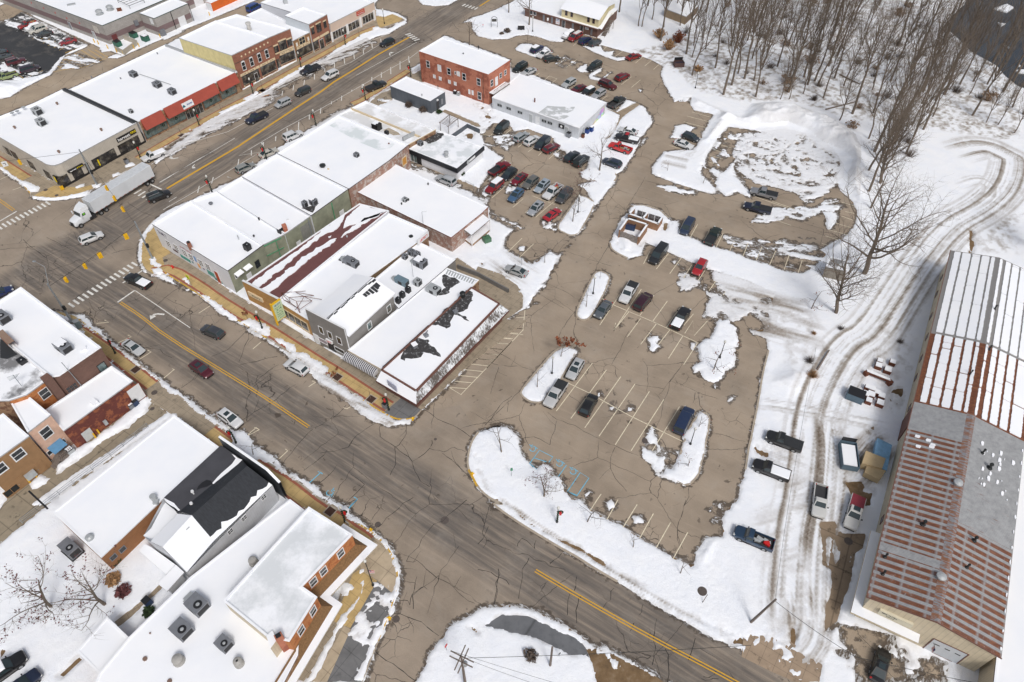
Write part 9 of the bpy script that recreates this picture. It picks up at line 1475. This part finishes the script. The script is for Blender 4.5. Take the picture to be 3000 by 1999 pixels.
# ---------------------------------------------------------------- rooftop units
def hvac(s_,z,w_,d_,h_,lab,mat=HVACG,fan=1,rz=ANG_C,snow=False,duct=False):
 c=G1(s_,z+h_*.5);o=empty("air_handler",(c.x,c.y,z-.28),lab,"rooftop unit",None,rz);m=MB();m.box((0,0,.1),(w_+.25,d_+.25,.2));m.build("curb",BLACK,o,False,True);m=MB();m.box((0,0,.2+h_/2),(w_,d_,h_));bdy=m.build("cabinet",mat,o,False,True);m=MB();m.box((w_/2+.006,0,.2+h_*.5),(.012,d_*.8,h_*.7));m.box((0,-d_/2-.006,.2+h_*.45),(w_*.35,.012,h_*.6));m.build("grille",TRIM,bdy,False,True)
 if fan:m=MB();r_=min(w_,d_)*.28;m.lathe((w_*.18,0,.2+h_),[(r_,-.02),(r_,.06),(r_*.8,.07)],14);f_=m.build("fan",BLACK,o,False,True);m=MB();m.lathe((w_*.18,0,.27+h_),[(r_*.45,0),(r_*.3,.03)],8);m.build("fan_hub",RSNOW if snow else HVACL,f_,False,True)
 if snow:m=MB();m.box((-w_*.15,0,.2+h_+.05),(w_*.6,d_*.9,.1));m.build("snow_cap",RSNOW,o,False,True)
 if duct:m=MB();m.box((-w_*.5-.35,0,.55),(.7,d_*.75,.7),0);m.box((-w_*.5-.9,.1,.4),(.5,d_*.6,.45));m.build("duct",HVACL,o,False,True)
for a in(("A 1145,635",5.1,1.9,1.4,1.2,"northernmost grey unit on the red fascia shop's roof"),("A 1350,725",5.1,1.9,1.5,1.2,"middle grey unit of three on the red fascia shop's roof"),("A 1478,785",5.1,1.7,1.4,1.3,"southern grey unit beside a duct on the red fascia shop's roof"),("A 1125,955",5.1,.9,.8,.9,"small cream box by the roof joint of the red fascia shop"),("A 318,955",5.2,1.9,1.7,1.6,"pale green grey rear unit on the harvest shop's roof"),("A 352,1048",5.2,1.9,1.6,1.5,"light grey front unit on the harvest shop's roof"),("E 2125,800",5.6,1.1,1.1,1.3,"dark round topped fan box on the mural building"),("F 565,432",5.9,.9,.9,1.3,"green grey condenser by the sooty patch"),("F 640,412",5.9,1.3,1.2,1.3,"grey snow topped condenser by the sooty patch"),("F 355,660",5.3,.9,.9,1.0,"dark snow capped condenser beside the red chimney"),("F 1427,395",3.9,.9,.9,.9,"small pale box on the warehouse roof"),("F 1427,885",3.65,.9,.9,1.0,"round fan nearest the brown side wall"),("F 1483,848",3.65,1.1,1.0,1.2,"blue grey cube beside the brown side wall"),("F 1530,868",3.65,1.1,1.0,1.2,"second blue grey cube with a pipe"),("F 1537,1105",3.65,1.2,1.2,1.3,"squat mushroom fan on the rear extension"),("F 1455,1170",3.65,.8,.8,1.2,"upper dark condenser of three behind the grey house"),("F 1405,1212",3.65,.8,.8,1.2,"middle dark condenser of three behind the grey house"),("F 1370,1262",3.65,.8,.8,1.2,"lower dark condenser of three behind the grey house"),("F 1675,1168",3.5,2.4,1.6,1.2,"cream cooling unit on the awning shop's roof"),("B 1185,1085",3.95,1.8,1.6,1.6,"dark grey unit with white top on the worn flat roof"),("B 1270,1140",3.95,.8,.8,.9,"small dark fan beside the bare ballast"),("B 1560,1230",3.0,1.1,1.0,1.1,"grey condenser on the clinic roof"),("B 1010,1330",5.95,1.0,.9,.9,"grey box with vent pipe on the frozen roof"),("I 185,315",8.5,1.2,1.0,.8,"dark vent box beside the tar roof"),("n 5,930",8.9,2.2,1.8,1.5,"grey unit cut by the left edge"),("M 1925,1235",4.15,1.7,1.5,1.3,"brown grey square unit, right of three on the huge roof"),("M 1560,1112",4.15,2.3,1.9,1.3,"middle grey unit of three on the huge roof")):
 hvac(*a,mat=HVACL if any(t_ in a[5]for t_ in("pale","light","cream","mushroom"))else(BLACK if "dark" in a[5]else HVACG),snow="snow" in a[5]or "white top" in a[5])
hvac("M 1695,900",4.15,2.4,2.0,1.4,"grey unit with metal hood, rearmost of three on the huge roof",duct=True);hvac("I 540,190",8.9,2.6,1.7,1.4,"grey ducted unit on the lower left corner building",duct=True,snow=True);hvac("F 965,930",4.1,3.0,1.4,1.1,"long grey ducted unit in a melted patch on the dairy shop's roof",duct=True);hvac("F 1560,935",3.65,2.3,1.7,1.5,"largest grey unit on the rear extension",duct=True,snow=True);hvac("F 1400,1095",3.65,2.6,1.2,1.2,"blue grey hooded duct unit behind the grey house",plain("blue grey duct",(.17,.25,.30),.5,.2),0,duct=True);hvac("M 600,415",.4,2.6,1.7,1.6,"grey ground mounted unit in the white yard")
# ---------------------------------------------------------------- bins, bollards, hydrants, yard clutter
def bin_(s_,w_,d_,h_,lab,mat,rz=ANG_C,open_=False,lidm=None,snow=False):
 c=G1(s_);c.z=hsnow(c.x,c.y)[0]-.05;o=empty("dumpster" if w_>1 else "wheelie_bin",tuple(c),lab,"dumpster" if w_>1 else "bin",None,rz);m=MB()
 for x,y,a,b_ in((-w_/2,0,.06,d_),(w_/2,0,.06,d_),(0,-d_/2,w_,.06),(0,d_/2,w_,.06)):m.box((x,y,h_/2+.1),(a,b_,h_))
 m.box((0,0,.15),(w_,d_,.08));m.build("body",mat,o,False,True);m=MB()
 if open_:m.box((0,d_/2+.1,h_+.45),(w_*.9,.06,.9))
 else:m.box((0,0,h_+.14),(w_+.04,d_+.04,.08))
 m.build("lid",lidm or BLACK,o,False,True)
 if snow or open_:m=MB();m.box((0,0,h_*(.62 if open_ else 1)+.16),(w_*.85,d_*.85,.15));m.build("contents" if open_ else "snow_cap",RSNOW if snow else plain("rubbish bags",(.05,.04,.06),.5,0,.6,4),o,False,True)
 return o
BLUG=plain("dumpster blue grey",(.09,.14,.18),.6,0,.15);DGN=plain("dumpster green",(.03,.12,.08),.6,0,.2);DBR=plain("dumpster brown",(.09,.05,.045),.8,0,.25);DBL=plain("bin blue",(.015,.05,.22),.5)
for a,kw in((("C 1725,575",2.6,1.7,1.2,"brown dumpster with open lid at the wood's edge",DBR,.1),{"open_":True}),(("L 885,640",2.6,1.9,1.4,"blue grey dumpster with black lid beside the scrap crates",BLUG,R(-30)),{}),(("L 825,1160",2.4,4.6,1.2,"long open blue grey skip heaped with snow in the mill yard",BLUG,R(-12)),{"open_":True,"snow":True}),(("A 1020,400",1.9,1.5,1.3,"green dumpster against the store's plum band",DGN),{}),(("A 1158,325",1.9,1.5,1.3,"green dumpster beneath the store's meter box",DGN),{}),(("A 1258,355",1.9,1.5,1.4,"green dumpster with snow on its lid by the annex",DGN),{"snow":True}),(("G 1312,650",1.9,1.5,1.3,"dark blue dumpster with open lid inside the square pen",plain("navy bin",(.02,.04,.10)),-.35),{"open_":True}),(("M 1285,895",.95,.9,1.1,"dark blue bin at the end of the lean-to roofs",plain("navy bin",(.02,.04,.10))),{}),(("C 940,1150",.8,.8,1.1,"blue bin left of a pair at the long white building",DBL),{}),(("C 975,1135",.8,.8,1.1,"blue bin with snowy lid, right of a pair at the long white building",DBL),{"snow":True}),(("C 780,1185",.9,.8,1.1,"grey bin at the front of the long white building",HVACG),{}),(("C 903,1190",.6,.6,1.0,"rusty barrel at the corner of the long white building",RUST),{}),(("J 1262,722",.7,.7,1.1,"grey litter bin at the mansard corner",HVACG),{}),(("E 1098,92",.7,.7,1.1,"grey litter bin before the harvest shop",HVACG),{}),(("I 1140,725",.8,.8,1.1,"grey snow topped bin by the maroon brick wall",HVACG),{"snow":True}),(("I 1178,705",.8,.8,1.1,"dark blue bin by the maroon brick wall",plain("navy bin",(.02,.04,.10))),{}),(("I 620,1110",1.0,1.0,1.1,"grey snow topped tank beside the wooden steps",HVACL),{"snow":True}),(("B 1860,815",.7,.6,.8,"dark condenser against the orange brick block",BLACK),{"snow":True}),(("B 1890,828",.7,.6,.8,"light condenser against the orange brick block",HVACL),{"snow":True}),(("F 935,470",.9,.9,1.1,"dark bin with snowy lid behind the row shops",BLACK),{"snow":True})):bin_(*a,**kw)
c=G1("G 78,760");o=empty("transformer_box",tuple(c),"green transformer box on the snow by the brick warehouse","utility box",None,.5);m=MB();m.box((0,0,.6),(1.5,1.3,1.2));m.build("cabinet",plain("transformer green",(.07,.16,.09),.5),o,False,True);m=MB();m.lathe((0,.2,1.2),[(.25,0),(.2,.5)],8);m.build("cap",plain("transformer green",0),o,False,True)
c=G1("E 690,1500");o=empty("control_cabinet",tuple(c),"grey signal control cabinet beside the lower left roof","utility box",None,R(35));m=MB();m.box((0,0,.9),(.9,.8,1.8));m.build("cabinet",plain("cabinet grey",(.17,.22,.23),.5),o,False,True);m=MB();m.box((0,0,1.84),(1.0,.9,.08));m.build("lid",HVACL,o,False,True)
for s_,lab in(("A 1008,455","first yellow bollard along the store's refuse wall"),("A 1064,470","yellow bollard second along the store's refuse wall"),("A 1108,448","yellow bollard in the middle of the store's refuse wall"),("A 1158,425","yellow bollard fourth along the store's refuse wall"),("A 1200,408","last yellow bollard along the store's refuse wall"),("A 932,425","yellow bollard at the store's front corner"),("A 1382,330","yellow bollard at the annex corner"),("A 1806,140","yellow bollard at the orange container"),("A 817,372","yellow bollard left of the store's side door"),("A 852,388","yellow bollard right of the store's side door"),("I 828,980","left yellow bollard by the maroon brick shop's door"),("I 865,950","right yellow bollard by the maroon brick shop's door"),("I 262,1365","lower yellow bollard by the tan building"),("I 320,1318","upper yellow bollard by the tan building")):
 c=G1(s_);c.z=hsnow(c.x,c.y)[0]-.05;m=MB();m.lathe((0,0,0),[(.13,0),(.13,1.1),(.09,1.18)],10);o=m.build("bollard",YEL);o.location=c;tag(o,lab,"bollard","yellow bollards")
for s_,mt,lab in(("E 1490,990",RED,"red fire hydrant on the mural building's pavement"),("J 1495,825",YEL,"yellow hydrant at the mansard corner's kerb"),("J 2008,1298",YEL,"yellow hydrant at the corner lawn's kerb"),("N 1136,268",YEL,"yellow hydrant at the upper part of the lower kerb"),("N 1296,1025",YEL,"yellow hydrant at the lower part of the lower kerb")):
 c=G1(s_);c.z=hsnow(c.x,c.y)[0];m=MB();m.lathe((0,0,-.1),[(.2,0),(.2,.1),(.15,.14),(.15,.6),(.19,.64),(.12,.8),(.04,.9)],10);m.tube((-.32,0,.4),(.32,0,.4),.08,.08,8);o=m.build("fire_hydrant",mt);o.location=c;tag(o,lab,"hydrant")
root=empty("refuse_pen",tuple(G1("A 1100,420")),"low pale block pen with yellow bollards against the big store","wall");m=MB();kerbstrip(m,GP("A 985,405 1060,440 1175,355 1060,310",1.2),-.12,.12,0,1.5);m.build("wall",plain("pale block",(.42,.38,.31)),root)
for i,s_ in enumerate(("L 992,565","L 1032,580","L 975,625","L 1020,628","L 1072,612","L 1000,680","L 1110,640","L 1098,700","L 1095,340","L 1205,350","L 1085,380","L 1165,415")):
 c=G1(s_);c.z=hsnow(c.x,c.y)[0]-.05;o=empty("scrap_crate",tuple(c),("rusty crate full of snow in the mill yard's scrap rows" if i<8 else "snow covered scrap lump beyond the rusty beam"),"crate","rusty crates in the mill yard" if i<8 else "scrap lumps in the mill yard",R(-28));m=MB();w_=.9+.1*(i%4);m.box((0,0,.4),(w_,w_,.8));m.build("body",RUST,o,False,True);m=MB();m.box((0,0,.86),(w_*.92,w_*.92,.14));m.build("snow_cap",RSNOW,o,False,True)
a,d=GP("L 990,425 1190,505",.5);m=MB();m.obox(a,d-a,Vector((.1,.5,0)),Vector((0,0,.5)));m.box(tuple(a),(.7,.7,.9),0,.4);m.box(tuple(d),(.8,.8,1.0),0,.4);o=m.build("steel_beam",[RUST]);tag(o,"long rusty steel beam lying in the mill yard","beam");m=MB();m.obox(a+Vector((0,0,.51)),d-a,Vector((.1,.5,0)),Vector((0,0,.1)));m.build("snow_cap",RSNOW,o)
cq=GP("L 1085,975 1215,1040 1165,1290 1040,1215",1.6);cc=sum(cq,Vector())/4;root=empty("tarped_stack",(cc.x,cc.y,0),"tan plywood stack half covered with a blue tarpaulin in the mill yard","stack");PLY=plain("plywood",(.50,.38,.22),.8,0,.08);m=MB();m.prism([(v.x,v.y)for v in GP("L 1090,978 1215,1040 1170,1260 1045,1190",1.4)],0,1.4,0);m.build("tarpaulin",plain("faded blue tarp",(.22,.42,.62),.6,0,.35,.6),root);m=MB()
for s_,z_ in(("L 990,1088 1160,1155 1130,1240 955,1195",1.62),("L 1000,1210 1165,1260 1110,1340 978,1275",1.3)):m.prism([(v.x,v.y)for v in GP(s_,z_)],.2,z_,0)
m.build("plywood_sheets",PLY,root)
for s_ in("J 848,460","J 1138,650","N 785,102","I 1170,395","B 205,780","B 838,437","B 1042,327","A 1565,1170","A 1912,970","A 2255,785"):
 c=G1(s_);b=MB();b.box((c.x,c.y,.128),(1.6,1.6,.03),0,ANG_C);b.box((c.x,c.y,.132),(1.25,1.25,.03),1,ANG_C);struct(b.build("tree_pit",[CONC,plain("mulch",(.06,.03,.022),.95)]))
for s_,r_ in(("E 395,318",.45),("u 325,890",.45),("I 1330,593",.5),("N 1352,1025",.5),("N 1770,175",.62),("N 1195,212",.45),("J 1690,990",.25),("K 1440,1003",.55),("O 1928,790",.65),("P 838,355",.65),("E 490,365",.4),("I 1310,728",.4)):
 c=G1(s_);b=MB();b.lathe((c.x,c.y,hsnow(c.x,c.y)[0]-.03),[(r_,0),(r_,.05),(r_*.9,.055)],18);struct(b.build("manhole_cover",plain("iron cover",(.11,.09,.08),.8,.2,.3,6)))
for i,s_ in enumerate(("D 2080,80 2200,110 2260,70 2200,40","D 2120,200 2190,210 2150,230","D 2230,430 2160,380 2200,400","D 2290,570 2320,575 2300,560","D 2270,610 2400,600 2400,640 2300,630")):b=MB();b.prism([(v.x,v.y)for v in resample(GP(s_+" "+s_.split()[0]+" "+s_.split()[1],-.8),1)[:-1]],-.95,-.55,0);struct(b.build("ice_shelf",SNOW))
